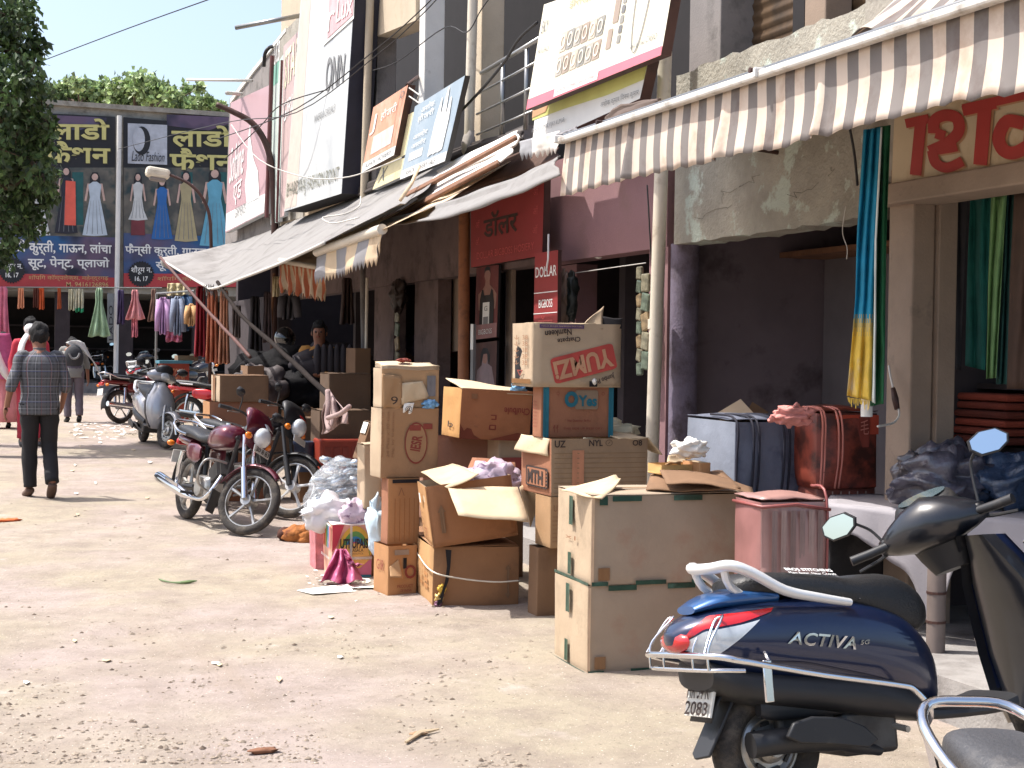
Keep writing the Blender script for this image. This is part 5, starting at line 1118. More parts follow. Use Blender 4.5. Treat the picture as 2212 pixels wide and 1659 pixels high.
m_redb = mat('red_printed_plastic', s(140,64,48), .45, var=.2, vs=3, dirt=s(70,34,26), dscale=5, dlo=.45, dhi=.6, spec=.6); m_pk = mat('pink_cord', s(196,120,104), .6)
BB = bale('red blanket bale in printed plastic with pink piping beside the grey blue bale', 1762, 8.2, .88, 1745, 1893, 893, m_redb, None, 62, (.06, .1, .3, .36), m_pk, D=.4)
BB.strip('R', .28, .72, 1, .98, mat('bright_red_print', s(180,70,46), .5, var=.1), .012, 'printed_panel'); BB.txt('R', '\u24d0', .42, .8, .56, .92, m_rink, off=.02); BB.strip('R', .66, .55, .84, .96, m_rink, .018, 'printed_mark'); BB.txt('R', '\u6bdb', .68, .72, .82, .92, m_pk, off=.024)
crumple('knotted_scarf', 'pink and white knotted cloth on top between the two bales', 'cloth', pF(1712, 898, 8.1), .075, mat('pink_white_cloth', s(214,140,130), .8, var=.2, vs=12), (1.7, .8, .7), .5, 5)
m_clr = mat('maroon_clear_plastic', s(130,76,66), .3, var=.2, spec=.7)
BC = bale('clear plastic bedding pack with maroon piping under the red bale', 1762, 8.25, .52, 1745, 1890, 1046, m_clr, None, 63, (), m_pk, D=.4)
for k in range(5): BC.strip('R', .2 + .14 * k, .1, .22 + .14 * k, .9, mat('pale_fold', s(150,128,118), .6), .035, 'fold_line')
m_pinkp = mat('pinkish_clear_plastic', s(164,126,118), .3, var=.15, vs=3, spec=.8); m_pinkc = mat('red_pink_piping', s(138,76,72), .4)
BD = bale('upright zipped blanket bag with ribbed sides and red piping behind the scooter seat', 1640, 7.0, .15, 1618, 1780, 1086, m_pinkp, mat('red_pink_plastic', s(140,98,94), .35, var=.15), 64, (.98,), m_pinkc, D=.3, yaw=-4, ground=True)
for k in range(6): BD.strip('R', .12 + .14 * k, .02, .2 + .14 * k, .96, mat('rib_plastic_%d' % (k % 3), s(*((138,114,108), (156,130,122), (128,104,98))[k % 3]), .4, var=.14), .026, 'rib_fold')
for z in (.98, ): 
    mm = MB(); mm.tube([BD.P(-.02, 1, z), BD.P(-.02, -.06, z), BD.P(.5, -.07, z + .01), BD.P(1.02, -.06, z - .02)], .008, 6); obj('piping', mm, m_pinkc, BD.t, smooth=True)
BD.strip('R', .42, .36, .5, .5, m_rink, .03, 'label_print')
mm = MB(); mm.box2(tuple(pxF(1560, 8.3, .2) ), tuple(pxF(1890, 8.7, .2) + V((0, .25, .32)))); solo('stall_bench', 'low dark bench under the bales, mostly hidden', 'bench', mm, m_brown)
cart = thing('trestle', 'plain timber trestle carrying the grey blue bale behind the big cartons', 'trestle', pxF(1600, 8.4, .2))
a = BA.O - V((.0, 0, .05)); mm = MB(); mm.plate([BA.P(-.05, -.05, -.005), BA.P(1.4, -.05, -.005), BA.P(1.4, 1.1, -.005), BA.P(-.05, 1.1, -.005)], .04); obj('tabletop', mm, m_brown, cart)
for u, v in ((0, 0), (1.3, 0), (0, 1), (1.3, 1)):
    q = BA.P(u, v, -.05); mm = MB(); mm.tube([q, V((q.x, q.y, .05))], .03, 6); obj('leg', mm, m_brown, cart)
# ---- cartons on the loft
for x0, x1, h, lab, m_ in ((1512, 1590, .2, 'dusty carton at the left of the loft shelf', m_k5), (1606, 1690, .26, 'dusty carton in the middle of the loft shelf', m_k5), (1712, 1770, .24, 'dusty carton near the right of the loft shelf', m_k5)):
    Carton(lab, x0, 12.6 - (x0 - 1500) * .005, 2.41, x0 - 2, x1, H=h + .12, m=m_, seed=x0, D=.3, top=False, group='cartons on the loft shelf')
# ---- shop side heap of cartons by the black bundles
G = 'cartons beside the parked motorcycles'
H1 = Carton('dark topped carton with torn tape on the stack behind the maroon motorcycle', 474, 14.8, 1.08, 447, 580, ty=812, m=m_k5, mL=m_k4, seed=71, D=.5, yaw=0, group=G)
H2 = Carton('orange brown carton under the dark topped one behind the maroon motorcycle', 452, 14.8, .78, 437, 600, ty=868, m=m_k6, mL=m_k2, seed=72, D=.4, top=False, group=G)
H3 = Carton('lowest carton of the stack behind the maroon motorcycle', 455, 14.8, 0, 440, 590, H=.78, m=m_k6, mL=m_k2, seed=73, D=.4, top=False, group=G)
H1.strip('L', .3, 0, .6, 1, m_tape, .01)
m_k7 = card('shadow_brown_cardboard', (104,78,56))  # stall shade put into a darker cardboard colour
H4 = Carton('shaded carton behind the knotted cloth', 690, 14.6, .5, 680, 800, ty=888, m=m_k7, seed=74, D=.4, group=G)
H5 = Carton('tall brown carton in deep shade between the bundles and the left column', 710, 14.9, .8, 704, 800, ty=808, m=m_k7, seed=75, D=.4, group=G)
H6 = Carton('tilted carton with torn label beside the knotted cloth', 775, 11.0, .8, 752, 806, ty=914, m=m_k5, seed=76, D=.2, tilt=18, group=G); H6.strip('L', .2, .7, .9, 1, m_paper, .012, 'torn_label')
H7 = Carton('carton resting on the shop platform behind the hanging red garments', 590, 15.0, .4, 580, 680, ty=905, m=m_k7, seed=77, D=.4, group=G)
mb = MB(); q = pxF(690, 14.5, .42); mb.box2(q, q + V((.42, .3, .32))); cr = solo('plastic_crate', 'orange red plastic crate beneath the shaded cartons', 'crate', mb, mat('orange_red_plastic', s(140,54,38), .45, var=.1), bevel=.02)
for k in range(4):
    m2 = MB(); m2.box2(q + V((.05 + .09 * k, -.012, .08)), q + V((.11 + .09 * k, .0, .24))); obj('crate_slot', m2, m_rink, cr)
mb = MB(); mb.box2(pxF(686, 14.5, 0), pxF(686, 14.5, 0) + V((.5, .4, .42))); solo('low_stool', 'dark low stand under the orange red crate', 'stand', mb, m_k5)
mb = MB(); mb.box2(pxF(646, 14.8, 0), pxF(646, 14.8, 0) + V((.28, .4, .4))); solo('low_stool', 'dark block under the dark blue tub', 'stand', mb, m_k5)
q = pxF(660, 14.8, .4); mb = MB(); mb.loft([[q + V((math.cos(a) * r, math.sin(a) * r, z)) for a in th] for r, z in ((.1, 0), (.11, .1), (.12, .26), (.13, .27), (.13, .3), (.11, .3))]); solo('plastic_tub', 'dark blue plastic tub behind the black motorcycle', 'tub', mb, mat('dark_blue_plastic', s(38,50,72), .4), smooth=True, auto=50)
# black sacks and bundles
m_sack = mat('black_plastic_sack', s(15,14,16), .8, var=.3, vs=9, bump=.5, bs=12, dirt=s(30,28,30), dscale=4, spec=.15); m_bun = mat('dark_mauve_bundle_cloth', s(40,34,38), .8, var=.15, bump=.4, bs=9)
for lab, x, y, F, r, sq, m_, sd in (('large black sack bundle with grey sheen beside the slanting poles', 610, 806, 14.3, .34, (1.35, 1, .75), m_sack, 3), ('round black sack lying below the larger bundle', 650, 852, 13.9, .29, (1.25, .9, .72), m_sack, 5), ('grey black sack behind the long bamboo pole', 568, 806, 14.5, .22, (1.1, .8, .8), m_bun, 8), ('dark mauve ribbed bundle on the shop counter', 715, 786, 14.0, .26, (1.5, 1, .7), m_bun, 9), ('black bundle slumped under the ribbed bundle', 745, 846, 14.6, .36, (1.0, .8, 1.0), m_sack, 12)):
    crumple('sack_bundle', lab, 'sack', pF(x, y, F * 1.2), r * 1.2, m_, sq, .3, sd, 30, 20, 'dark sacks heaped outside the stall')
for k in range(6):
    q = pF(686 + 14 * k, 780, 16.5); mb = MB(); mb.ball(q, .065, 8, 8, sq=(.8, 1, 3.0)); solo('rolled_cloth', ('leftmost', 'second', 'third', 'fourth', 'fifth', 'rightmost')[k] + ' of six dark cloth rolls standing on the ribbed bundle', 'cloth', mb, m_bun, 'six dark cloth rolls on the ribbed bundle', smooth=True)
# ---- table with white cloth and black boxes
tb = thing('table', 'grey pipe legged table under a white cloth behind the scooter handlebar', 'table', pxF(2020, 7.3, .2))
m_leg = mat('grey_brown_leg', s(112,100,94), .6)
for x, F in ((2026, 7.1), (1800, 8.2), (2240, 7.1)):
    a = pxF(x, F, .81); mb = MB(); mb.tube([V((a.x, a.y, .2)), a], .045, 12); obj('leg', mb, m_leg, tb, smooth=True, auto=60)
    for z in (.34, .48, .7): mb = MB(); mb.tube([V((a.x, a.y, z)), V((a.x, a.y, z + .012))], .048, 12); obj('ring', mb, m_rust, tb)
TA, TB, TC, TD = pxF(1782, 7.75, .83), pxF(2330, 6.9, .83), pxF(2330, 7.7, .83), pxF(1800, 8.5, .83)
mb = MB(); mb.plate([TA, TB, TC, TD], .03, n=UPZ); obj('tabletop', mb, m_brown, tb)
m_tc = mat('white_tablecloth', s(150,145,148), .75, var=.05, bump=.1)
tc = thing('tablecloth', 'white plastic cloth draped over the table behind the scooter', 'tablecloth', TA)
mb = MB(); mb.grid(lambda u, v: TA.lerp(TB, u).lerp(TD.lerp(TC, u), v) + V((0, 0, .012 + .004 * nz((u * 6, v * 6, 1)))), 20, 8); obj('cloth_top', mb, m_tc, tc, smooth=True, solid=.003)
dr = lambda u: .13 + .1 * u + .34 * math.exp(-((u - .46) / .06) ** 2) + .12 * max(0, math.sin(u * 7 - 1))
mb = MB(); mb.grid(lambda u, v: TA.lerp(TB, u) + V((-.01 - .03 * v * abs(math.sin(u * 14)), -.02 - .02 * v, .012 - v * dr(u))), 60, 8); obj('cloth_drop', mb, m_tc, tc, smooth=True, solid=.003)
mb = MB(); mb.grid(lambda u, v: TA.lerp(TD, u) + V((-.02, 0, .012 - v * .2)), 8, 4); obj('cloth_side', mb, m_tc, tc, smooth=True, solid=.003)
mb = MB(); a = pxF(1790, 7.9, .2); mb.box2(a, a + V((.62, .4, .5))); solo('dark_crate', 'black crate standing under the white clothed table', 'crate', mb, mat('dusty_black_box', s(36,34,36), .7, var=.3, dirt=s(70,66,66), dscale=5), bevel=.01)
# shelves of folded cloth in the right shop
sh = thing('cloth_shelf', 'dark shelf unit with folded cloth stacks inside the right shop', 'shelf', pX(2100, 950, 5.7))
for y in (835, 960, 1060):
    a = pX(2004, y, 5.5); mb = MB(); mb.box2((5.5, 3.2, a.z), (6.4, Yat(2004, 5.5), a.z + .03)); obj('shelf_board', mb, m_dark, sh)
stk = [('red folded quilt stack on the middle shelf of the right shop', 2020, 2160, 845, 952, (120,52,36), 6), ('dark folded cloth stack on the lower shelf of the right shop', 2012, 2200, 965, 1040, (44,38,44), 4), ('navy and blue folded bedsheets at the right edge', 2125, 2260, 985, 1100, (34,52,76), 6)]
for lab, x0, x1, y0, y1, c, n in stk:
    t_ = thing('folded_cloth_stack', lab, 'cloth', pX(x0, y1, 5.3), 'folded cloth stacks in the right shop')
    a, b = pX(x0, y1, 5.3), pX(x0, y0, 5.3); ya, yb = Yat(x0, 5.3), Yat(x1, 5.3); hh = (b.z - a.z) / n
    for k in range(n):
        mb = MB(); q = V((5.6 + R.uniform(-.02, .02), (ya + yb) / 2 + R.uniform(-.02, .02), a.z + hh * (k + .5))); mb.box(q, (.5, abs(ya - yb), hh * .86)); obj('folded_cloth', mb, mat('folded_%d_%d' % (c[0], k % 3), s(*[min(255, int(v * (1 + .18 * (k % 3 - 1)))) for v in c]), .9, var=.15, bump=.3), t_, bevel=.02)
crumple('cloth_bundle', 'dull pink cloth bundle high inside the right shop', 'cloth', pX(2030, 640, 5.9), .2, mat('dull_pink_cloth', s(110,84,78), .9), (.8, 1, 1.4), .3, 4, 20, 14)
for k in range(4): crumple('cloth_bundle', ('topmost', 'second', 'third', 'lowest')[k] + ' brown folded bundle in the pile of four beside the door jamb', 'cloth', pX(2022, 712 + 28 * k, 5.7), .1, mat('brown_cloth_bundle', s(84,62,58), .9, var=.2), (1, 1.5, .5), .2, k, 14, 10, 'four brown bundles by the jamb')
# wire with plug hanging over the cream column
cd = thing('power_cord', 'brown power cord with dark plug hanging on the cream column', 'cord', pX(1925, 850, 4.66))
mb = MB(); mb.tube(smooth_pts([pX(1920, 790, 4.68), pX(1924, 815, 4.66), pX(1932, 850, 4.64), pX(1942, 890, 4.62), pX(1938, 905, 4.6), pX(1926, 915, 4.55), pX(1896, 921, 4.4)], 5), .006, 6); obj('cable', mb, m_wirel, cd, smooth=True)
mb = MB(); mb.tube([pX(1929, 838, 4.62), pX(1934, 862, 4.62), pX(1938, 884, 4.62)], [.012, .018, .014], 8); obj('plug', mb, m_rust, cd, smooth=True)
# ---- clear bag of silver packets, rainbow carton, pink bag, husk
m_foil = mat('silver_foil_packet', s(196,204,210), .25, .75, var=.25, vs=22, dirt=s(60,110,140), dscale=18, dlo=.6, dhi=.66)
bg_ = thing('plastic_bag', 'tall clear plastic bag full of silver snack packets', 'bag', pG(735, 1150)); F = 11.6
for r_ in range(7):
    n = 5 if r_ < 5 else 3
    for k in range(n):
        x = 690 + 100 * (k + .5) / n + (5 if r_ % 2 else -5) + (10 if r_ > 4 else 0); q = pF(x, 1124 - r_ * 21, F + .05 * (k % 2))
        mb = MB(); mb.ball(q, .062, 12, 8, jit=.35, seed=k + r_, sq=(1.45, .6, .55), rot=Matrix.Rotation(R.uniform(-.4, .4), 3, 'Y')); obj('silver_packet', mb, m_foil, bg_, smooth=True)
def bagf(u, v):
    a = 2 * math.pi * u; prof = [(0, .28), (.15, .34), (.45, .33), (.75, .25), (.92, .12), (1, .02)]
    for i in range(5):
        if prof[i][0] <= v <= prof[i + 1][0]: f = (v - prof[i][0]) / (prof[i + 1][0] - prof[i][0]); r = prof[i][1] * (1 - f) + prof[i + 1][1] * f
    c = pF(734, 1150 - 166 * v, F); 
    return c + V((math.cos(a) * r * .84, math.sin(a) * r * .6, 0)) * (1 + .1 * nz((math.cos(a) * 2, math.sin(a) * 2, v * 4), 2))
mb = MB(); mb.grid(bagf, 40, 26)
mc = bpy.data.materials.new('clear_bag_film'); mc.use_nodes = True; b = mc.node_tree.nodes['Principled BSDF']; b.inputs['Base Color'].default_value = (.85, .9, .95, 1); b.inputs['Roughness'].default_value = .12; b.inputs['Alpha'].default_value = .22; b.inputs['Specular IOR Level'].default_value = 1
bnn = mc.node_tree.nodes.new('ShaderNodeBump'); bnn.inputs['Strength'].default_value = 1; bnn.inputs['Distance'].default_value = .04; mc.node_tree.links.new(noise_out(mc.node_tree, 14, 4, .6, 0, 1), bnn.inputs['Height']); mc.node_tree.links.new(bnn.outputs[0], b.inputs['Normal'])
obj('bag_film', mb, mc, bg_, smooth=True)
crumple('carrier_bag', 'white crumpled carrier bag with dark spot in front of the silver packet bag', 'bag', pF(712, 1110, 10.6), .17, mat('white_plastic_bag', s(226,224,226), .35, var=.04, trl=.2), (1.15, .6, .75), .4, 6, 30, 20)
crumple('carrier_bag', 'white crumpled bag with mauve print beside the rainbow carton', 'bag', pF(780, 1114, 10.5), .15, m_lil, (1.1, .6, .8), .4, 8, 30, 20)
RB = Carton('rainbow printed carton bound with clear tape, torn open at the bottom left', 716, 10.35, 0, 682, 802, ty=1133, m=mat('pale_peach_print', s(214,150,130), .6, var=.1), mL=mat('peach_print_side', s(216,160,136), .6, var=.15, vs=6), ground=True, seed=81, top=False, D=.34, yaw=-4, dent=.014)
cols = [(200,150,50), (86,130,60), (40,110,150), (190,80,110)]
for i, c in enumerate(cols):
    n = 12; ro, ri = .62 - .1 * i, .52 - .1 * i; mb = MB(); fn, nn = RB.face('R'); a_ = []
    for rr_ in (ro, ri):
        for k in range(n + 1): an = math.pi * k / n * .9 + .1; a_.append(fn(.58 + rr_ * .72 * math.cos(an) if True else 0, .38 + rr_ * .95 * math.sin(an)) + nn * .011)
    a_ = [RB.P(max(0.01, min(.99, (p - RB.O).dot(RB.ex) / RB.W)), 0, max(.02, min(.98, (p - RB.O).dot(RB.ez) / RB.H))) + nn * .011 for p in a_]
    mb.add(a_, [(k, k + 1, n + 2 + k, n + 1 + k) for k in range(n)]); obj('printed_rainbow', mb, mat('rainbow_print_%d' % i, s(*c), .6), RB.t)
RB.poly('R', [(0, .99), (.3, .99), (.12, .62), (0, .5)], mat('crimson_print', s(176,44,60), .6), .009); RB.strip('R', 0, 0, .99, .08, mat('teal_base_print', s(60,120,140), .6), .009, 'printed_band'); RB.strip('R', .3, .08, .99, .34, mat('pink_print', s(196,104,132), .6), .0095, 'printed_band')
RB.poly('R', [(.12, .45), (.3, .62), (.6, .66), (.9, .6), (.95, .36), (.7, .2), (.3, .22)], mat('amber_print', s(216,160,84), .6), .0125)
RB.txt('R', 'UTRUPAIS', .2, .56, .9, .74, m_ink, off=.014, bold=.03); RB.txt('R', 'MASALA', .44, .5, .78, .56, m_ink, off=.014); RB.txt('R', 'SNACKS PACK', .46, .45, .78, .48, m_dink, off=.014)
for k, c in enumerate(((206,80,56), (216,120,60), (106,150,70), (60,130,170), (206,110,120))): RB.strip('L', .12 + .17 * k, .55, .24 + .17 * k, .98, mat('side_stripe_%d' % k, s(*c), .6), .009, 'printed_stripe')
RB.strip('R', 0, .36, 1, .41, mat('clear_tape', s(206,196,190), .3, alpha=.6), .017); RB.strip('R', .44, 0, .5, 1, mat('clear_tape', s(206,196,190), .3, alpha=.6), .018); RB.strip('L', 0, .36, 1, .41, mat('clear_tape', s(206,196,190), .3, alpha=.6), .017)
RB.strip('L', .0, .96, 1, 1.0, m_paper, .012, 'lid_edge'); RB.flap([RB.P(0, 0, 1), RB.P(1, 0, 1), RB.P(1, 1, 1.02), RB.P(0, 1, 1.02)], m_paper, curl=0)
m_pnk = mat('pink_plastic_bag', s(206,112,150), .35, var=.14, vs=9, spec=.6, trl=.3)
def pbag(u, v):
    x = 726 + 22 * u - (34 - 6 * u) * v + 66 * u * v; y = 1186 + 72 * v - 5 * math.sin(u * 9) * v
    return pF(x, y, 10.2 - .16 * v - .07 * math.sin(u * 15 + v * 3) * (.25 + v) - .06 * nz((u * 5, v * 3, 0), 1))
mb = MB(); mb.grid(pbag, 44, 26); mb.grid(lambda u, v: pF(744 + 32 * u + 8 * v, 1196 + 26 * u + 26 * v * (1 - u) + 3 * math.sin(u * 12), 10.1 - .06 * math.sin(v * 9 + u * 5)), 20, 12)
solo('pink_bag', 'crumpled pink plastic bag spilling in front of the rainbow carton', 'bag', mb, m_pnk, smooth=True, solid=.003)
PB = Carton('pink wrapped packet standing left of the rainbow carton', 680, 10.7, 0, 672, 704, ty=1118, m=mat('pink_foil_wrap', s(196,120,126), .35, var=.25, vs=14, bump=.4), seed=83, D=.2, top=False, ground=True, cat='packet', dent=.02)
PC = Carton('grey white carton between the rainbow carton and the left column', 803, 10.5, 0, 796, 822, ty=1190, m=mat('grey_white_carton', s(190,184,182), .7), seed=84, D=.2, top=False, ground=True)
crumple('plastic_bag', 'pale blue and white plastic bag tucked beside the left column', 'bag', pF(812, 1140, 10.2), .14, mat('pale_blue_bag', s(200,222,232), .4, var=.1, vs=5), (.45, .5, 1.5), .3, 13, 24, 16)
m_husk = mat('brown_coconut_husk', s(168,104,50), .9, var=.3, vs=18, bump=.6, bs=50, dirt=s(96,48,26), dscale=9)
hk = thing('coconut_husk', 'brown dry coconut husks lying on the street beside the pink packet', 'husk', pG(645, 1168))
for k, (x, y, r, sq) in enumerate(((640, 1155, .075, (1.3, .9, .8)), (660, 1162, .08, (1.2, .9, .75)), (664, 1146, .05, (1.1, .9, .9)))):
    mb = MB(); mb.ball(pF(x, y, 12.2), r * 1.3, 18, 12, sq=sq, jit=.3, seed=k); obj('husk_piece', mb, m_husk, hk, smooth=True)
mb = MB(); mb.ball(pF(617, 1154, 12.2), .066, 14, 10, sq=(1.1, .8, .9), jit=.2); obj('dark_husk_end', mb, mat('dark_husk', s(72,38,26), .9), hk, smooth=True)

for lab, x, y, r, m_, sq, sd in (('dark clothes in crumpled clear plastic heaped on the white clothed table', 2040, 1036, .2, mat('dusky_plastic_wrap', s(74,72,84), .3, var=.35, vs=12, spec=.9, bump=.5, bs=20, dirt=s(128,124,130), dscale=14, dlo=.62, dhi=.7), (1.35, 1, .85), 5), ('folded blue bedding in plastic at the right end of the table', 2190, 1040, .19, mat('blue_plastic_wrap', s(44,62,88), .35, var=.35, vs=14, spec=.8, bump=.5, bs=20), (1.4, 1, .7), 9), ('small smoky plastic pack leaning on the column foot', 1975, 1020, .11, mat('smoky_plastic', s(88,82,84), .3, var=.3, vs=12, spec=.8), (1, .8, .9), 12)):
    crumple('plastic_bundle', lab, 'bundle', pF(x, y, 7.6), r, m_, sq, .45, sd, 40, 28, 'plastic wrapped bundles on the table')

for lab, x0, x1, z0, ty, sd in (('dim carton jammed between the black sacks and the red crate', 618, 676, .55, 880, 92), ('small dim carton perched at the left of the black sacks', 528, 570, 1.0, 790, 93), ('dim carton standing behind the ribbed bundle', 760, 800, 1.0, 752, 94)):
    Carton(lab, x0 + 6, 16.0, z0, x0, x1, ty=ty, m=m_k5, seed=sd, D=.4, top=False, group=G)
crumple('sack_bundle', 'grey sheeted bundle beside the slanting pole foot', 'sack', pF(560, 842, 16.4), .3, mat('grey_sheet_bundle', s(70,62,62), .7, var=.2), (1, 1, .9), .35, 21, 30, 20, 'dark sacks heaped outside the stall')
# ================================================================ vehicles (local frame: x forward, y left, z up, origin on the ground below the rear axle)
def paint(name, c, var=.05): return mat(name, s(*c), .3, .35, var=var, vs=6, coat=.8, spec=.6, dirt=s(*[int(v * .55 + 42) for v in c]), dscale=2.6, dlo=.5, dhi=.95)
m_hp = mat('glossy_dark_plastic', s(26,28,34), .3, var=.1, coat=.4, dirt=s(52,50,50), dscale=6, dlo=.6, dhi=.9)
m_tyre = mat('dusty_tyre_rubber', s(52,48,45), .9, var=.12, bump=.5, bs=70, dirt=s(112,102,90), dscale=9, dlo=.5, dhi=.8); m_pl = mat('black_plastic', s(34,34,36), .5, var=.12, dirt=s(78,72,66), dscale=7, dlo=.58, dhi=.9); m_seat = mat('black_seat_vinyl', s(30,30,31), .45, var=.1, bump=.25, bs=90, dirt=s(66,62,58), dscale=4, dlo=.55, dhi=.9)
m_chr = mat('chrome', s(220,220,222), .12, 1, var=.03); m_alu = mat('cast_aluminium', s(168,166,162), .35, .8, var=.08, dirt=s(120,110,98), dscale=8); m_eng = mat('engine_grey', s(84,82,80), .5, .6, var=.15, dirt=s(50,46,44)); m_sil = mat('silver_paint_rail', s(214,214,212), .35, .3, var=.03)
m_mir = mat('mirror_glass', s(210,225,232), .03, 1, var=.01); m_red = mat('red_lens', s(180,20,26), .15, var=.05, coat=1); m_amb = mat('amber_lens', s(222,120,30), .2, var=.05); m_clear2 = mat('clear_lens', s(206,210,212), .1, .1, var=.08, vs=30, coat=1); m_plate = mat('white_number_plate', s(206,204,196), .5)
def se_ring(x, zc, hz, hy, n=20, p=2.6, yc=0, bulge=0):
    out = []
    for i in range(n):
        a = 2 * math.pi * i / n; c, s_ = math.cos(a), math.sin(a)
        y = hy * math.copysign(abs(c) ** (2 / p), c); z = hz * math.copysign(abs(s_) ** (2 / p), s_)
        out.append(V((x, yc + y * (1 + bulge * z / max(hz, 1e-6)), zc + z)))
    return out
def interp(T, x):
    if x <= T[0][0]: return T[0][1:]
    for a, b in zip(T, T[1:]):
        if x <= b[0]:
            f = (x - a[0]) / (b[0] - a[0]); return tuple(p * (1 - f) + q * f for p, q in zip(a[1:], b[1:]))
    return T[-1][1:]
def loftx(T, p=2.6, n=24, k=4, bulge=0, yc=0):         # T: (x, zbottom, ztop, halfwidth)
    xs = []
    for a, b in zip(T, T[1:]): xs += [a[0] + (b[0] - a[0]) * i / k for i in range(k)]
    xs.append(T[-1][0]); P = smooth_pts([V((t[0], t[1], t[2])) for t in T], k); W = smooth_pts([V((t[0], t[3], 0)) for t in T], k)
    mb = MB(); mb.loft([se_ring(P[i].x, (P[i].y + P[i].z) / 2, abs(P[i].z - P[i].y) / 2, max(.003, W[i].y), n, p, yc, bulge) for i in range(len(P))]); return mb
class Veh:
    def __init__(self, name, label, cat, pos, heading, lean=0, scale=1.0, group=None, pitch=0):
        self.t = thing(name, label, cat, pos, group, local=True)
        self.t.rotation_euler = (math.radians(lean), math.radians(pitch), math.radians(heading)); self.t.scale = (scale,) * 3
        self.T = None
    def steer(self, ax, ang, rake=26):          # rotation about the steering axis through (ax, 0, 0)-(rake back)
        d = V((-math.sin(math.radians(rake)), 0, math.cos(math.radians(rake)))); o = V((ax, 0, 0))
        self.T = Matrix.Translation(o) @ Matrix.Rotation(math.radians(ang), 4, d) @ Matrix.Translation(-o)
    def add(self, name, mb, m, st=False, parent=None, smooth=True, **k):
        if getattr(self, 'dx', 0) and (st or name in ('front_apron', 'apron_clip', 'front_guard')): mb.v = [p + V((self.dx, 0, self.dz * min(1, max(0, p.z - .45) / .4))) for p in mb.v]
        if st and self.T is not None: mb.v = [self.T @ p for p in mb.v]
        return obj(name, mb, m, parent or self.t, smooth=smooth, **({'auto': 45} | k))
    def wheel(self, x, z, R_, r, m_rim, spokes=5, st=False, disc=False, w=1.0, y=0):
        mb = MB(); mb.torus((x, y, z), (0, 1, 0), R_ - r, r, 40, 10, flat=w); wt = self.add('wheel', mb, m_tyre, st)
        mb = MB(); mb.torus((x, y, z), (0, 1, 0), R_ - 2 * r + .006, .014, 36, 6, flat=1.8); self.add('rim', mb, m_rim, st, wt)
        ri = R_ - 2 * r
        if disc:
            mb = MB(); mb.loft([[V((x + q * math.cos(a), y + sy, z + q * math.sin(a))) for a in [2 * math.pi * i / 28 for i in range(28)]] for q, sy in ((ri, -.02), (ri * .86, -.028), (ri * .55, -.012), (ri * .5, -.04), (ri * .28, -.055), (ri * .12, -.055))]); self.add('wheel_disc', mb, m_rim, st, wt)
            for i in range(8):
                a = 2 * math.pi * i / 8 + .2; mb = MB(); mb.box((x + ri * .7 * math.cos(a), y - .024, z + ri * .7 * math.sin(a)), (.012, .012, .034), Matrix.Rotation(-a, 3, 'Y')); self.add('vent_slot', mb, m_pl, st, wt)
        else:
            for i in range(spokes):
                a = 2 * math.pi * i / spokes + .3; d = V((math.cos(a), 0, math.sin(a))); c = V((x, y, z))
                mb = MB(); mb.tube([c + d * .03, c + d * (ri * .5), c + d * (ri + .004)], [.022, .012, .02], 6); self.add('spoke', mb, m_rim, st, wt)
        mb = MB(); mb.tube([(x, y - .07, z), (x, y + .07, z)], .05 if not disc else .035, 14); self.add('hub', mb, m_rim, st, wt)
        return wt
    def mirror(self, c, sx=.075, sz=.045, stem=None, yaw=0, st=False, tip=0, glass=m_mir):
        rz = Matrix.Rotation(math.radians(yaw), 3, 'Z') @ Matrix.Rotation(math.radians(tip), 3, 'X'); c = V(c)
        P = [(-1, .1), (-.55, .85), (.3, 1), (.95, .55), (1, -.2), (.6, -.85), (-.3, -.95), (-.85, -.5)]
        ring = lambda k, dx: [c + rz @ V((dx, a * sx * k, b * sz * k)) for a, b in P]
        mb = MB(); mb.loft([ring(1, -.004), ring(1.06, .006), ring(.8, .03), ring(.3, .045)]); mm = self.add('mirror', mb, m_pl, st)
        mb = MB(); mb.add(ring(.92, -.0055), [list(range(7, -1, -1))]); self.add('mirror_glass', mb, glass, st, mm, smooth=False)
        if stem: mb = MB(); mb.tube(smooth_pts([V(p) for p in stem], 4), .006, 7); self.add('mirror_stem', mb, m_pl, st, mm)
        return mm
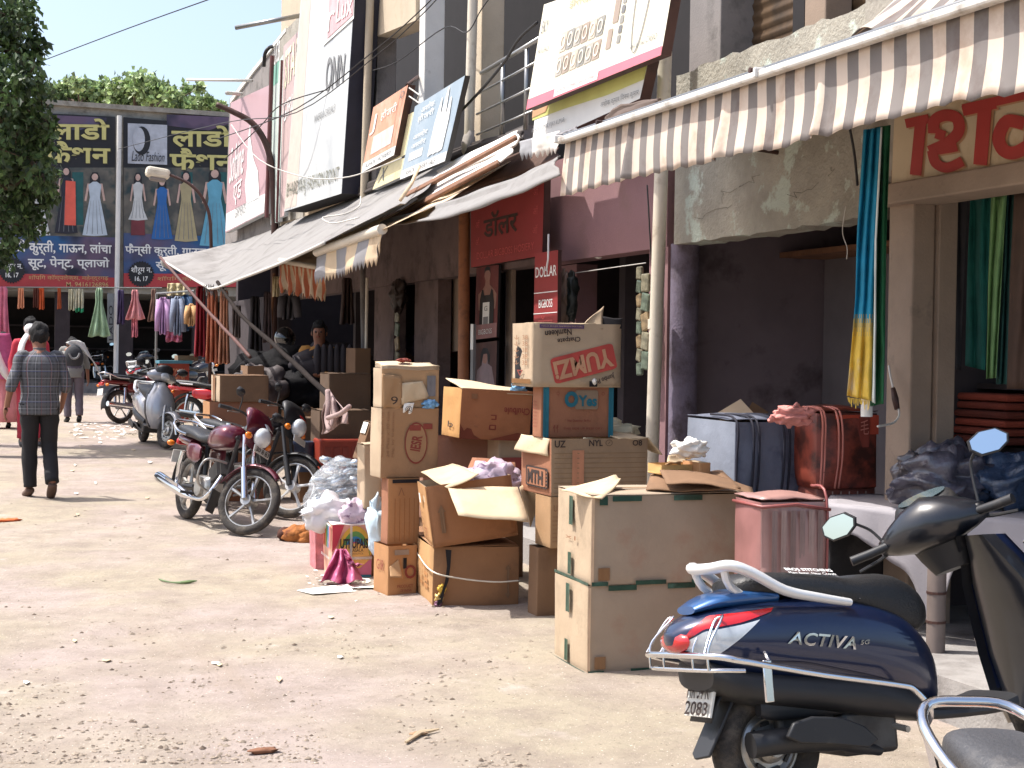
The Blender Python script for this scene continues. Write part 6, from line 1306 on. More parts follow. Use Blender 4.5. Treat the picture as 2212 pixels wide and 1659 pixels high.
def scooter(label, pos, heading, lean, body, inner, tailm, steer_=0, scale=1.0, group=None, hero=False, pitch=0, name='parked_scooter'):
    v = Veh(name, label, 'scooter', pos, heading, lean, scale, group, pitch); v.steer(1.16, steer_); v.dx, v.dz = (.2, .05) if hero else (0, 0)
    BT = [(-.44, .59, .63, .03), (-.40, .555, .665, .085), (-.32, .50, .70, .135), (-.2, .455, .725, .17), (-.05, .425, .735, .192), (.15, .395, .73, .205), (.32, .365, .705, .205), (.47, .335, .65, .185), (.57, .305, .57, .14), (.63, .29, .50, .09)]
    v.add('body_panel', loftx(BT, 2.7, 28, 5, .06), body, auto=60)
    def side(x, z, off=.004, sg=-1):
        zb, zt, hw = interp(BT, x); zc, hz = (zb + zt) / 2, (zt - zb) / 2; f = min(.999, abs((z - zc) / hz))
        y = hw * (1 - f ** 2.7) ** (1 / 2.7) * (1 + .06 * (z - zc) / hz); return V((x, sg * (y + off), z))
    def patch(name, P, m, n=10, off=.004, sg=-1):     # strip on the flank between a lower and an upper polyline
        lo, hi = P; mb = MB()
        sm = lambda L, u: (lambda k: (lambda i, f: (L[i][0] * (1 - f) + L[i + 1][0] * f, L[i][1] * (1 - f) + L[i + 1][1] * f))(min(int(k), len(L) - 2), k - min(int(k), len(L) - 2)))(u * (len(L) - 1))
        mb.grid(lambda a, b: side(*[p * (1 - b) + q * b for p, q in zip(sm(lo, a), sm(hi, a))], off, sg), n * 2, 4); return v.add(name, mb, m)
    v.add('tail_cover', loftx([(-.36, .69, .72, .06), (-.28, .7, .755, .10), (-.16, .7, .775, .12), (-.05, .7, .77, .12)], 2.4, 18, 3), tailm)
    for sg in (-1, 1):
        patch('tail_lens', (((-.425, .60), (-.36, .64), (-.24, .655), (-.12, .685)), ((-.40, .64), (-.33, .685), (-.22, .69), (-.1, .70))), m_red, off=.006, sg=sg)
        patch('indicator_lens', (((-.42, .565), (-.33, .545), (-.25, .60), (-.2, .64)), ((-.425, .595), (-.36, .632), (-.24, .648), (-.17, .662))), m_clear2, off=.006, sg=sg)
        patch('flank_crease', (((-.2, .52), (.0, .5), (.25, .44), (.5, .37)), ((-.2, .526), (.0, .506), (.25, .446), (.5, .376))), inner, off=.003, sg=sg)
    mb = MB(); mb.ball((-.41, 0, .60), .05, 12, 8, sq=(.6, 1.9, .8)); v.add('tail_light', mb, m_red)
    v.add('lower_skirt', loftx([(-.34, .43, .54, .12), (-.2, .37, .5, .16), (.1, .32, .46, .185), (.35, .28, .43, .185), (.55, .25, .36, .14)], 3, 20, 3), m_pl)
    st = v.add('seat', loftx([(-.2, .745, .80, .08), (-.14, .735, .822, .115), (0, .725, .82, .135), (.15, .70, .808, .145), (.27, .665, .79, .15), (.36, .63, .795, .145), (.47, .585, .79, .13), (.57, .57, .745, .105), (.63, .60, .69, .06)], 3, 26, 5), m_seat, auto=70)
    if hero:
        mb = MB(); mb.tube([V((.27, y, .62 + .175 * math.cos(y * 7))) for y in [-.15 + .03 * i for i in range(11)]], .004, 5); v.add('seat_seam', mb, m_pl, parent=st)
        q = [V((.0, -.128, .806)), V((.19, -.142, .79)), V((.19, -.098, .818)), V((.0, -.084, .832))]
        text(v.t, 'BROS STITCHING', [q[0].lerp(q[3], .62), q[1].lerp(q[2], .62), q[2], q[3]], k_wht, .003, bold=.02); text(v.t, 'Main Bazar, Near Chowk', [q[0].lerp(q[3], .1), q[1].lerp(q[2], .1), q[1].lerp(q[2], .45), q[0].lerp(q[3], .45)], k_wht, .004)
    rail = [(.2, -.185, .70), (.08, -.185, .722), (-.06, -.175, .755), (-.17, -.15, .82), (-.24, -.125, .85), (-.275, -.06, .845)]
    pts = smooth_pts(rail + [(x, -y, z) for x, y, z in rail[::-1]], 4); n = len(pts)
    mb = MB(); mb.tube(pts, [.012 + .014 * math.sin(math.pi * min(i, n - 1 - i) / n * 1.0 + .35) for i in range(n)], 10, sx=.8); gr = v.add('grab_rail', mb, m_sil)
    for sg in (-1, 1):
        mb = MB(); mb.tube(smooth_pts([(-.255, sg * .10, .84), (-.23, sg * .09, .78), (-.15, sg * .085, .73)], 3), .015, 8); v.add('rail_stem', mb, m_sil, parent=gr)
    # wheels, engine, muffler
    v.wheel(-.075, .217, .217, .052, m_alu, disc=True, y=0)
    mb = MB(); mb.box((.16, .02, .27), (.42, .16, .13)); mb.box((.3, .0, .24), (.24, .22, .16)); v.add('engine', mb, m_eng, smooth=False, bevel=.02)
    v.add('air_cleaner', loftx([(-.16, .33, .38, .02), (-.1, .31, .41, .03), (.15, .31, .42, .035), (.3, .33, .4, .03)], 3.5, 14, 2, yc=-.1), m_pl)
    mb = MB(); mb.tube(smooth_pts([(-.22, -.13, .24), (-.1, -.14, .245), (.1, -.14, .235), (.2, -.13, .2), (.34, -.09, .17)], 4), [.045] * 9 + [.04, .032, .028, .026, .024, .022, .02, .02][:8], 12); v.add('muffler', mb, m_pl)
    P = [(-.13, .265), (-.1, .31), (-.02, .325), (.1, .312), (.19, .275), (.245, .225), (.2, .2), (.05, .225), (-.08, .24)]
    mb = MB(); mb.plate([V((x, -.205, z)) for x, z in P][::-1], .02); sh_ = v.add('muffler_shield', mb, m_pl, smooth=False, bevel=.006)
    for x in (-.02, .13): mb = MB(); mb.tube([(x, -.195, .285 - (x > 0) * .01), (x, -.215, .285 - (x > 0) * .01)], .009, 8); v.add('bolt', mb, m_chr, parent=sh_)
    mb = MB(); mb.grid(lambda a, b: V((-.075 + .28 * math.sin(-1.2 + 1.9 * a), -.07 + .14 * b, .217 + .29 * math.cos(-1.2 + 1.9 * a))), 14, 3); v.add('rear_mudguard', mb, m_pl, solid=.006)
    mb = MB(); mb.plate([V(p) for p in ((-.2, -.06, .45), (-.2, .06, .45), (-.345, .055, .21), (-.37, 0, .2), (-.345, -.055, .21))], .012); v.add('mud_flap', mb, m_pl, smooth=False, bevel=.004)
    pc = V((-.325, 0, .4)); e = V((-.28, 0, .96)).normalized()
    mb = MB(); mb.box(pc, (.008, .17, .125), Matrix.Rotation(.28, 3, 'Y')); npl = v.add('number_plate', mb, m_plate, smooth=False)
    pq = [pc + V((-.012, y, 0)) + V((.28 * z, 0, z)) for y, z in ((.075, -.055), (-.075, -.055), (-.075, .055), (.075, .055))]
    text(v.t, 'HR 34 K', [pq[0].lerp(pq[3], .5), pq[1].lerp(pq[2], .5), pq[2], pq[3]], m_ink, .002, bold=.02); text(v.t, '2083', [pq[0], pq[1], pq[1].lerp(pq[2], .42), pq[0].lerp(pq[3], .42)], m_ink, .002, bold=.02)
    # floor, shield, front
    v.add('floorboard', loftx([(.5, .26, .31, .13), (.6, .255, .30, .155), (.8, .255, .295, .16), (.95, .26, .33, .15)], 4, 16, 2), m_pl)
    rings = []
    for z, x0, x1, hw in ((.24, .88, 1.02, .12), (.32, .9, 1.06, .17), (.45, .88, 1.07, .205), (.58, .855, 1.05, .21), (.7, .81, 1.0, .18), (.79, .765, .95, .12), (.87, .73, .88, .075)):
        rings.append([V((( x0 + x1) / 2 + (x1 - x0) / 2 * math.copysign(abs(math.cos(a)) ** .8, math.cos(a)) - .09 * (abs(math.sin(a)) ** 3) * (math.cos(a) > -.2), hw * math.copysign(abs(math.sin(a)) ** .8, math.sin(a)), z)) for a in [2 * math.pi * i / 24 for i in range(24)]])
    mb = MB(); mb.loft(rings, 0); 
    for i, f in enumerate(mb.f):
        cx = sum((mb.v[k].x for k in f)) / len(f); cz = sum((mb.v[k].z for k in f)) / len(f); xm = .97 - max(0, cz - .5) * .32
        mb.mi[i] = 0 if cx > xm - .03 else 1
    ap = v.add('front_apron', mb, [body, m_hp if hero else m_pl], auto=70)
    rings = [[V((x, y * k, z)) for (x, y) in ((1.02, -.09), (1.06, -.05), (1.09, 0), (1.06, .05), (1.02, .09), (.99, 0))] for z, x_, k in ((.4, 0, .6), (.6, 0, 1), (.75, 0, .8))]
    # fork, wheel, mudguard
    v.wheel(1.25, .235, .235, .05, m_alu, disc=True, st=True)
    for sg in (-1, 1): mb = MB(); mb.tube([(1.235, sg * .075, .235), (1.16, sg * .075, .42), (1.1, sg * .05, .56)], .018, 8); v.add('fork', mb, m_alu, True)
    mb = MB(); mb.grid(lambda a, b: V((1.25 + .27 * math.sin(-1.0 + 2.0 * a), (-.075 + .15 * b), .235 + .275 * math.cos(-1.0 + 2.0 * a) - .04 * (2 * b - 1) ** 2)), 16, 6); v.add('front_mudguard', mb, body, True, solid=.006)
    # handlebar cover, dash, headlamp
    T = [(-.22, .03, .025), (-.16, .06, .055), (-.09, .1, .08), (0, .12, .095), (.09, .1, .08), (.16, .06, .055), (.22, .03, .025)]
    mb = MB(); rr_ = []
    for y, hx, hz in T:
        c = V((.755 - .0 * abs(y), y, .955 - .25 * abs(y) * .4)); rr_.append([c + V((hx * math.cos(a) + .35 * hz * math.sin(a) * 0, 0, hz * math.sin(a) * (1.25 if math.sin(a) > 0 else 1))) for a in [2 * math.pi * i / 16 for i in range(16)]])
    mb.loft(rr_); hb = v.add('handlebar_cover', mb, m_hp if hero else body, True, auto=70)
    mb = MB(); mb.loft([[V((.785 + q * math.cos(a) * .9, q * 1.35 * math.sin(a), z + .03 + .45 * (q * math.cos(a)))) for a in [2 * math.pi * i / 20 for i in range(20)]] for q, z in ((.1, .94), (.1, 1.0), (.088, 1.035), (.074, 1.048))]); v.add('dash_housing', mb, m_pl, True, hb)
    mb = MB(); mb.add([V((.78 + .072 * math.cos(a), .1 * math.sin(a), 1.079 + .45 * .072 * math.cos(a))) for a in [2 * math.pi * i / 20 for i in range(20)]], [list(range(20))]); v.add('dash_glass', mb, mat('dark_dash_glass', s(96,110,116), .08, .3), True, hb, smooth=False)
    mb = MB(); mb.ball((.845, 0, .955), .06, 14, 10, sq=(.7, 1.35, .95)); v.add('headlight', mb, m_clear2, True, hb)
    mb = MB(); mb.loft([[V((x + q * .5 * math.cos(a), q * math.sin(a), z)) for a in [2 * math.pi * i / 12 for i in range(12)]] for x, z, q in ((.82, .78, .07), (.80, .84, .1), (.775, .89, .115), (.76, .93, .11))]); v.add('steering_neck', mb, m_pl, True, hb)
    for sg in (-1, 1):
        mb = MB(); mb.tube([(.73, sg * .18, .935), (.70, sg * .26, .925), (.675, sg * .335, .92)], [.018, .019, .02], 10); v.add('grip', mb, m_pl, True)
        mb = MB(); mb.tube([(.75, sg * .18, .915), (.76, sg * .24, .90), (.735, sg * .33, .88)], .007, 6); v.add('lever', mb, m_pl if hero else m_alu, True)
        mb = MB(); mb.box((.74, sg * .185, .94), (.05, .05, .05)); v.add('switch_box', mb, m_pl, True, smooth=False, bevel=.012)
        mz = .09 if hero and sg < 0 else 0; v.mirror((.70, sg * .335, 1.075 + mz), .078, .05, [(.745, sg * .2, .955), (.74, sg * .23, 1.02 + mz), (.71, sg * .27, 1.06 + mz)], yaw=sg * -14, st=True)
    mb = MB(); mb.tube([(.16, .12, .26), (.2, .2, .13), (.22, .25, .015)], .012, 7); v.add('side_stand', mb, m_pl)
    if hero:
        g = .27
        def tb(name, pts, r=.011, parent=None): m_ = MB(); m_.tube(smooth_pts(pts, 4), r, 9); return v.add(name, m_, m_chr, parent=parent)
        loop = [(.47, -.2, .25), (.44, -g, .31), (.38, -g, .385), (.3, -g, .41), (.0, -g, .465), (-.3, -g, .53), (-.38, -g + .03, .55), (-.405, -g + .08, .553), (-.41, 0, .555)]
        cg = tb('side_guard', loop + [(x, -y, z) for x, y, z in loop[:-1][::-1]], .012)
        tb('guard_lower_bar', [(-.30, -g + .01, .50), (-.38, -g + .05, .505), (-.4, -.15, .505), (-.4, .15, .505), (-.38, g - .05, .505), (-.3, g - .01, .5)], .008, cg)
        for y in (-.2, -.1, .1, .2): tb('guard_upright', [(-.405, y, .505), (-.405, y, .55), (-.39, y, .60), (-.32, y * .85, .675), (-.305, y * .85 + .03, .68), (-.33, y * .85 + .04, .66), (-.4, y + .03, .56)], .0045, cg)
        m_ = MB(); m_.box((-.22, -g, .46), (.035, .01, .14)); v.add('guard_bracket', m_, m_chr, parent=cg, smooth=False, bevel=.004)
        m_ = MB(); m_.tube([(-.2, -g, .505), (-.18, -.2, .55)], .008, 6); v.add('guard_stay', m_, m_chr, parent=cg)
        zz = lambda x: .565 - .14 * (x + .02)
        cs = [side(-.07, zz(-.07), .007), side(.25, zz(.25) - .012, .007), side(.25, zz(.25) + .045, .007), side(-.07, zz(-.07) + .05, .007)]
        vs, fs = text_mesh('ACTIVA', .35, 1.05, .02); mb = MB()
        mb.add([side(-.08 + .27 * u, zz(-.08 + .27 * u) + .045 * w_, .007) for u, w_ in vs], fs); v.add('lettering', mb, m_chr, smooth=False)
        vs, fs = text_mesh('5G', .2, 1, .02); mb = MB(); mb.add([side(.21 + .04 * u, zz(.22) + .02 + .016 * w_, .007) for u, w_ in vs], fs); v.add('lettering', mb, m_chr, smooth=False)
        for p in ((1.0, .62), (1.06, .75)): pass
        for i in range(2): m_ = MB(); m_.box((.885 - .0 * i, -.205 + .02 * i, .46 - .085 * i), (.03, .012, .02 if i else .05)); v.add('apron_clip', m_, m_alu, smooth=False)
        m_ = MB(); m_.tube(smooth_pts([(.95, -.17, .45), (.99, -.23, .6), (.93, -.22, .76), (.86, -.14, .84)], 5), .011, 8); v.add('front_guard', m_, m_chr)
        mb = MB(); mb.tube([(.35, -.17, .26), (.36, -.24, .25)], .012, 8); v.add('footrest', mb, m_alu)
    return v
def motorcycle(label, pos, heading, lean, body, m_rim=m_alu, steer_=0, scale=1.0, group=None, cowl=True, plate='', name='parked_motorcycle', badge=None, dark=False, seatm=None):
    v = Veh(name, label, 'motorcycle', pos, heading, lean, scale, group); v.steer(1.22 - .02, steer_, 25); WB = 1.24
    st = lambda **k: k
    v.wheel(0, .3, .3, .045, m_rim); v.wheel(WB, .3, .3, .04, m_rim, st=True)
    v.add('fuel_tank', loftx([(.5, .70, .78, .08), (.56, .68, .84, .11), (.68, .68, .90, .135), (.82, .70, .92, .14), (.92, .73, .90, .12), (.97, .77, .84, .06)], 2.5, 22, 4), body, auto=70)
    mb = MB(); mb.tube([(.76, 0, .915), (.76, 0, .93)], .035, 14); v.add('filler_cap', mb, m_chr)
    s_ = v.add('seat', loftx([(-.3, .80, .84, .06), (-.25, .78, .865, .11), (-.05, .755, .86, .13), (.2, .74, .835, .135), (.38, .72, .80, .125), (.52, .72, .82, .10), (.58, .74, .82, .05)], 3, 22, 4), seatm or m_seat, auto=70)
    if badge:
        mb = MB(); q = V((.1, .0, .852)); fn = lambda x, y: V((.1 + x, y, .853 + .0 * x)); mb.add([fn(-.05, -.035), fn(.05, -.035), fn(.06, 0), fn(.05, .035), fn(-.05, .035)], [list(range(5))]); v.add('seat_badge', mb, m_plate, parent=s_, smooth=False)
        text(v.t, badge, [fn(.045, -.028), fn(.045, .028), fn(-.04, .028), fn(-.04, -.028)], m_ink, -.004, bold=.02)
    v.add('tail_cowl', loftx([(-.36, .73, .76, .03), (-.3, .70, .78, .08), (-.1, .68, .77, .11), (.15, .66, .75, .12)], 2.5, 18, 3), body)
    for sg in (-1, 1):
        v.add('side_panel', loftx([(.1, .6, .68, .01), (.16, .56, .71, .02), (.35, .54, .71, .025), (.45, .58, .68, .01)], 2.5, 12, 3, yc=sg * .115), body)
        mb = MB(); mb.tube([(0, sg * .13, .33), (.02, sg * .14, .5), (.04, sg * .13, .62)], .026, 10); v.add('rear_shock', mb, m_chr)
        mb = MB(); mb.tube([(.36, sg * .1, .33), (0, sg * .11, .30)], .018, 8); v.add('swingarm', mb, m_pl)
        mb = MB(); mb.tube([(WB, sg * .085, .3), (WB - .115, sg * .085, .56)], .028, 10); mb.tube([(WB - .1, sg * .085, .52), (WB - .23, sg * .085, .84)], .018, 10); v.add('fork_leg', mb, m_chr if not dark else m_pl, True)
        mb = MB(); mb.tube(smooth_pts([(WB - .25, sg * .03, .92), (WB - .24, sg * .14, 1.0), (WB - .3, sg * .24, 1.01), (WB - .36, sg * .36, .985)], 4), .011, 8); hb = v.add('handlebar', mb, m_pl, True)
        mb = MB(); mb.tube([(WB - .325, sg * .27, 1.003), (WB - .375, sg * .385, .98)], .018, 9); v.add('grip', mb, m_pl, True, hb)
        mb = MB(); mb.tube([(WB - .27, sg * .22, .995), (WB - .29, sg * .36, .955)], .006, 6); v.add('lever', mb, m_alu, True, hb)
        v.mirror((WB - .26, sg * .34, 1.15), .065, .04, [(WB - .28, sg * .22, 1.01), (WB - .26, sg * .26, 1.1), (WB - .25, sg * .3, 1.14)], yaw=sg * -10, st=True)
        mb = MB(); mb.ball((WB - .13, sg * .17, .83), .032, 10, 8, sq=(.9, 1.4, .9)); v.add('indicator', mb, m_amb, True)
        mb = MB(); mb.ball((-.33, sg * .13, .68), .03, 10, 8, sq=(.9, 1.3, .9)); v.add('indicator', mb, m_amb)
        mb = MB(); mb.tube([(.42, sg * .08, .26), (.42, sg * .24, .27)], .014, 7); v.add('footpeg', mb, m_pl)
    # engine
    mb = MB(); mb.box((.56, 0, .34), (.3, .24, .2)); v.add('crankcase', mb, m_alu if not dark else m_eng, smooth=False, bevel=.04)
    cy = MB()
    for k in range(7): cy.box((.67 + .022 * k, 0, .44 + .014 * k), (.012, .17, .14), Matrix.Rotation(-.5, 3, 'Y'))
    cy.box((.74, 0, .48), (.2, .1, .1), Matrix.Rotation(-.5, 3, 'Y')); v.add('cylinder_fins', cy, m_eng, smooth=False)
    for sg in (-1, 1): mb = MB(); mb.tube([(.58, sg * .115, .34), (.58, sg * .15, .34)], .085, 18); v.add('engine_cover', mb, m_alu if not dark else m_eng)
    mb = MB(); mb.tube(smooth_pts([(.84, -.04, .46), (.86, -.12, .33), (.74, -.15, .24), (.45, -.16, .235), (.2, -.17, .27), (-.1, -.18, .31), (-.38, -.185, .35)], 4), [.018] * 12 + [.024, .034, .042, .046, .048, .05, .05, .05, .05, .05, .05, .05, .046][:13], 12); v.add('muffler', mb, m_chr if not dark else m_pl)
    mb = MB(); mb.plate([V((x, -.225, z)) for x, z in ((.3, .3), (-.05, .345), (-.06, .37), (.28, .33))], .008); v.add('heat_shield', mb, m_chr, smooth=False)
    fr = MB(); fr.tube([(WB - .22, 0, .8), (.9, 0, .5), (.82, 0, .26), (.5, 0, .22)], .018, 8); fr.tube([(WB - .22, 0, .82), (.6, 0, .7), (-.2, 0, .72)], .02, 8); fr.tube([(.3, 0, .7), (.34, 0, .3)], .022, 8); v.add('frame', fr, m_pl)
    mb = MB(); mb.grid(lambda a, b: V((.345 * math.sin(-1.7 + 1.9 * a), -.07 + .14 * b, .3 + .345 * math.cos(-1.7 + 1.9 * a) + .02 - .03 * (2 * b - 1) ** 2)), 18, 4); v.add('rear_mudguard', mb, m_pl, solid=.005)
    mb = MB(); mb.grid(lambda a, b: V((WB + .325 * math.sin(-1.25 + 2.0 * a), -.06 + .12 * b, .3 + .325 * math.cos(-1.25 + 2.0 * a) + .015 - .035 * (2 * b - 1) ** 2)), 20, 5); v.add('front_mudguard', mb, body if not dark else m_pl, True, solid=.005)
    mb = MB(); mb.plate([V((WB - .36, y, z)) for y, z in ((-.07, .32), (.07, .32), (.06, .12), (-.06, .12))], .01); v.add('mud_flap', mb, m_pl, True, smooth=False)
    # headlight and cowl
    hl = MB(); hl.ball((WB - .1, 0, .865), .095, 18, 12, sq=(.7, 1.05, .95) if cowl else (.75, 1, .85)); v.add('headlight', hl, m_clear2, True)
    if cowl:
        rr_ = []
        for x, z, hy, hz in ((WB - .15, .80, .11, .07), (WB - .145, .87, .145, .11), (WB - .15, .93, .16, .12), (WB - .19, 1.0, .155, .11), (WB - .24, 1.06, .12, .06), (WB - .26, 1.09, .06, .02)):
            rr_.append([V((x + .04 * math.cos(a), hy * math.copysign(abs(math.cos(a)) ** .8, math.cos(a)), z + hz * math.sin(a) * .8)) for a in [2 * math.pi * i / 18 for i in range(18)]])
        mb = MB(); mb.loft(rr_); v.add('headlight_cowl', mb, body if not dark else m_pl, True, auto=70)
        mb = MB(); mb.grid(lambda a, b: V((WB - .095 - .1 * b, (.03 + .09 * a) * (1 - .3 * b), .95 + .1 * b + .012 * math.sin(a * math.pi))), 6, 5); v.add('cowl_visor', mb, m_sil if not dark else m_red, True, solid=.004)
    for sg in (-1, 1): mb = MB(); mb.tube([(WB - .27, sg * .06, 1.0), (WB - .26, sg * .06, 1.035)], .04, 14); v.add('gauge', mb, m_pl, True)
    mb = MB(); mb.box((WB - .06, 0, .745), (.008, .26, .06), Matrix.Rotation(-.15, 3, 'Y')); v.add('number_plate', mb, m_plate, True, smooth=False)
    if plate:
        q = [V((WB - .05, y, z)) for y, z in ((-.11, .725), (.11, .725), (.11, .765), (-.11, .765))]; vs, fs = text_mesh(plate, 0, 1, .02); Q = qmap(q); mb = MB(); mb.add([Q(u, w_, .004) for u, w_ in vs], fs); v.add('lettering', mb, m_ink, True, smooth=False)
    mb = MB(); mb.box((-.36, 0, .7), (.05, .13, .06)); v.add('tail_light', mb, m_red, smooth=False, bevel=.015)
    mb = MB(); mb.box((-.39, 0, .56), (.008, .16, .12), Matrix.Rotation(.2, 3, 'Y')); v.add('number_plate', mb, m_plate, smooth=False)
    g = smooth_pts([(.12, -.15, .78), (-.1, -.155, .80), (-.26, -.15, .86), (-.345, -.1, .895), (-.36, 0, .9), (-.345, .1, .895), (-.26, .15, .86), (-.1, .155, .80), (.12, .15, .78)], 4)
    mb = MB(); mb.tube(g, .013, 9); gr = v.add('grab_rail', mb, m_chr)
    for sg in (-1, 1): mb = MB(); mb.tube([(-.27, sg * .145, .86), (-.25, sg * .12, .76)], .01, 7); v.add('rail_stem', mb, m_chr, parent=gr)
    for sg in (-1, 1): mb = MB(); mb.tube(smooth_pts([(.9, sg * .03, .58), (.9, sg * .2, .6), (.88, sg * .26, .52), (.86, sg * .25, .38), (.82, sg * .1, .3)], 4), .011, 8); v.add('leg_guard', mb, m_alu if not dark else m_pl)
    mb = MB(); mb.tube([(.4, .1, .25), (.38, .2, .12), (.36, .25, .015)], .011, 7); v.add('side_stand', mb, m_pl)
    return v
def at(px, py): p = pG(px, py); p.z = street_z(p.x, p.y) if 3.2 < p.y < 20 and p.x < 4 else gz(p.y); return p
def atf(px, py, hd, wb=1.22): p = at(px, py); p -= V((math.cos(math.radians(hd)), math.sin(math.radians(hd)), 0)) * wb; p.z = at(*proj(p)[:2]).z; return p
scooter('glossy dark blue scooter with chrome side guard in the right foreground', at(1704, 1754), 3, -10, paint('deep_blue_paint', (14,30,64)), mat('dark_blue_crease', s(12,22,48), .3), paint('bright_blue_tail', (30,84,140)), steer_=44, hero=True)
motorcycle('motorcycle with chrome grab rail and dusty seat cut off by the bottom right corner', V((1.99, 2.33, .0)), -98, -3, paint('dark_grey_paint', (40,42,46)), badge='\u092e\u0932\u093f\u0915', scale=.95, seatm=mat('dusty_grey_seat', s(62,62,64), .5, var=.12, bump=.25, bs=80, dirt=s(104,100,96), dscale=3))
motorcycle('maroon motorcycle with alloy wheels and silver exhaust, nearest of the parked row', atf(508, 1163, -79), -79, -8, paint('maroon_paint', (92,20,40)), steer_=38, plate='30 8 83', scale=.98)
motorcycle('black motorcycle with red flash close behind the maroon one', atf(612, 1126, -68), -68, -7, paint('black_red_paint', (30,26,30)), m_sil, steer_=32, dark=True, scale=.98)
scooter('silver scooter facing the camera between maroon motorcycle and red motorcycle', atf(348, 970, -86, 1.25), -86, -4, paint('silver_scooter_paint', (176,176,178)), m_pl, m_sil, steer_=22, scale=1.06)
motorcycle('red motorcycle seen from behind with orange tail light, left of the silver scooter', at(260, 915), 30, -5, paint('dull_red_paint', (110,26,30)), steer_=10, cowl=False)
motorcycle('bright red motorcycle mostly hidden between silver scooter and cartons', at(404, 935), -30, -6, paint('bright_red_paint', (196,28,36)), steer_=20, dark=True)
scooter('black scooter with silver tail seen from behind at the far row end', at(298, 858), 66, -5, paint('black_scooter_paint', (30,30,34)), m_pl, m_sil, steer_=10)
motorcycle('small dark motorcycle seen from behind near the fashion store step', at(218, 842), 78, -5, paint('dark_bike_paint', (36,34,40)), steer_=15, cowl=False)
motorcycle('dark motorcycle behind the red crate stall under the hanging shirts', at(392, 872), 40, -5, paint('dark_bike_paint', (36,34,40)), steer_=15, cowl=False)
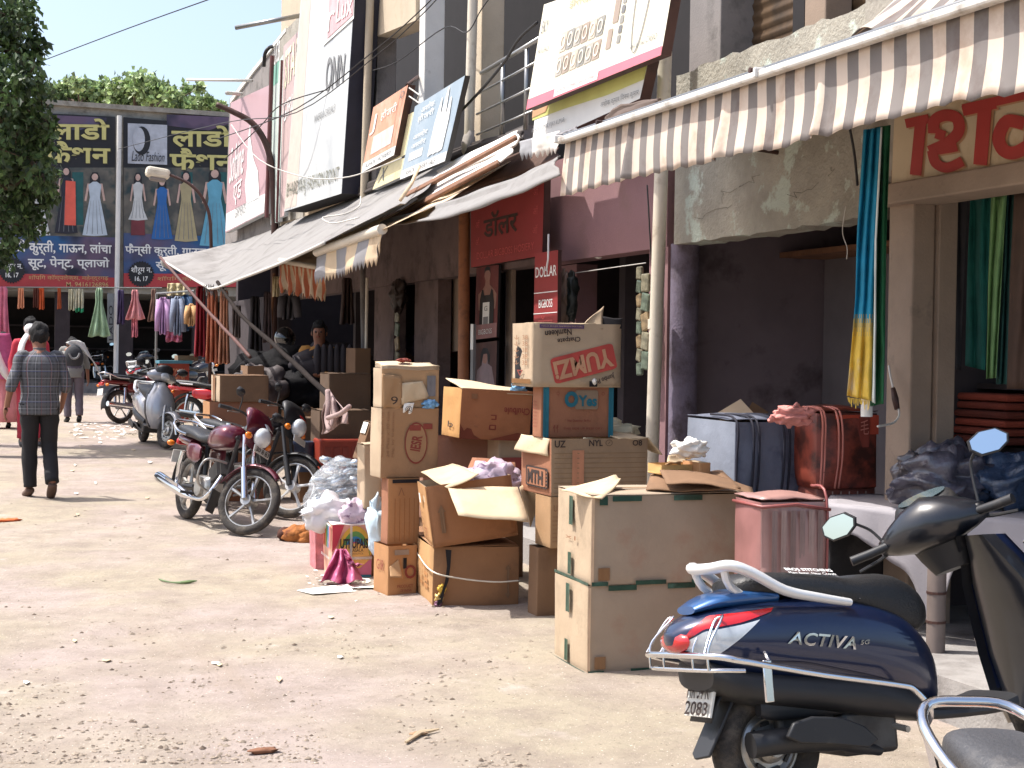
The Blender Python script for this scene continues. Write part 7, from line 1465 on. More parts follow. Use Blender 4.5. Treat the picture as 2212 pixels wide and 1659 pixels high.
# ================================================================ people
m_sk = mat('brown_skin', s(132,88,66), .6, var=.06); m_hair = mat('black_hair', s(16,13,13), .85, var=.2, bump=.6, bs=120, stretch=(1, 1, .3))
JD = dict(pel=(0, 0, .95), wst=(0, 0, 1.08), che=(.0, 0, 1.28), nek=(0, 0, 1.45), hd0=(.01, 0, 1.53), hd1=(.025, 0, 1.62), hd2=(.02, 0, 1.69),
          sh=(0, .175, 1.40), el=(-.02, .235, 1.12), wr=(.07, .25, .89), hip=(0, .09, .92), kn=(.02, .10, .50), an=(-.02, .10, .09), to=(.11, .115, .03))
def person(name_label, pos, heading, ht=1.7, J=None, shirt=None, trousers=None, sleeve='long', hair=m_hair, shoes=m_pl, skirt=None, face=True, group=None, skin=m_sk, loose=1.0, hairlen=0):
    t = thing('person', name_label, 'person', pos, group, local=True); t.rotation_euler = (0, 0, math.radians(heading)); k = ht / 1.72; t.scale = (k, k, k)
    P = {}
    for n, p in JD.items():
        if n in ('sh', 'el', 'wr', 'hip', 'kn', 'an', 'to'):
            P[n + 'L'] = V(p); P[n + 'R'] = V((p[0], -p[1], p[2]))
        else: P[n] = V(p)
    for n, p in (J or {}).items(): P[n] = V(p)
    names = list(P); vs = [P[n] for n in names]; ix = {n: i for i, n in enumerate(names)}
    rad = dict(pel=.13, wst=.115, che=.125, nek=.052, hd0=.075, hd1=.092, hd2=.06, sh=.055, el=.04, wr=.028, hip=.085, kn=.055, an=.038, to=.035)
    E = [('pel', 'wst'), ('wst', 'che'), ('che', 'nek'), ('nek', 'hd0'), ('hd0', 'hd1'), ('hd1', 'hd2')]
    for sd in 'LR': E += [('che', 'sh' + sd), ('sh' + sd, 'el' + sd), ('el' + sd, 'wr' + sd), ('pel', 'hip' + sd), ('hip' + sd, 'kn' + sd), ('kn' + sd, 'an' + sd), ('an' + sd, 'to' + sd)]
    E = [(ix[a], ix[b]) for a, b in E]; rs = [rad[n if n in rad else n[:-1]] for n in names]
    for sd, sg in (('L', 1), ('R', -1)):                 # palm and five bent fingers
        w_ = P['wr' + sd]; d = (w_ - P['el' + sd]).normalized(); side = V((1, 0, 0)) - d * d.x; side.normalize(); inw = d.cross(side) * sg
        pi_ = len(vs); vs.append(w_ + d * .055); rs.append(.026); E.append((ix['wr' + sd], pi_))
        for f, (o, L) in enumerate(((.028, .07), (.010, .08), (-.008, .075), (-.026, .06))):
            b = len(vs); p0 = w_ + d * .085 + side * o
            vs += [p0, p0 + d * L * .5 + inw * .01, p0 + d * L * .8 + inw * .035]; rs += [.0095, .009, .007]; E += [(pi_, b), (b, b + 1), (b + 1, b + 2)]
        b = len(vs); vs += [w_ + d * .03 + side * .035, w_ + d * .07 + side * .055]; rs += [.011, .009]; E += [(pi_, b), (b, b + 1)]
    me = bpy.data.meshes.new('body'); me.from_pydata([tuple(p) for p in vs], E, []); me.materials.append(skin)
    o = bpy.data.objects.new('body', me); col.objects.link(o); o.parent = t
    md = o.modifiers.new('skin', 'SKIN'); md.use_smooth_shade = True
    for i, sv in enumerate(me.skin_vertices[0].data): sv.radius = (rs[i], rs[i]); sv.use_root = (i == ix['pel'])
    o.modifiers.new('sub', 'SUBSURF').render_levels = 2
    def put(nm, mb, m, **kw): return obj(nm, mb, m, t, smooth=True, **kw)
    def ell(c, ax, ay, n=24, wr_=0, sd=0, tilt=V((0, 0, 1))):
        return [V(c) + V((ax * math.cos(a) * (1 + wr_ * nz((math.cos(a) * 2, math.sin(a) * 2, c[2] * 7), 1.6, sd)), ay * math.sin(a) * (1 + wr_ * nz((math.cos(a) * 2, math.sin(a) * 2, c[2] * 7), 1.6, sd + 3)), 0)) for a in [2 * math.pi * i / n for i in range(n)]]
    if shirt:
        mb = MB(); a, b, c, d = P['pel'], P['wst'], P['che'], P['nek']; q = loose
        S = [(a + V((0, 0, -.13)), .125 * q, .185 * q), (a, .125 * q, .185 * q), (b, .12 * q, .175 * q), (c, .13 * q, .20 * q), (c.lerp(d, .55), .115, .205), (c.lerp(d, .8), .085, .15), (d, .062, .07), (d + V((0, 0, .03)), .058, .062)]
        pts = smooth_pts([x[0] for x in S], 4); rx = smooth_pts([V((x[1], x[2], 0)) for x in S], 4)
        mb.loft([ell(p, r.x, r.y, 28, .1 * (1 - i / len(pts)), 2) for i, (p, r) in enumerate(zip(pts, rx))], caps=True)
        for sd in 'LR':
            s0, e_, w_ = P['sh' + sd], P['el' + sd], P['wr' + sd]
            L = [c.lerp(s0, .6), s0, s0.lerp(e_, .5), e_] + ([e_.lerp(w_, .5), w_.lerp(e_, .12)] if sleeve == 'long' else ([e_.lerp(w_, .3)] if sleeve == 'rolled' else []))
            Rr = [.07, .06, .056, .055, .049, .043][:len(L)]; pp = smooth_pts(L, 4); rr_ = smooth_pts([V((x, 0, 0)) for x in Rr], 4)
            mb.tube([p + V((.006 * nz(p, 15), .006 * nz(p, 15, 4), 0)) for p in pp], [r.x * (1 + .09 * nz(p, 12)) for r, p in zip(rr_, pp)], 14)
        for i, f in enumerate(mb.f):        # planar cloth coordinates for woven patterns
            mb.uv[i] = [(math.atan2(mb.v[k].y, mb.v[k].x) * .16 if abs(mb.v[k].y) < .21 else mb.v[k].y, mb.v[k].z) for k in f]
        put('shirt', mb, shirt)
    if trousers:
        mb = MB(); mb.loft([ell(P['pel'] + V((0, 0, z)), ax, ay, 22, .03) for z, ax, ay in ((-.14, .09, .15), (-.08, .115, .172), (.0, .12, .168), (.08, .112, .16))])
        for sd in 'LR':
            h, kk, an = P['hip' + sd], P['kn' + sd], P['an' + sd]; pp = smooth_pts([h + V((0, 0, .02)), h.lerp(kk, .5), kk, kk.lerp(an, .5), an + (kk - an) * .03], 5); rr_ = smooth_pts([V((x, 0, 0)) for x in (.105, .092, .078, .07, .066)], 5)
            mb.tube([p + V((.008 * nz(p, 9), .006 * nz(p, 9, 4), 0)) for p in pp], [r.x * (1 + .12 * nz(p, 11)) for r, p in zip(rr_, pp)], 16)
        put('trousers', mb, trousers)
    if skirt:
        mb = MB(); z0 = P['wst']; mb.loft([[V((z0.x + r * math.cos(a) * (1 + .1 * math.sin(a * 9) * f), r * 1.15 * math.sin(a) * (1 + .1 * math.sin(a * 9) * f), z)) for a in [2 * math.pi * i / 40 for i in range(40)]] for z, r, f in ((1.1, .125, 0), (.95, .17, .2), (.7, .2, .7), (.4, .235, 1), (.12, .27, 1))]); put('skirt', mb, skirt)
    for sd in 'LR':
        a, b = P['an' + sd], P['to' + sd]; mb = MB(); mb.tube(smooth_pts([a + (a - b) * .25 - V((0, 0, .03)), a.lerp(b, .4) - V((0, 0, .025)), b + (b - a).normalized() * .05], 4), [.036, .044, .045, .046, .048, .048, .046, .042, .028], 12, sx=.8); put('shoe', mb, shoes)
    h = P['hd1']; up_ = (P['hd2'] - P['hd0']).normalized(); fw = (V((1, 0, 0)) - up_ * up_.x).normalized()
    if hair:
        lf = up_.cross(fw); rot = Matrix((fw, lf, up_)).transposed(); mb = MB(); mb.ball(h + up_ * .012 - fw * .022, .108, 24, 16, sq=(1.0, .86, 1.12), rot=rot, jit=.22, seed=4)
        mb.v = [p + fw * (-.045 if (p - h).dot(fw) > .04 and (p - h).dot(up_) < .055 else 0) for p in mb.v]
        if hairlen: mb.tube([h - fw * .07, h - fw * .1 - V((0, 0, .2)), h - fw * .1 - V((0, 0, hairlen))], [.06, .04, .02], 8)
        hr = put('hair', mb, hair)
    lf = up_.cross(fw)
    for sg in (-1, 1): mb = MB(); mb.ball(h + lf * sg * .088 - up_ * .025 - fw * .005, .024, 8, 6, sq=(.8, .5, 1.2)); put('ear', mb, skin)
    if face:
        for sg in (-1, 1): mb = MB(); mb.ball(h + fw * .082 + lf * sg * .032 + up_ * .0, .011, 8, 6); put('eye', mb, k_blk)
        mb = MB(); mb.tube([h + fw * .088 + up_ * .005, h + fw * .108 - up_ * .025, h + fw * .088 - up_ * .035], [.008, .014, .009], 7); put('nose', mb, skin)
        mb = MB(); mb.tube([h + fw * .078 + lf * .022 - up_ * .058, h + fw * .09 - up_ * .06, h + fw * .078 - lf * .022 - up_ * .058], .006, 6); put('mouth', mb, m_rink)
    return t, P
# plaid shirt pattern
mp = bpy.data.materials.new('grey_plaid_cotton'); mp.use_nodes = True; n = mp.node_tree; b = n.nodes['Principled BSDF']; b.inputs['Roughness'].default_value = .85
uvn = n.nodes.new('ShaderNodeUVMap'); sp_ = n.nodes.new('ShaderNodeSeparateXYZ'); n.links.new(uvn.outputs[0], sp_.inputs[0])
def bandn(src, period, lo, hi):
    a = n.nodes.new('ShaderNodeMath'); a.operation = 'MULTIPLY'; a.inputs[1].default_value = 1 / period; n.links.new(src, a.inputs[0])
    f = n.nodes.new('ShaderNodeMath'); f.operation = 'FRACT'; n.links.new(a.outputs[0], f.inputs[0])
    r = n.nodes.new('ShaderNodeMath'); r.operation = 'COMPARE'; r.inputs[1].default_value = (lo + hi) / 2; r.inputs[2].default_value = (hi - lo) / 2; n.links.new(f.outputs[0], r.inputs[0]); return r.outputs[0]
o1 = (.055, .056, .06)
for ax, per_, lo, hi, c in ((0, .075, .1, .45, (.11, .112, .12)), (1, .075, .1, .45, (.10, .102, .11)), (0, .075, .7, .78, (.30, .30, .32)), (1, .075, .7, .78, (.30, .30, .32)), (0, .15, .3, .36, (.2, .08, .08)), (1, .15, .3, .35, (.08, .1, .22))):
    fac = bandn(sp_.outputs[ax], per_, lo, hi); mx = n.nodes.new('ShaderNodeMath'); mx.operation = 'MULTIPLY'; mx.inputs[1].default_value = .55; n.links.new(fac, mx.inputs[0]); o1 = ramp_mix(n, mx.outputs[0], o1, c)
n.links.new(o1, b.inputs['Base Color'])
bb = n.nodes.new('ShaderNodeBump'); bb.inputs['Strength'].default_value = .5; bb.inputs['Distance'].default_value = .03; n.links.new(noise_out(n, 9, 3, .5, 0, 1, stretch=(1, 1, .4)), bb.inputs['Height']); n.links.new(bb.outputs[0], b.inputs['Normal'])
c_ = lambda nm, *rgb: mat(nm, s(*rgb), .85, var=.08, bump=.2, bs=25)
person('man in grey plaid shirt and black trousers walking away down the street', at(84, 1078), 96, 1.74,
       dict(nek=(.02, 0, 1.45), hd0=(.045, 0, 1.52), hd1=(.08, .0, 1.6), hd2=(.10, .0, 1.67), elL=(-.05, .27, 1.13), wrL=(.02, .31, .90), elR=(-.02, -.25, 1.12), wrR=(.12, -.24, .93),
            knL=(.05, .085, .5), anL=(.05, .08, .09), toL=(.18, .09, .03), knR=(.02, -.10, .5), anR=(-.2, -.095, .15), toR=(-.1, -.10, .04)), mp, c_('black_trousers', 26, 24, 26), 'rolled', face=False, shoes=mat('brown_sandal', s(88,66,54), .8), loose=1.04)
bp = at(158, 912)
person('young man bending forward with a shirt slung over his shoulder, walking away', bp, 90, 1.66, dict(che=(.12, 0, 1.25), wst=(.04, 0, 1.07), nek=(.27, 0, 1.36), hd0=(.33, 0, 1.38), hd1=(.40, 0, 1.42), hd2=(.46, 0, 1.45), shL=(.2, .175, 1.33), shR=(.2, -.175, 1.33), elL=(.24, .25, 1.08), wrL=(.3, .2, .9), elR=(.16, -.25, 1.05), wrR=(.18, -.27, .80), anR=(-.12, -.1, .12), toR=(0, -.1, .04)),
       c_('grey_tshirt', 120, 120, 116), c_('grey_trousers', 92, 84, 92), 'rolled', face=False)
t_ = thing('backpack', 'dark grey backpack with pale emblem on the bending young man', 'backpack', bp + V((0, .02, .95)))
mb = MB(); mb.ball(bp + V((0, -.02, 1.14)), .2, 16, 12, sq=(.85, .62, 1.1)); obj('pack', mb, c_('dark_grey_nylon', 48, 50, 54), t_, smooth=True)
mb = MB(); mb.tube(smooth_pts([bp + V((-.09, -.145, 1.22)), bp + V((-.05, -.16, 1.14)), bp + V((0, -.162, 1.12)), bp + V((.06, -.16, 1.15)), bp + V((.09, -.145, 1.22))], 3), .018, 6); obj('emblem', mb, k_gry, t_)
mb = MB(); S_ = bp + V((.16, .1, 1.38)); mb.grid(lambda u, v: S_ + V((-.3 + .28 * v + .32 * u * (1 - .3 * v) + .12 * v, -.1 + .03 * math.sin(u * 9), .02 - .62 * v * (.35 + .65 * u) + .05 * math.sin(u * 3.1))), 16, 14)
solo('slung_shirt', 'pale shirt slung over the shoulder of the bending young man', 'shirt', mb, c_('pale_cotton', 196, 196, 192), smooth=True, solid=.01)
wp = at(64, 985); wp.z += .14
person('woman in red with white scarf wrapped over her face, facing the camera', wp, -82, 1.66, dict(elL=(.06, .22, 1.12), wrL=(.2, .1, 1.05)), c_('crimson_kurta', 170, 40, 58), c_('crimson_trousers', 160, 44, 60), 'long', loose=1.1, hairlen=.3)
sc_ = thing('white_scarf', 'white scarf round the face and shoulders of the woman in red', 'scarf', wp + V((0, -.1, 1.3)))
m_scf = c_('white_scarf_cloth', 218, 212, 210); hq = wp + V((.012, -.03, 1.54))
mb = MB(); mb.ball(hq + V((0, -.015, -.01)), .108, 16, 12, sq=(.9, .95, .8)); obj('face_cover', mb, m_scf, sc_, smooth=True)
for sg in (-1, 1): mb = MB(); mb.tube(smooth_pts([hq + V((sg * .05, -.05, -.08)), hq + V((sg * .12, -.12, -.2)), hq + V((sg * .15, -.15, -.4)), hq + V((sg * .15, -.15, -.58))], 4), .05, 10, sx=.5); obj('scarf_end', mb, m_scf, sc_, smooth=True)
vp = at(6, 925)
person('woman in pink veil and sari at the left picture edge', vp, 100, 1.55, None, c_('pink_blouse', 196, 90, 128), None, 'rolled', skirt=c_('pink_sari', 206, 128, 134), face=False)
mb = MB(); mb.grid(lambda u, v: vp + V((.26 * math.sin(math.pi * (u - .5) * 1.5) * (.35 + v * .75), -.14 - .13 * math.cos(math.pi * (u - .5)) * (.4 + .6 * v) + .03 * math.sin(u * 20) * v, 1.56 - .75 * v)), 24, 14); solo('pink_veil', 'pink veil draped over the head of the sari clad woman', 'veil', mb, mat('magenta_net_veil', s(190,88,134), .7, var=.2, vs=6, trl=.35), smooth=True, solid=.004)
ep = at(-42, 985)
person('person in white shawl and cream trousers cut off by the left edge', ep, 95, 1.66, dict(elR=(-.02, -.30, 1.14), wrR=(.0, -.42, .98)), c_('white_kurta', 222, 220, 214), c_('cream_trousers', 196, 186, 166), 'long', loose=1.25, face=False)
# seated people and helmet in the stall
q = pX(612, 905, 4.0); q.z = gz(q.y) + .2
person('person with black helmet sitting in the dark stall', V((q.x, q.y, q.z - .12)), -100, 1.6, dict(knL=(.4, .12, .75), anL=(.4, .12, .3), toL=(.5, .12, .25), knR=(.4, -.12, .75), anR=(.4, -.12, .3), toR=(.5, -.12, .25)), c_('beige_shirt', 150, 130, 116), c_('dark_trousers', 40, 36, 38), 'rolled')
mb = MB(); mb.ball(V((q.x, q.y - .03, q.z + 1.42)), .15, 18, 12, sq=(.9, 1.05, 1)); solo('helmet', 'glossy black helmet on the head of the seated person', 'helmet', mb, mat('glossy_black_helmet', s(18,18,20), .15, coat=1), smooth=True)
q = pX(688, 890, 3.9); q.z = gz(q.y) + .2
person('bearded figure in mustard kurta standing in the shade of the stall', q, -110, 1.62, dict(elL=(.1, .22, 1.12), wrL=(.28, .08, 1.1)), c_('mustard_kurta', 158, 112, 52), c_('brown_trousers', 84, 66, 50), 'long', loose=1.15)
# ================================================================ garments on show
GP = {'dress': ((0, .2), (.08, .34), (.3, .3), (.42, .42), (1, 1)), 'kurta': ((0, .5), (.06, .72), (.25, .66), (.6, .8), (1, 1)), 'shirt': ((0, .45), (.06, .9), (.12, 1), (.6, .95), (1, .9)), 'cloth': ((0, .9), (1, 1))}
def garment(kind, lab, x0, y0, x1, y1, F, c, c2=None, group='garments hanging outside the shops', nm='hanging_garment'):
    def fn(u, v):
        P = GP[kind]; 
        for a, b in zip(P, P[1:]):
            if v <= b[0]: w_ = a[1] + (b[1] - a[1]) * (v - a[0]) / (b[0] - a[0]); break
        x = (x0 + x1) / 2 + (x1 - x0) / 2 * w_ * (2 * u - 1); sd = len(lab)
        return pF(x, y0 + (y1 - y0) * v + 1.5 * math.sin(u * 11) * v, F + .05 * math.sin(u * 17 + sd + v * 2) * (.3 + v) + .05 * nz((u * 3, v * 3, sd)))
    mb = MB(); mb.grid(fn, 20, 18, mi=(lambda i, j: 1 if j > 14 else 0) if c2 else 0)
    if kind == 'shirt':
        for sx, xs in ((-1, x0), (1, x1)):
            px = F0 / F; mb.tube([pF(xs - sx * 2, y0 + 6, F), pF(xs + sx * 2, (y0 + y1) / 2, F - .03), pF(xs + sx * 3, y0 + (y1 - y0) * .92, F - .02)], [.06, .055, .05], 8)
    nmx = 'cloth_%d_%d_%d' % c
    ms = [mat(nmx, s(*c), .85, var=.16, vs=7, bump=.3, bs=20, trl=.15)] + ([mat('cloth_%d_%d_%d' % c2, s(*c2), .85)] if c2 else [])
    return solo(nm, lab, 'garment', mb, ms if c2 else ms[0], group, smooth=True, solid=.01)
for a in (('kurta', 'pink long kurta hanging leftmost in front of the store', -14, 619, 22, 740, 36, (206,116,136)), ('cloth', 'pale orange cloth hanging under the left billboard', 38, 622, 92 - 40, 666, 36.2, (222,150,112)), ('cloth', 'orange cloth hanging next to the brown one under the left billboard', 84, 622, 96, 668, 36.2, (206,92,44)),
          ('cloth', 'dark brown cloth hanging beside the orange one', 72, 622, 84, 664, 36.3, (92,44,30)), ('cloth', 'narrow rust cloth hanging alone under the left billboard', 124, 622, 132, 667, 36.2, (176,84,44)), ('cloth', 'cream folded trousers hanging beside the green hemmed cloth', 148, 624, 163, 670, 36.2, (196,190,160)), ('cloth', 'cream cloth with green hem hanging under the left billboard', 163, 624, 181, 674, 36.1, (190,184,158), (40,140,96)),
          ('dress', 'pale green flared dress hanging left of the white pole', 190, 622, 239, 727, 35.8, (150,176,142)), ('kurta', 'dark purple tunic hanging behind the white pole', 252, 626, 270, 700, 36, (62,50,84)), ('dress', 'pink dress with short flared skirt hanging right of the white pole', 270, 626, 314, 690, 35.8, (206,136,136)), ('cloth', 'pink trousers hanging under the pink dress', 284, 688, 298, 728, 35.9, (196,110,120)), ('dress', 'dusty brown dress hanging right of the pink one', 318, 624, 346, 694, 35.9, (132,98,84)),
          ('cloth', 'folded beige cloth on top of the shirt rail', 360, 612, 400, 638, 27, (206,192,150)), ('shirt', 'lavender shirt leftmost on the shirt rail', 343, 642, 362, 722, 27, (190,150,190)), ('shirt', 'navy shirt second on the shirt rail', 360, 640, 376, 714, 27.2, (40,44,66)), ('shirt', 'pale denim shirt third on the shirt rail', 375, 640, 393, 724, 26.8, (130,140,160)), ('shirt', 'blue jeans shirt fourth on the shirt rail', 394, 636, 410, 714, 27, (66,96,130)), ('shirt', 'orange cream shirt near the red kurta', 406, 656, 420, 704, 26.6, (206,160,110)), ('cloth', 'pink cloth folded below the shirts', 358, 716, 394, 738, 27, (190,110,134)),
          ('kurta', 'dark red long kurta hanging beside the patterned one', 420, 618, 447, 770, 25, (140,30,42)), ('kurta', 'orange patterned long kurta hanging under the tarpaulin tip', 444, 624, 474, 784, 24.4, (206,128,98)), ('kurta', 'peach long kurta hanging rightmost under the tarpaulin tip', 472, 626, 496, 786, 24, (196,140,112)), ('cloth', 'dull grey brown cloth hanging in the dark stall', 502, 660, 520, 730, 20, (96,84,80)), ('kurta', 'black long coat hanging inside the stall beside the wooden post', 536, 640, 566, 760, 19.5, (34,30,34)), ('kurta', 'dull mauve kurta hanging inside the stall behind the helmeted person', 566, 630, 590, 740, 19.6, (92,78,80)), ('shirt', 'dim grey shirt hanging deep in the stall right of the wooden post', 610, 636, 640, 690, 19, (84,80,84)), ('kurta', 'dark brown kurta hanging beside the grey steel post', 735, 600, 765, 700, 17.5, (70,52,46)), ('cloth', 'pale cloth hanging deep in the stall under the orange valance', 588, 598, 604, 640, 17, (190,170,130))):
    garment(*a)
q0, q1 = pF(338, 634, 27), pF(420, 628, 26.6); mb = MB(); mb.tube([q0, q1], .015, 6); mb.tube([q0, V((q0.x, q0.y, .3))], .02, 6); solo('garment_rail', 'steel rail carrying the row of shirts', 'rail', mb, m_steel)
q0, q1 = pF(-20, 620, 36.1), pF(350, 622, 36.1); mb = MB(); mb.tube([q0, q1], .015, 6); solo('garment_rail', 'long rail under the billboards carrying dresses', 'rail', mb, m_steel)
# red lettered crate stall beneath
a = pF(350, 838, 25); st_ = thing('stall_counter', 'red stall counter with faded pale lettering and blue edge', 'counter', V((a.x, a.y, gz(a.y))))
mb = MB(); b_ = pF(412, 786, 25); mb.box2(V((a.x, a.y, gz(a.y) + .1)), V((b_.x, a.y + .5, b_.z))); obj('counter_box', mb, mat('faded_red_counter', s(150,62,44), .7, var=.1), st_)
mb = MB(); mb.box2(V((a.x - .05, a.y - .03, b_.z)), V((b_.x + .05, a.y + .5, b_.z + .05))); obj('counter_top', mb, mat('teal_edge', s(70,120,136), .6), st_)
text(st_, 'CJTC1CJ', [V((a.x + .08, a.y - .01, b_.z - .32)), V((b_.x - .08, a.y - .01, b_.z - .32)), V((b_.x - .08, a.y - .01, b_.z - .08)), V((a.x + .08, a.y - .01, b_.z - .08))], mat('cream_faded', s(190,130,96), .7), .01, bold=.02)
Carton('small brown carton standing on the red stall counter', 384, 25.2, b_.z + .05, 376, 428, ty=768, m=m_k5, seed=90, D=.4, top=False)
# ================================================================ shop fronts of the middle building
def chips(x, y0, y1, n, X, cols_, lab, grp):
    for k in range(n):
        y = y0 + (y1 - y0) * (k + .5) / n; h = (y1 - y0) / n * .55; mb = MB(); c = pX(x, y, X); px = abs(proj(c + V((0, 0, 1)))[1] - y)
        mb.box(c, (.03, h / px * 1.5, h / px * 1.75), Matrix.Rotation(.25 * math.sin(k * 2.3), 3, 'X')); solo('snack_packet', lab % ('topmost', 'second', 'third', 'fourth', 'fifth', 'sixth', 'seventh', 'eighth')[k], 'packet', mb, mat('chip_foil_%d' % (k % 3), s(*cols_[k % 3]), .3, .3, var=.5, vs=16), grp, bevel=.012)
chips(1382, 575, 812, 8, 4.75, ((140,134,112), (104,116,100), (150,128,96)), '%s snack packet of the strip hanging beside the white downpipe', 'snack packets hanging in a strip by the downpipe')
chips(1395, 590, 800, 5, 4.72, ((140,150,160), (160,166,176), (120,130,140)), '%s grey packet hanging just behind the white downpipe', 'grey packets behind the downpipe')
crumple('hanging_bag', 'beige polythene bundle hanging right of the tall narrow red sign', 'bag', pX(1216, 646, 4.8), .12, mat('beige_polythene', s(130,108,92), .5, var=.2), (.6, .8, 1.9), .3, 3)
crumple('hanging_bag', 'dark green polythene bundle hanging beside the beige one', 'bag', pX(1233, 640, 4.85), .1, mat('dark_green_polythene', s(44,50,46), .4, var=.4), (.6, .8, 2.0), .3, 5)
mb = MB(); q = pX(1293, 546, 4.95); mb.ball(q, .05, 12, 8); mb.tube([q, q + V((0, 0, .06))], .045, 10); solo('dome_camera', 'white dome camera under the mauve beam', 'camera', mb, m_white, smooth=True)
wire('washing line strung across the mauve shop opening', [pX(1240, 590, 4.9), pX(1310, 580, 4.9), pX(1395, 568, 4.8)], .004, m_wirel)
crumple('hanging_bag', 'dark bunch of packets hanging before the brown wall left of the ochre pole', 'bag', pX(860, 640, 4.85), .17, mat('dark_packet_bunch', s(58,46,40), .5, var=.4, vs=12), (.5, .9, 1.1), .3, 7)
chips(858, 665, 790, 4, 4.86, ((92,76,62), (76,66,58), (110,90,70)), '%s dull packet of the short strip on the brown wall', 'dull packets on the brown wall')
mb = MB(); mb.plate([pX(x, y, 5.15) for x, y in ((975, 760), (992, 757), (994, 600), (978, 604))], .04); solo('door_panel', 'narrow brown door leaf left of the ochre pole', 'door', mb, m_cream)
mb = MB(); mb.plate([pX(x, y, 4.98) for x, y in ((1092, 836), (1104, 834), (1106, 560), (1094, 562))], .04); solo('door_frame', 'beige door frame right of the posters', 'door frame', mb, m_cream)
mb = MB(); q = pxF(880, 12.4, .2); mb.box2(q, q + V((.9, .5, .62))); mb.box2(q + V((-.03, -.03, .62)), q + V((.95, .55, .66))); solo('shop_counter', 'dark wooden counter behind the left column of cartons', 'counter', mb, m_brown)
mb = MB(); a = pX(1100, 830, 5.0)
for k in range(4): mb.box2((4.95 - .12 * k, a.y - 1.2, .2 + .0), (5.6, a.y + .6, .62 - .13 * k))
solo('shop_steps', 'grey cement steps under the dark hosiery doorway', 'steps', mb, m_greyw)
for k, (x, y, c) in enumerate(((880, 760, (150,120,100)), (905, 745, (70,60,90)), (950, 755, (130,60,60)))): crumple('cloth_bundle', ('tan', 'purple', 'red')[k] + ' cloth bundle in the dim shop behind the carton column', 'cloth', pX(x, y, 5.4), .14, mat('bundle_dim_%d' % k, s(*c), .9), (1.3, 1, .8), .3, k)

# dim stocked shelves inside the shops of the middle building
rk = random.Random(21); m_stk = [mat('dim_packet_%d' % i, s(*c), .7, var=.2, vs=14) for i, c in enumerate(((150,120,92), (110,50,46), (70,84,104), (168,158,138), (90,104,80), (140,100,60)))]
for lab, ya, yb, X_, nr, y0 in (('stocked shelf of mixed packets deep inside the mauve shop', Yat(1250), Yat(1398) + .25, 6.1, 4, .3), ('stocked shelf of folded goods inside the hosiery doorway', Yat(1104), Yat(1160), 6.0, 4, .3), ('stocked shelf in the dim shop left of the ochre pole', Yat(920), Yat(1000), 6.2, 4, .35), ('stocked shelf behind the stall under the orange valance', Yat(590), Yat(770), 6.3, 4, .5)):
    t_ = thing('stocked_shelf', lab, 'shelf', V((X_, (ya + yb) / 2, y0)), 'stocked shelves inside the shops'); a, b = min(ya, yb), max(ya, yb)
    for r in range(nr):
        z = y0 + .5 * r; mb = MB(); mb.box2((X_ - .02, a, z), (X_ + .4, b, z + .025)); obj('shelf_board', mb, m_brown, t_)
        y = a + .03
        while y < b - .12:
            w_ = rk.uniform(.1, .28); h_ = rk.uniform(.14, .42); mb = MB(); mb.box2((X_ + rk.uniform(0, .06), y, z + .026), (X_ + .32, min(y + w_, b), z + .026 + h_)); obj('packet', mb, rk.choice(m_stk), t_, bevel=.01); y += w_ + rk.uniform(.005, .05)
# ================================================================ trees
def tree(label, clumps, F, nl, size, m, trunk, spread=.5, seed=1, long_=1.0, droop=0.0, cut=-.16):
    rr = random.Random(seed); base = V((trunk[0].x, trunk[0].y, gz(trunk[0].y))); t = thing('tree', label, 'tree', base)
    mb = MB(); mb.tube([base] + trunk[1:], [.26 - .17 * i / len(trunk) for i in range(len(trunk) + 0)] + [], 10) if len(trunk) > 1 else None
    top = trunk[-1]
    cw = [(pF(x, y, F + rr.uniform(-spread, spread)), r * F / F0) for x, y, r in clumps]
    for c, r in cw:
        m_ = top.lerp(c, .5) + V((rr.uniform(-.3, .3), rr.uniform(-.3, .3), rr.uniform(-.2, .4))); mb.tube(smooth_pts([top, m_, c], 4), [.07 - .0065 * i for i in range(9)], 6)
        for _ in range(3): d = V((rr.gauss(0, 1), rr.gauss(0, 1), rr.gauss(0, .7))).normalized() * r * .9; mb.tube([c, c + d * .6, c + d], [.02, .012, .005], 4)
    obj('trunk', mb, mat('grey_brown_bark', s(84,70,56), .9, var=.2, bump=.6, bs=30), t, smooth=True)
    mb = MB(); tot = sum(r * r for c, r in cw); vs, fs, mi = [], [], []
    for c, r in cw:
        for _ in range(int(nl * r * r / tot)):
            d = V((rr.gauss(0, 1), rr.gauss(0, 1), rr.gauss(0, 1))).normalized(); q = c + d * r * rr.uniform(.25, 1.0) ** .6 * rr.uniform(.75, 1.15)
            if nz(q, 2.4 / max(r, .3), seed) < cut: continue
            a = V((rr.gauss(0, 1), rr.gauss(0, 1), rr.gauss(0, 1) - droop * 2)).normalized(); b = a.cross(V((rr.gauss(0, 1), rr.gauss(0, 1), rr.gauss(0, 1)))).normalized()
            L = size * rr.uniform(.6, 1.3) * long_; w_ = size * rr.uniform(.3, .5); o = len(vs); n_ = a.cross(b) * w_ * .3
            vs += [q, q + a * L * .45 + b * w_ + n_, q + a * L, q + a * L * .45 - b * w_ + n_]; fs.append([o, o + 1, o + 2, o + 3]); mi.append(rr.choice((0, 0, 1, 2)))
    mb.v, mb.f, mb.mi, mb.uv = vs, fs, mi, [[(0, 0)] * 4 for _ in fs]
    obj('crown', mb, m, t, kind='stuff')
    return t
def lm(nm, *c): return [mat('%s_leaf_%d' % (nm, i), s(*[int(v * k) for v in c]), .55, var=.25, vs=3, trl=.25) for i, k in enumerate((1, 1.3, .72))]
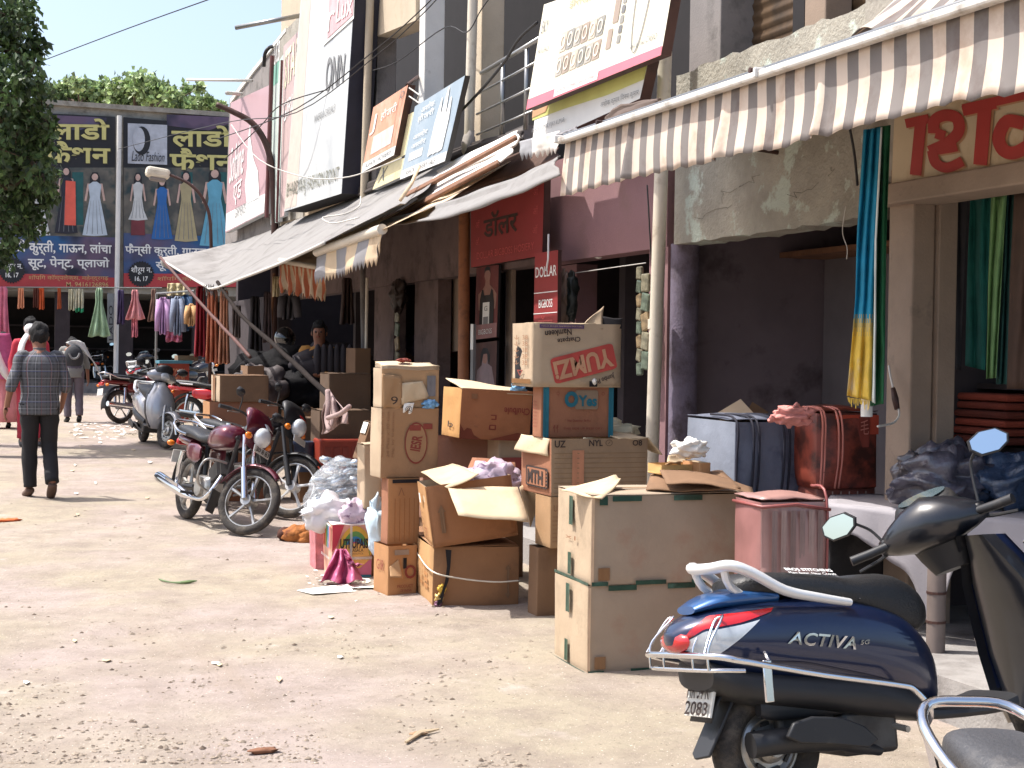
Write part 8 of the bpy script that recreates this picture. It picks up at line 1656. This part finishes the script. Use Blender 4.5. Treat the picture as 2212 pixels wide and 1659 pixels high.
tp0 = pF(-150, 700, 21)
tree('dark leafy tree hanging into the picture at the left edge', [(10, 30, 60), (40, 60, 50), (-10, 110, 70), (55, 120, 42), (85, 95, 24), (60, 165, 50), (20, 200, 75), (95, 205, 26), (70, 250, 48), (100, 262, 30), (30, 300, 78), (85, 310, 44), (108, 300, 20), (60, 370, 70), (20, 400, 80), (95, 380, 36), (105, 420, 24), (60, 440, 56), (20, 480, 62), (70, 490, 34), (0, 540, 44), (-60, 300, 110), (118, 395, 14), (45, 10, 40), (-60, 80, 100)],
     21, 15000, .1, lm('dark', 68,88,50), [V((tp0.x, tp0.y, 0)), pF(-140, 560, 21), pF(-110, 380, 21)], .9, 3, 1.2, .5, cut=-.03)
for lab, cl, sd, x in (('pale green neem tree rising behind the store, left of the white pole', [(110, 205, 26), (150, 195, 30), (190, 200, 30), (225, 195, 26), (140, 222, 30), (200, 225, 34), (165, 180, 16), (100, 232, 20)], 5, 160), ('pale green neem tree rising behind the store, centre', [(255, 195, 30), (290, 180, 26), (320, 192, 34), (350, 205, 30), (375, 215, 26), (270, 225, 34), (335, 230, 36), (300, 168, 12), (395, 225, 20), (405, 192, 14), (430, 190, 12)], 9, 310), ('small green tree rising behind the store beside the pink board', [(420, 228, 16), (440, 232, 18), (462, 240, 18), (475, 235, 12), (408, 238, 16), (450, 222, 10)], 12, 440)):
    b0 = pF(x, 700, 56); tree(lab, cl, 56, 5200, .22, lm('neem', 146,164,112), [V((b0.x, b0.y, 0)), pF(x, 420, 56), pF(x, 260, 56)], 1.5, sd)
# ================================================================ litter, stones
def put_on(px, py, dz=.004): p = pG(px, py); return V((p.x, p.y, (street_z(p.x, p.y) if 3.3 < p.y < 19.5 and p.x < 4 else gz(p.y)) + dz))
mbs = [MB(), MB()]
rs_ = random.Random(5)
for i in range(4200):
    if i < 2600: x, y = rs_.uniform(-30, 1150), 1659 - 560 * rs_.random() ** 2.1
    else: x, y = rs_.uniform(-20, 1500), rs_.uniform(960, 1700)
    dens = nz((x * .006, y * .012, 0), 1) + (.25 if x < 700 and y > 1350 else 0)
    if dens < .0 + rs_.random() * .35: continue
    p = put_on(x, y, 0); r = rs_.choice((.003, .004, .004, .005, .006, .006, .008, .012)) * rs_.uniform(.7, 1.3)
    k = 6; ring = [V((math.cos(2 * math.pi * j / 5) * r * rs_.uniform(.7, 1.5), math.sin(2 * math.pi * j / 5) * r * rs_.uniform(.6, 1.2), r * rs_.uniform(.0, .3))) + p for j in range(5)]
    topv = p + V((0, 0, r * rs_.uniform(.5, 1.0))); mb = mbs[rs_.random() < .2]
    mb.add(ring + [topv], [(j, (j + 1) % 5, 5) for j in range(5)])
o = obj('gravel', mbs[0], mat('gravel_stone', s(146,132,116), .9, var=.3, vs=40), kind='stuff', label='scattered small stones and grit on the street'); o['category'] = 'gravel'
o = obj('dark_gravel', mbs[1], mat('dark_gravel_stone', s(98,84,72), .9, var=.3, vs=40), kind='stuff', label='darker small stones among the grit on the street'); o['category'] = 'gravel'
def flat(name, label, cat, pts, m, dz=.006, group=None, curl=.01):
    mb = MB(); P = [put_on(x, y, dz + curl * abs(math.sin(i * 2.1))) for i, (x, y) in enumerate(pts)]; mb.plate(P, -.003 if (P[1] - P[0]).cross(P[2] - P[1]).z < 0 else .003); return solo(name, label, cat, mb, m, group)
flat('cardboard_sheet', 'long flat white card lying on the street in front of the rainbow carton', 'card', [(641, 1281), (676, 1292), (700, 1291), (762, 1284), (758, 1278), (815, 1276), (812, 1268), (740, 1270)], m_paper, curl=.008)
rl = random.Random(11)
for i in range(34):
    x, y = (rl.uniform(120, 560), rl.uniform(850, 1120)) if i < 26 else (rl.uniform(20, 800), rl.uniform(1100, 1500)); w_, h = rl.uniform(6, 18) * (y - 700) / 500, rl.uniform(2, 5) * (y - 700) / 400
    if 330 < x < 620 and 900 < y < 1150: continue
    flat('paper_scrap', 'pale paper scrap lying flat on the dusty street', 'paper', [(x, y), (x + w_ * .5, y + h), (x + w_, y + h * .2), (x + w_ * .6, y - h * .6), (x + w_ * .1, y - h * .4)], (m_paper, m_in, mat('yellowed_paper', s(214,200,160), .8))[i % 3], group='pale paper scraps scattered on the street', curl=.006)
mb = MB()
for k in range(150):
    x, y = 745 + rl.gauss(0, 34), 1262 + rl.gauss(0, 12); p = put_on(x, y, .004); a = rl.uniform(0, 6.3); r = rl.uniform(.008, .026); mb.add([p + V((math.cos(a + j * 1.57) * r, math.sin(a + j * 1.57) * r * rl.uniform(.4, 1), rl.uniform(0, .014))) for j in range(4)], [(0, 1, 2, 3)])
for k in range(120):
    x, y = rl.uniform(150, 330), 930 + rl.gauss(0, 10); p = put_on(x, y, .005); a = rl.uniform(0, 6.3); r = rl.uniform(.02, .07); mb.add([p + V((math.cos(a + j * 1.57) * r, math.sin(a + j * 1.57) * r * rl.uniform(.4, 1), rl.uniform(0, .02))) for j in range(4)], [(0, 1, 2, 3)])
o = obj('torn_paper_litter', mb, m_paper, kind='stuff', label='shredded white paper bits around the rainbow carton and motorcycles'); o['category'] = 'litter'
lf_ = thing('green_leaf', 'long green leaf lying flat in the middle of the street', 'leaf', put_on(385, 1262)); mb = MB(); P = smooth_pts([put_on(343, 1257, .01), put_on(362, 1264, .012), put_on(390, 1267, .012), put_on(425, 1263, .012)], 4); mb.tube(P, [.003, .005, .006, .006, .006, .005, .006, .008, .01, .012, .012, .008, .003], 5); obj('leaf_blade', mb, mat('green_leaf_litter', s(92,112,72), .7, var=.3), lf_)
for lab, x, y, c, r in (('orange peel scrap at the far left of the street', 18, 1130, (220,110,60), .05), ('brown dry leaf on the grit at bottom centre', 570, 1640, (120,80,56), .03), ('brown stick lying on the grit near the bottom', 905, 1595, (150,120,90), .02)):
    crumple('litter', lab, 'litter', put_on(x, y, .01), r, mat('litter_%d' % x, s(*c), .8), (2.2, .8, .35), .4, 3, 16, 10)
mb = MB(); mb.tube([put_on(876, 1615, .012), put_on(905, 1596, .014), put_on(948, 1585, .012)], [.006, .012, .004], 5); solo('dry_stick', 'pale dry stick lying near the bottom edge of the street', 'stick', mb, m_in)
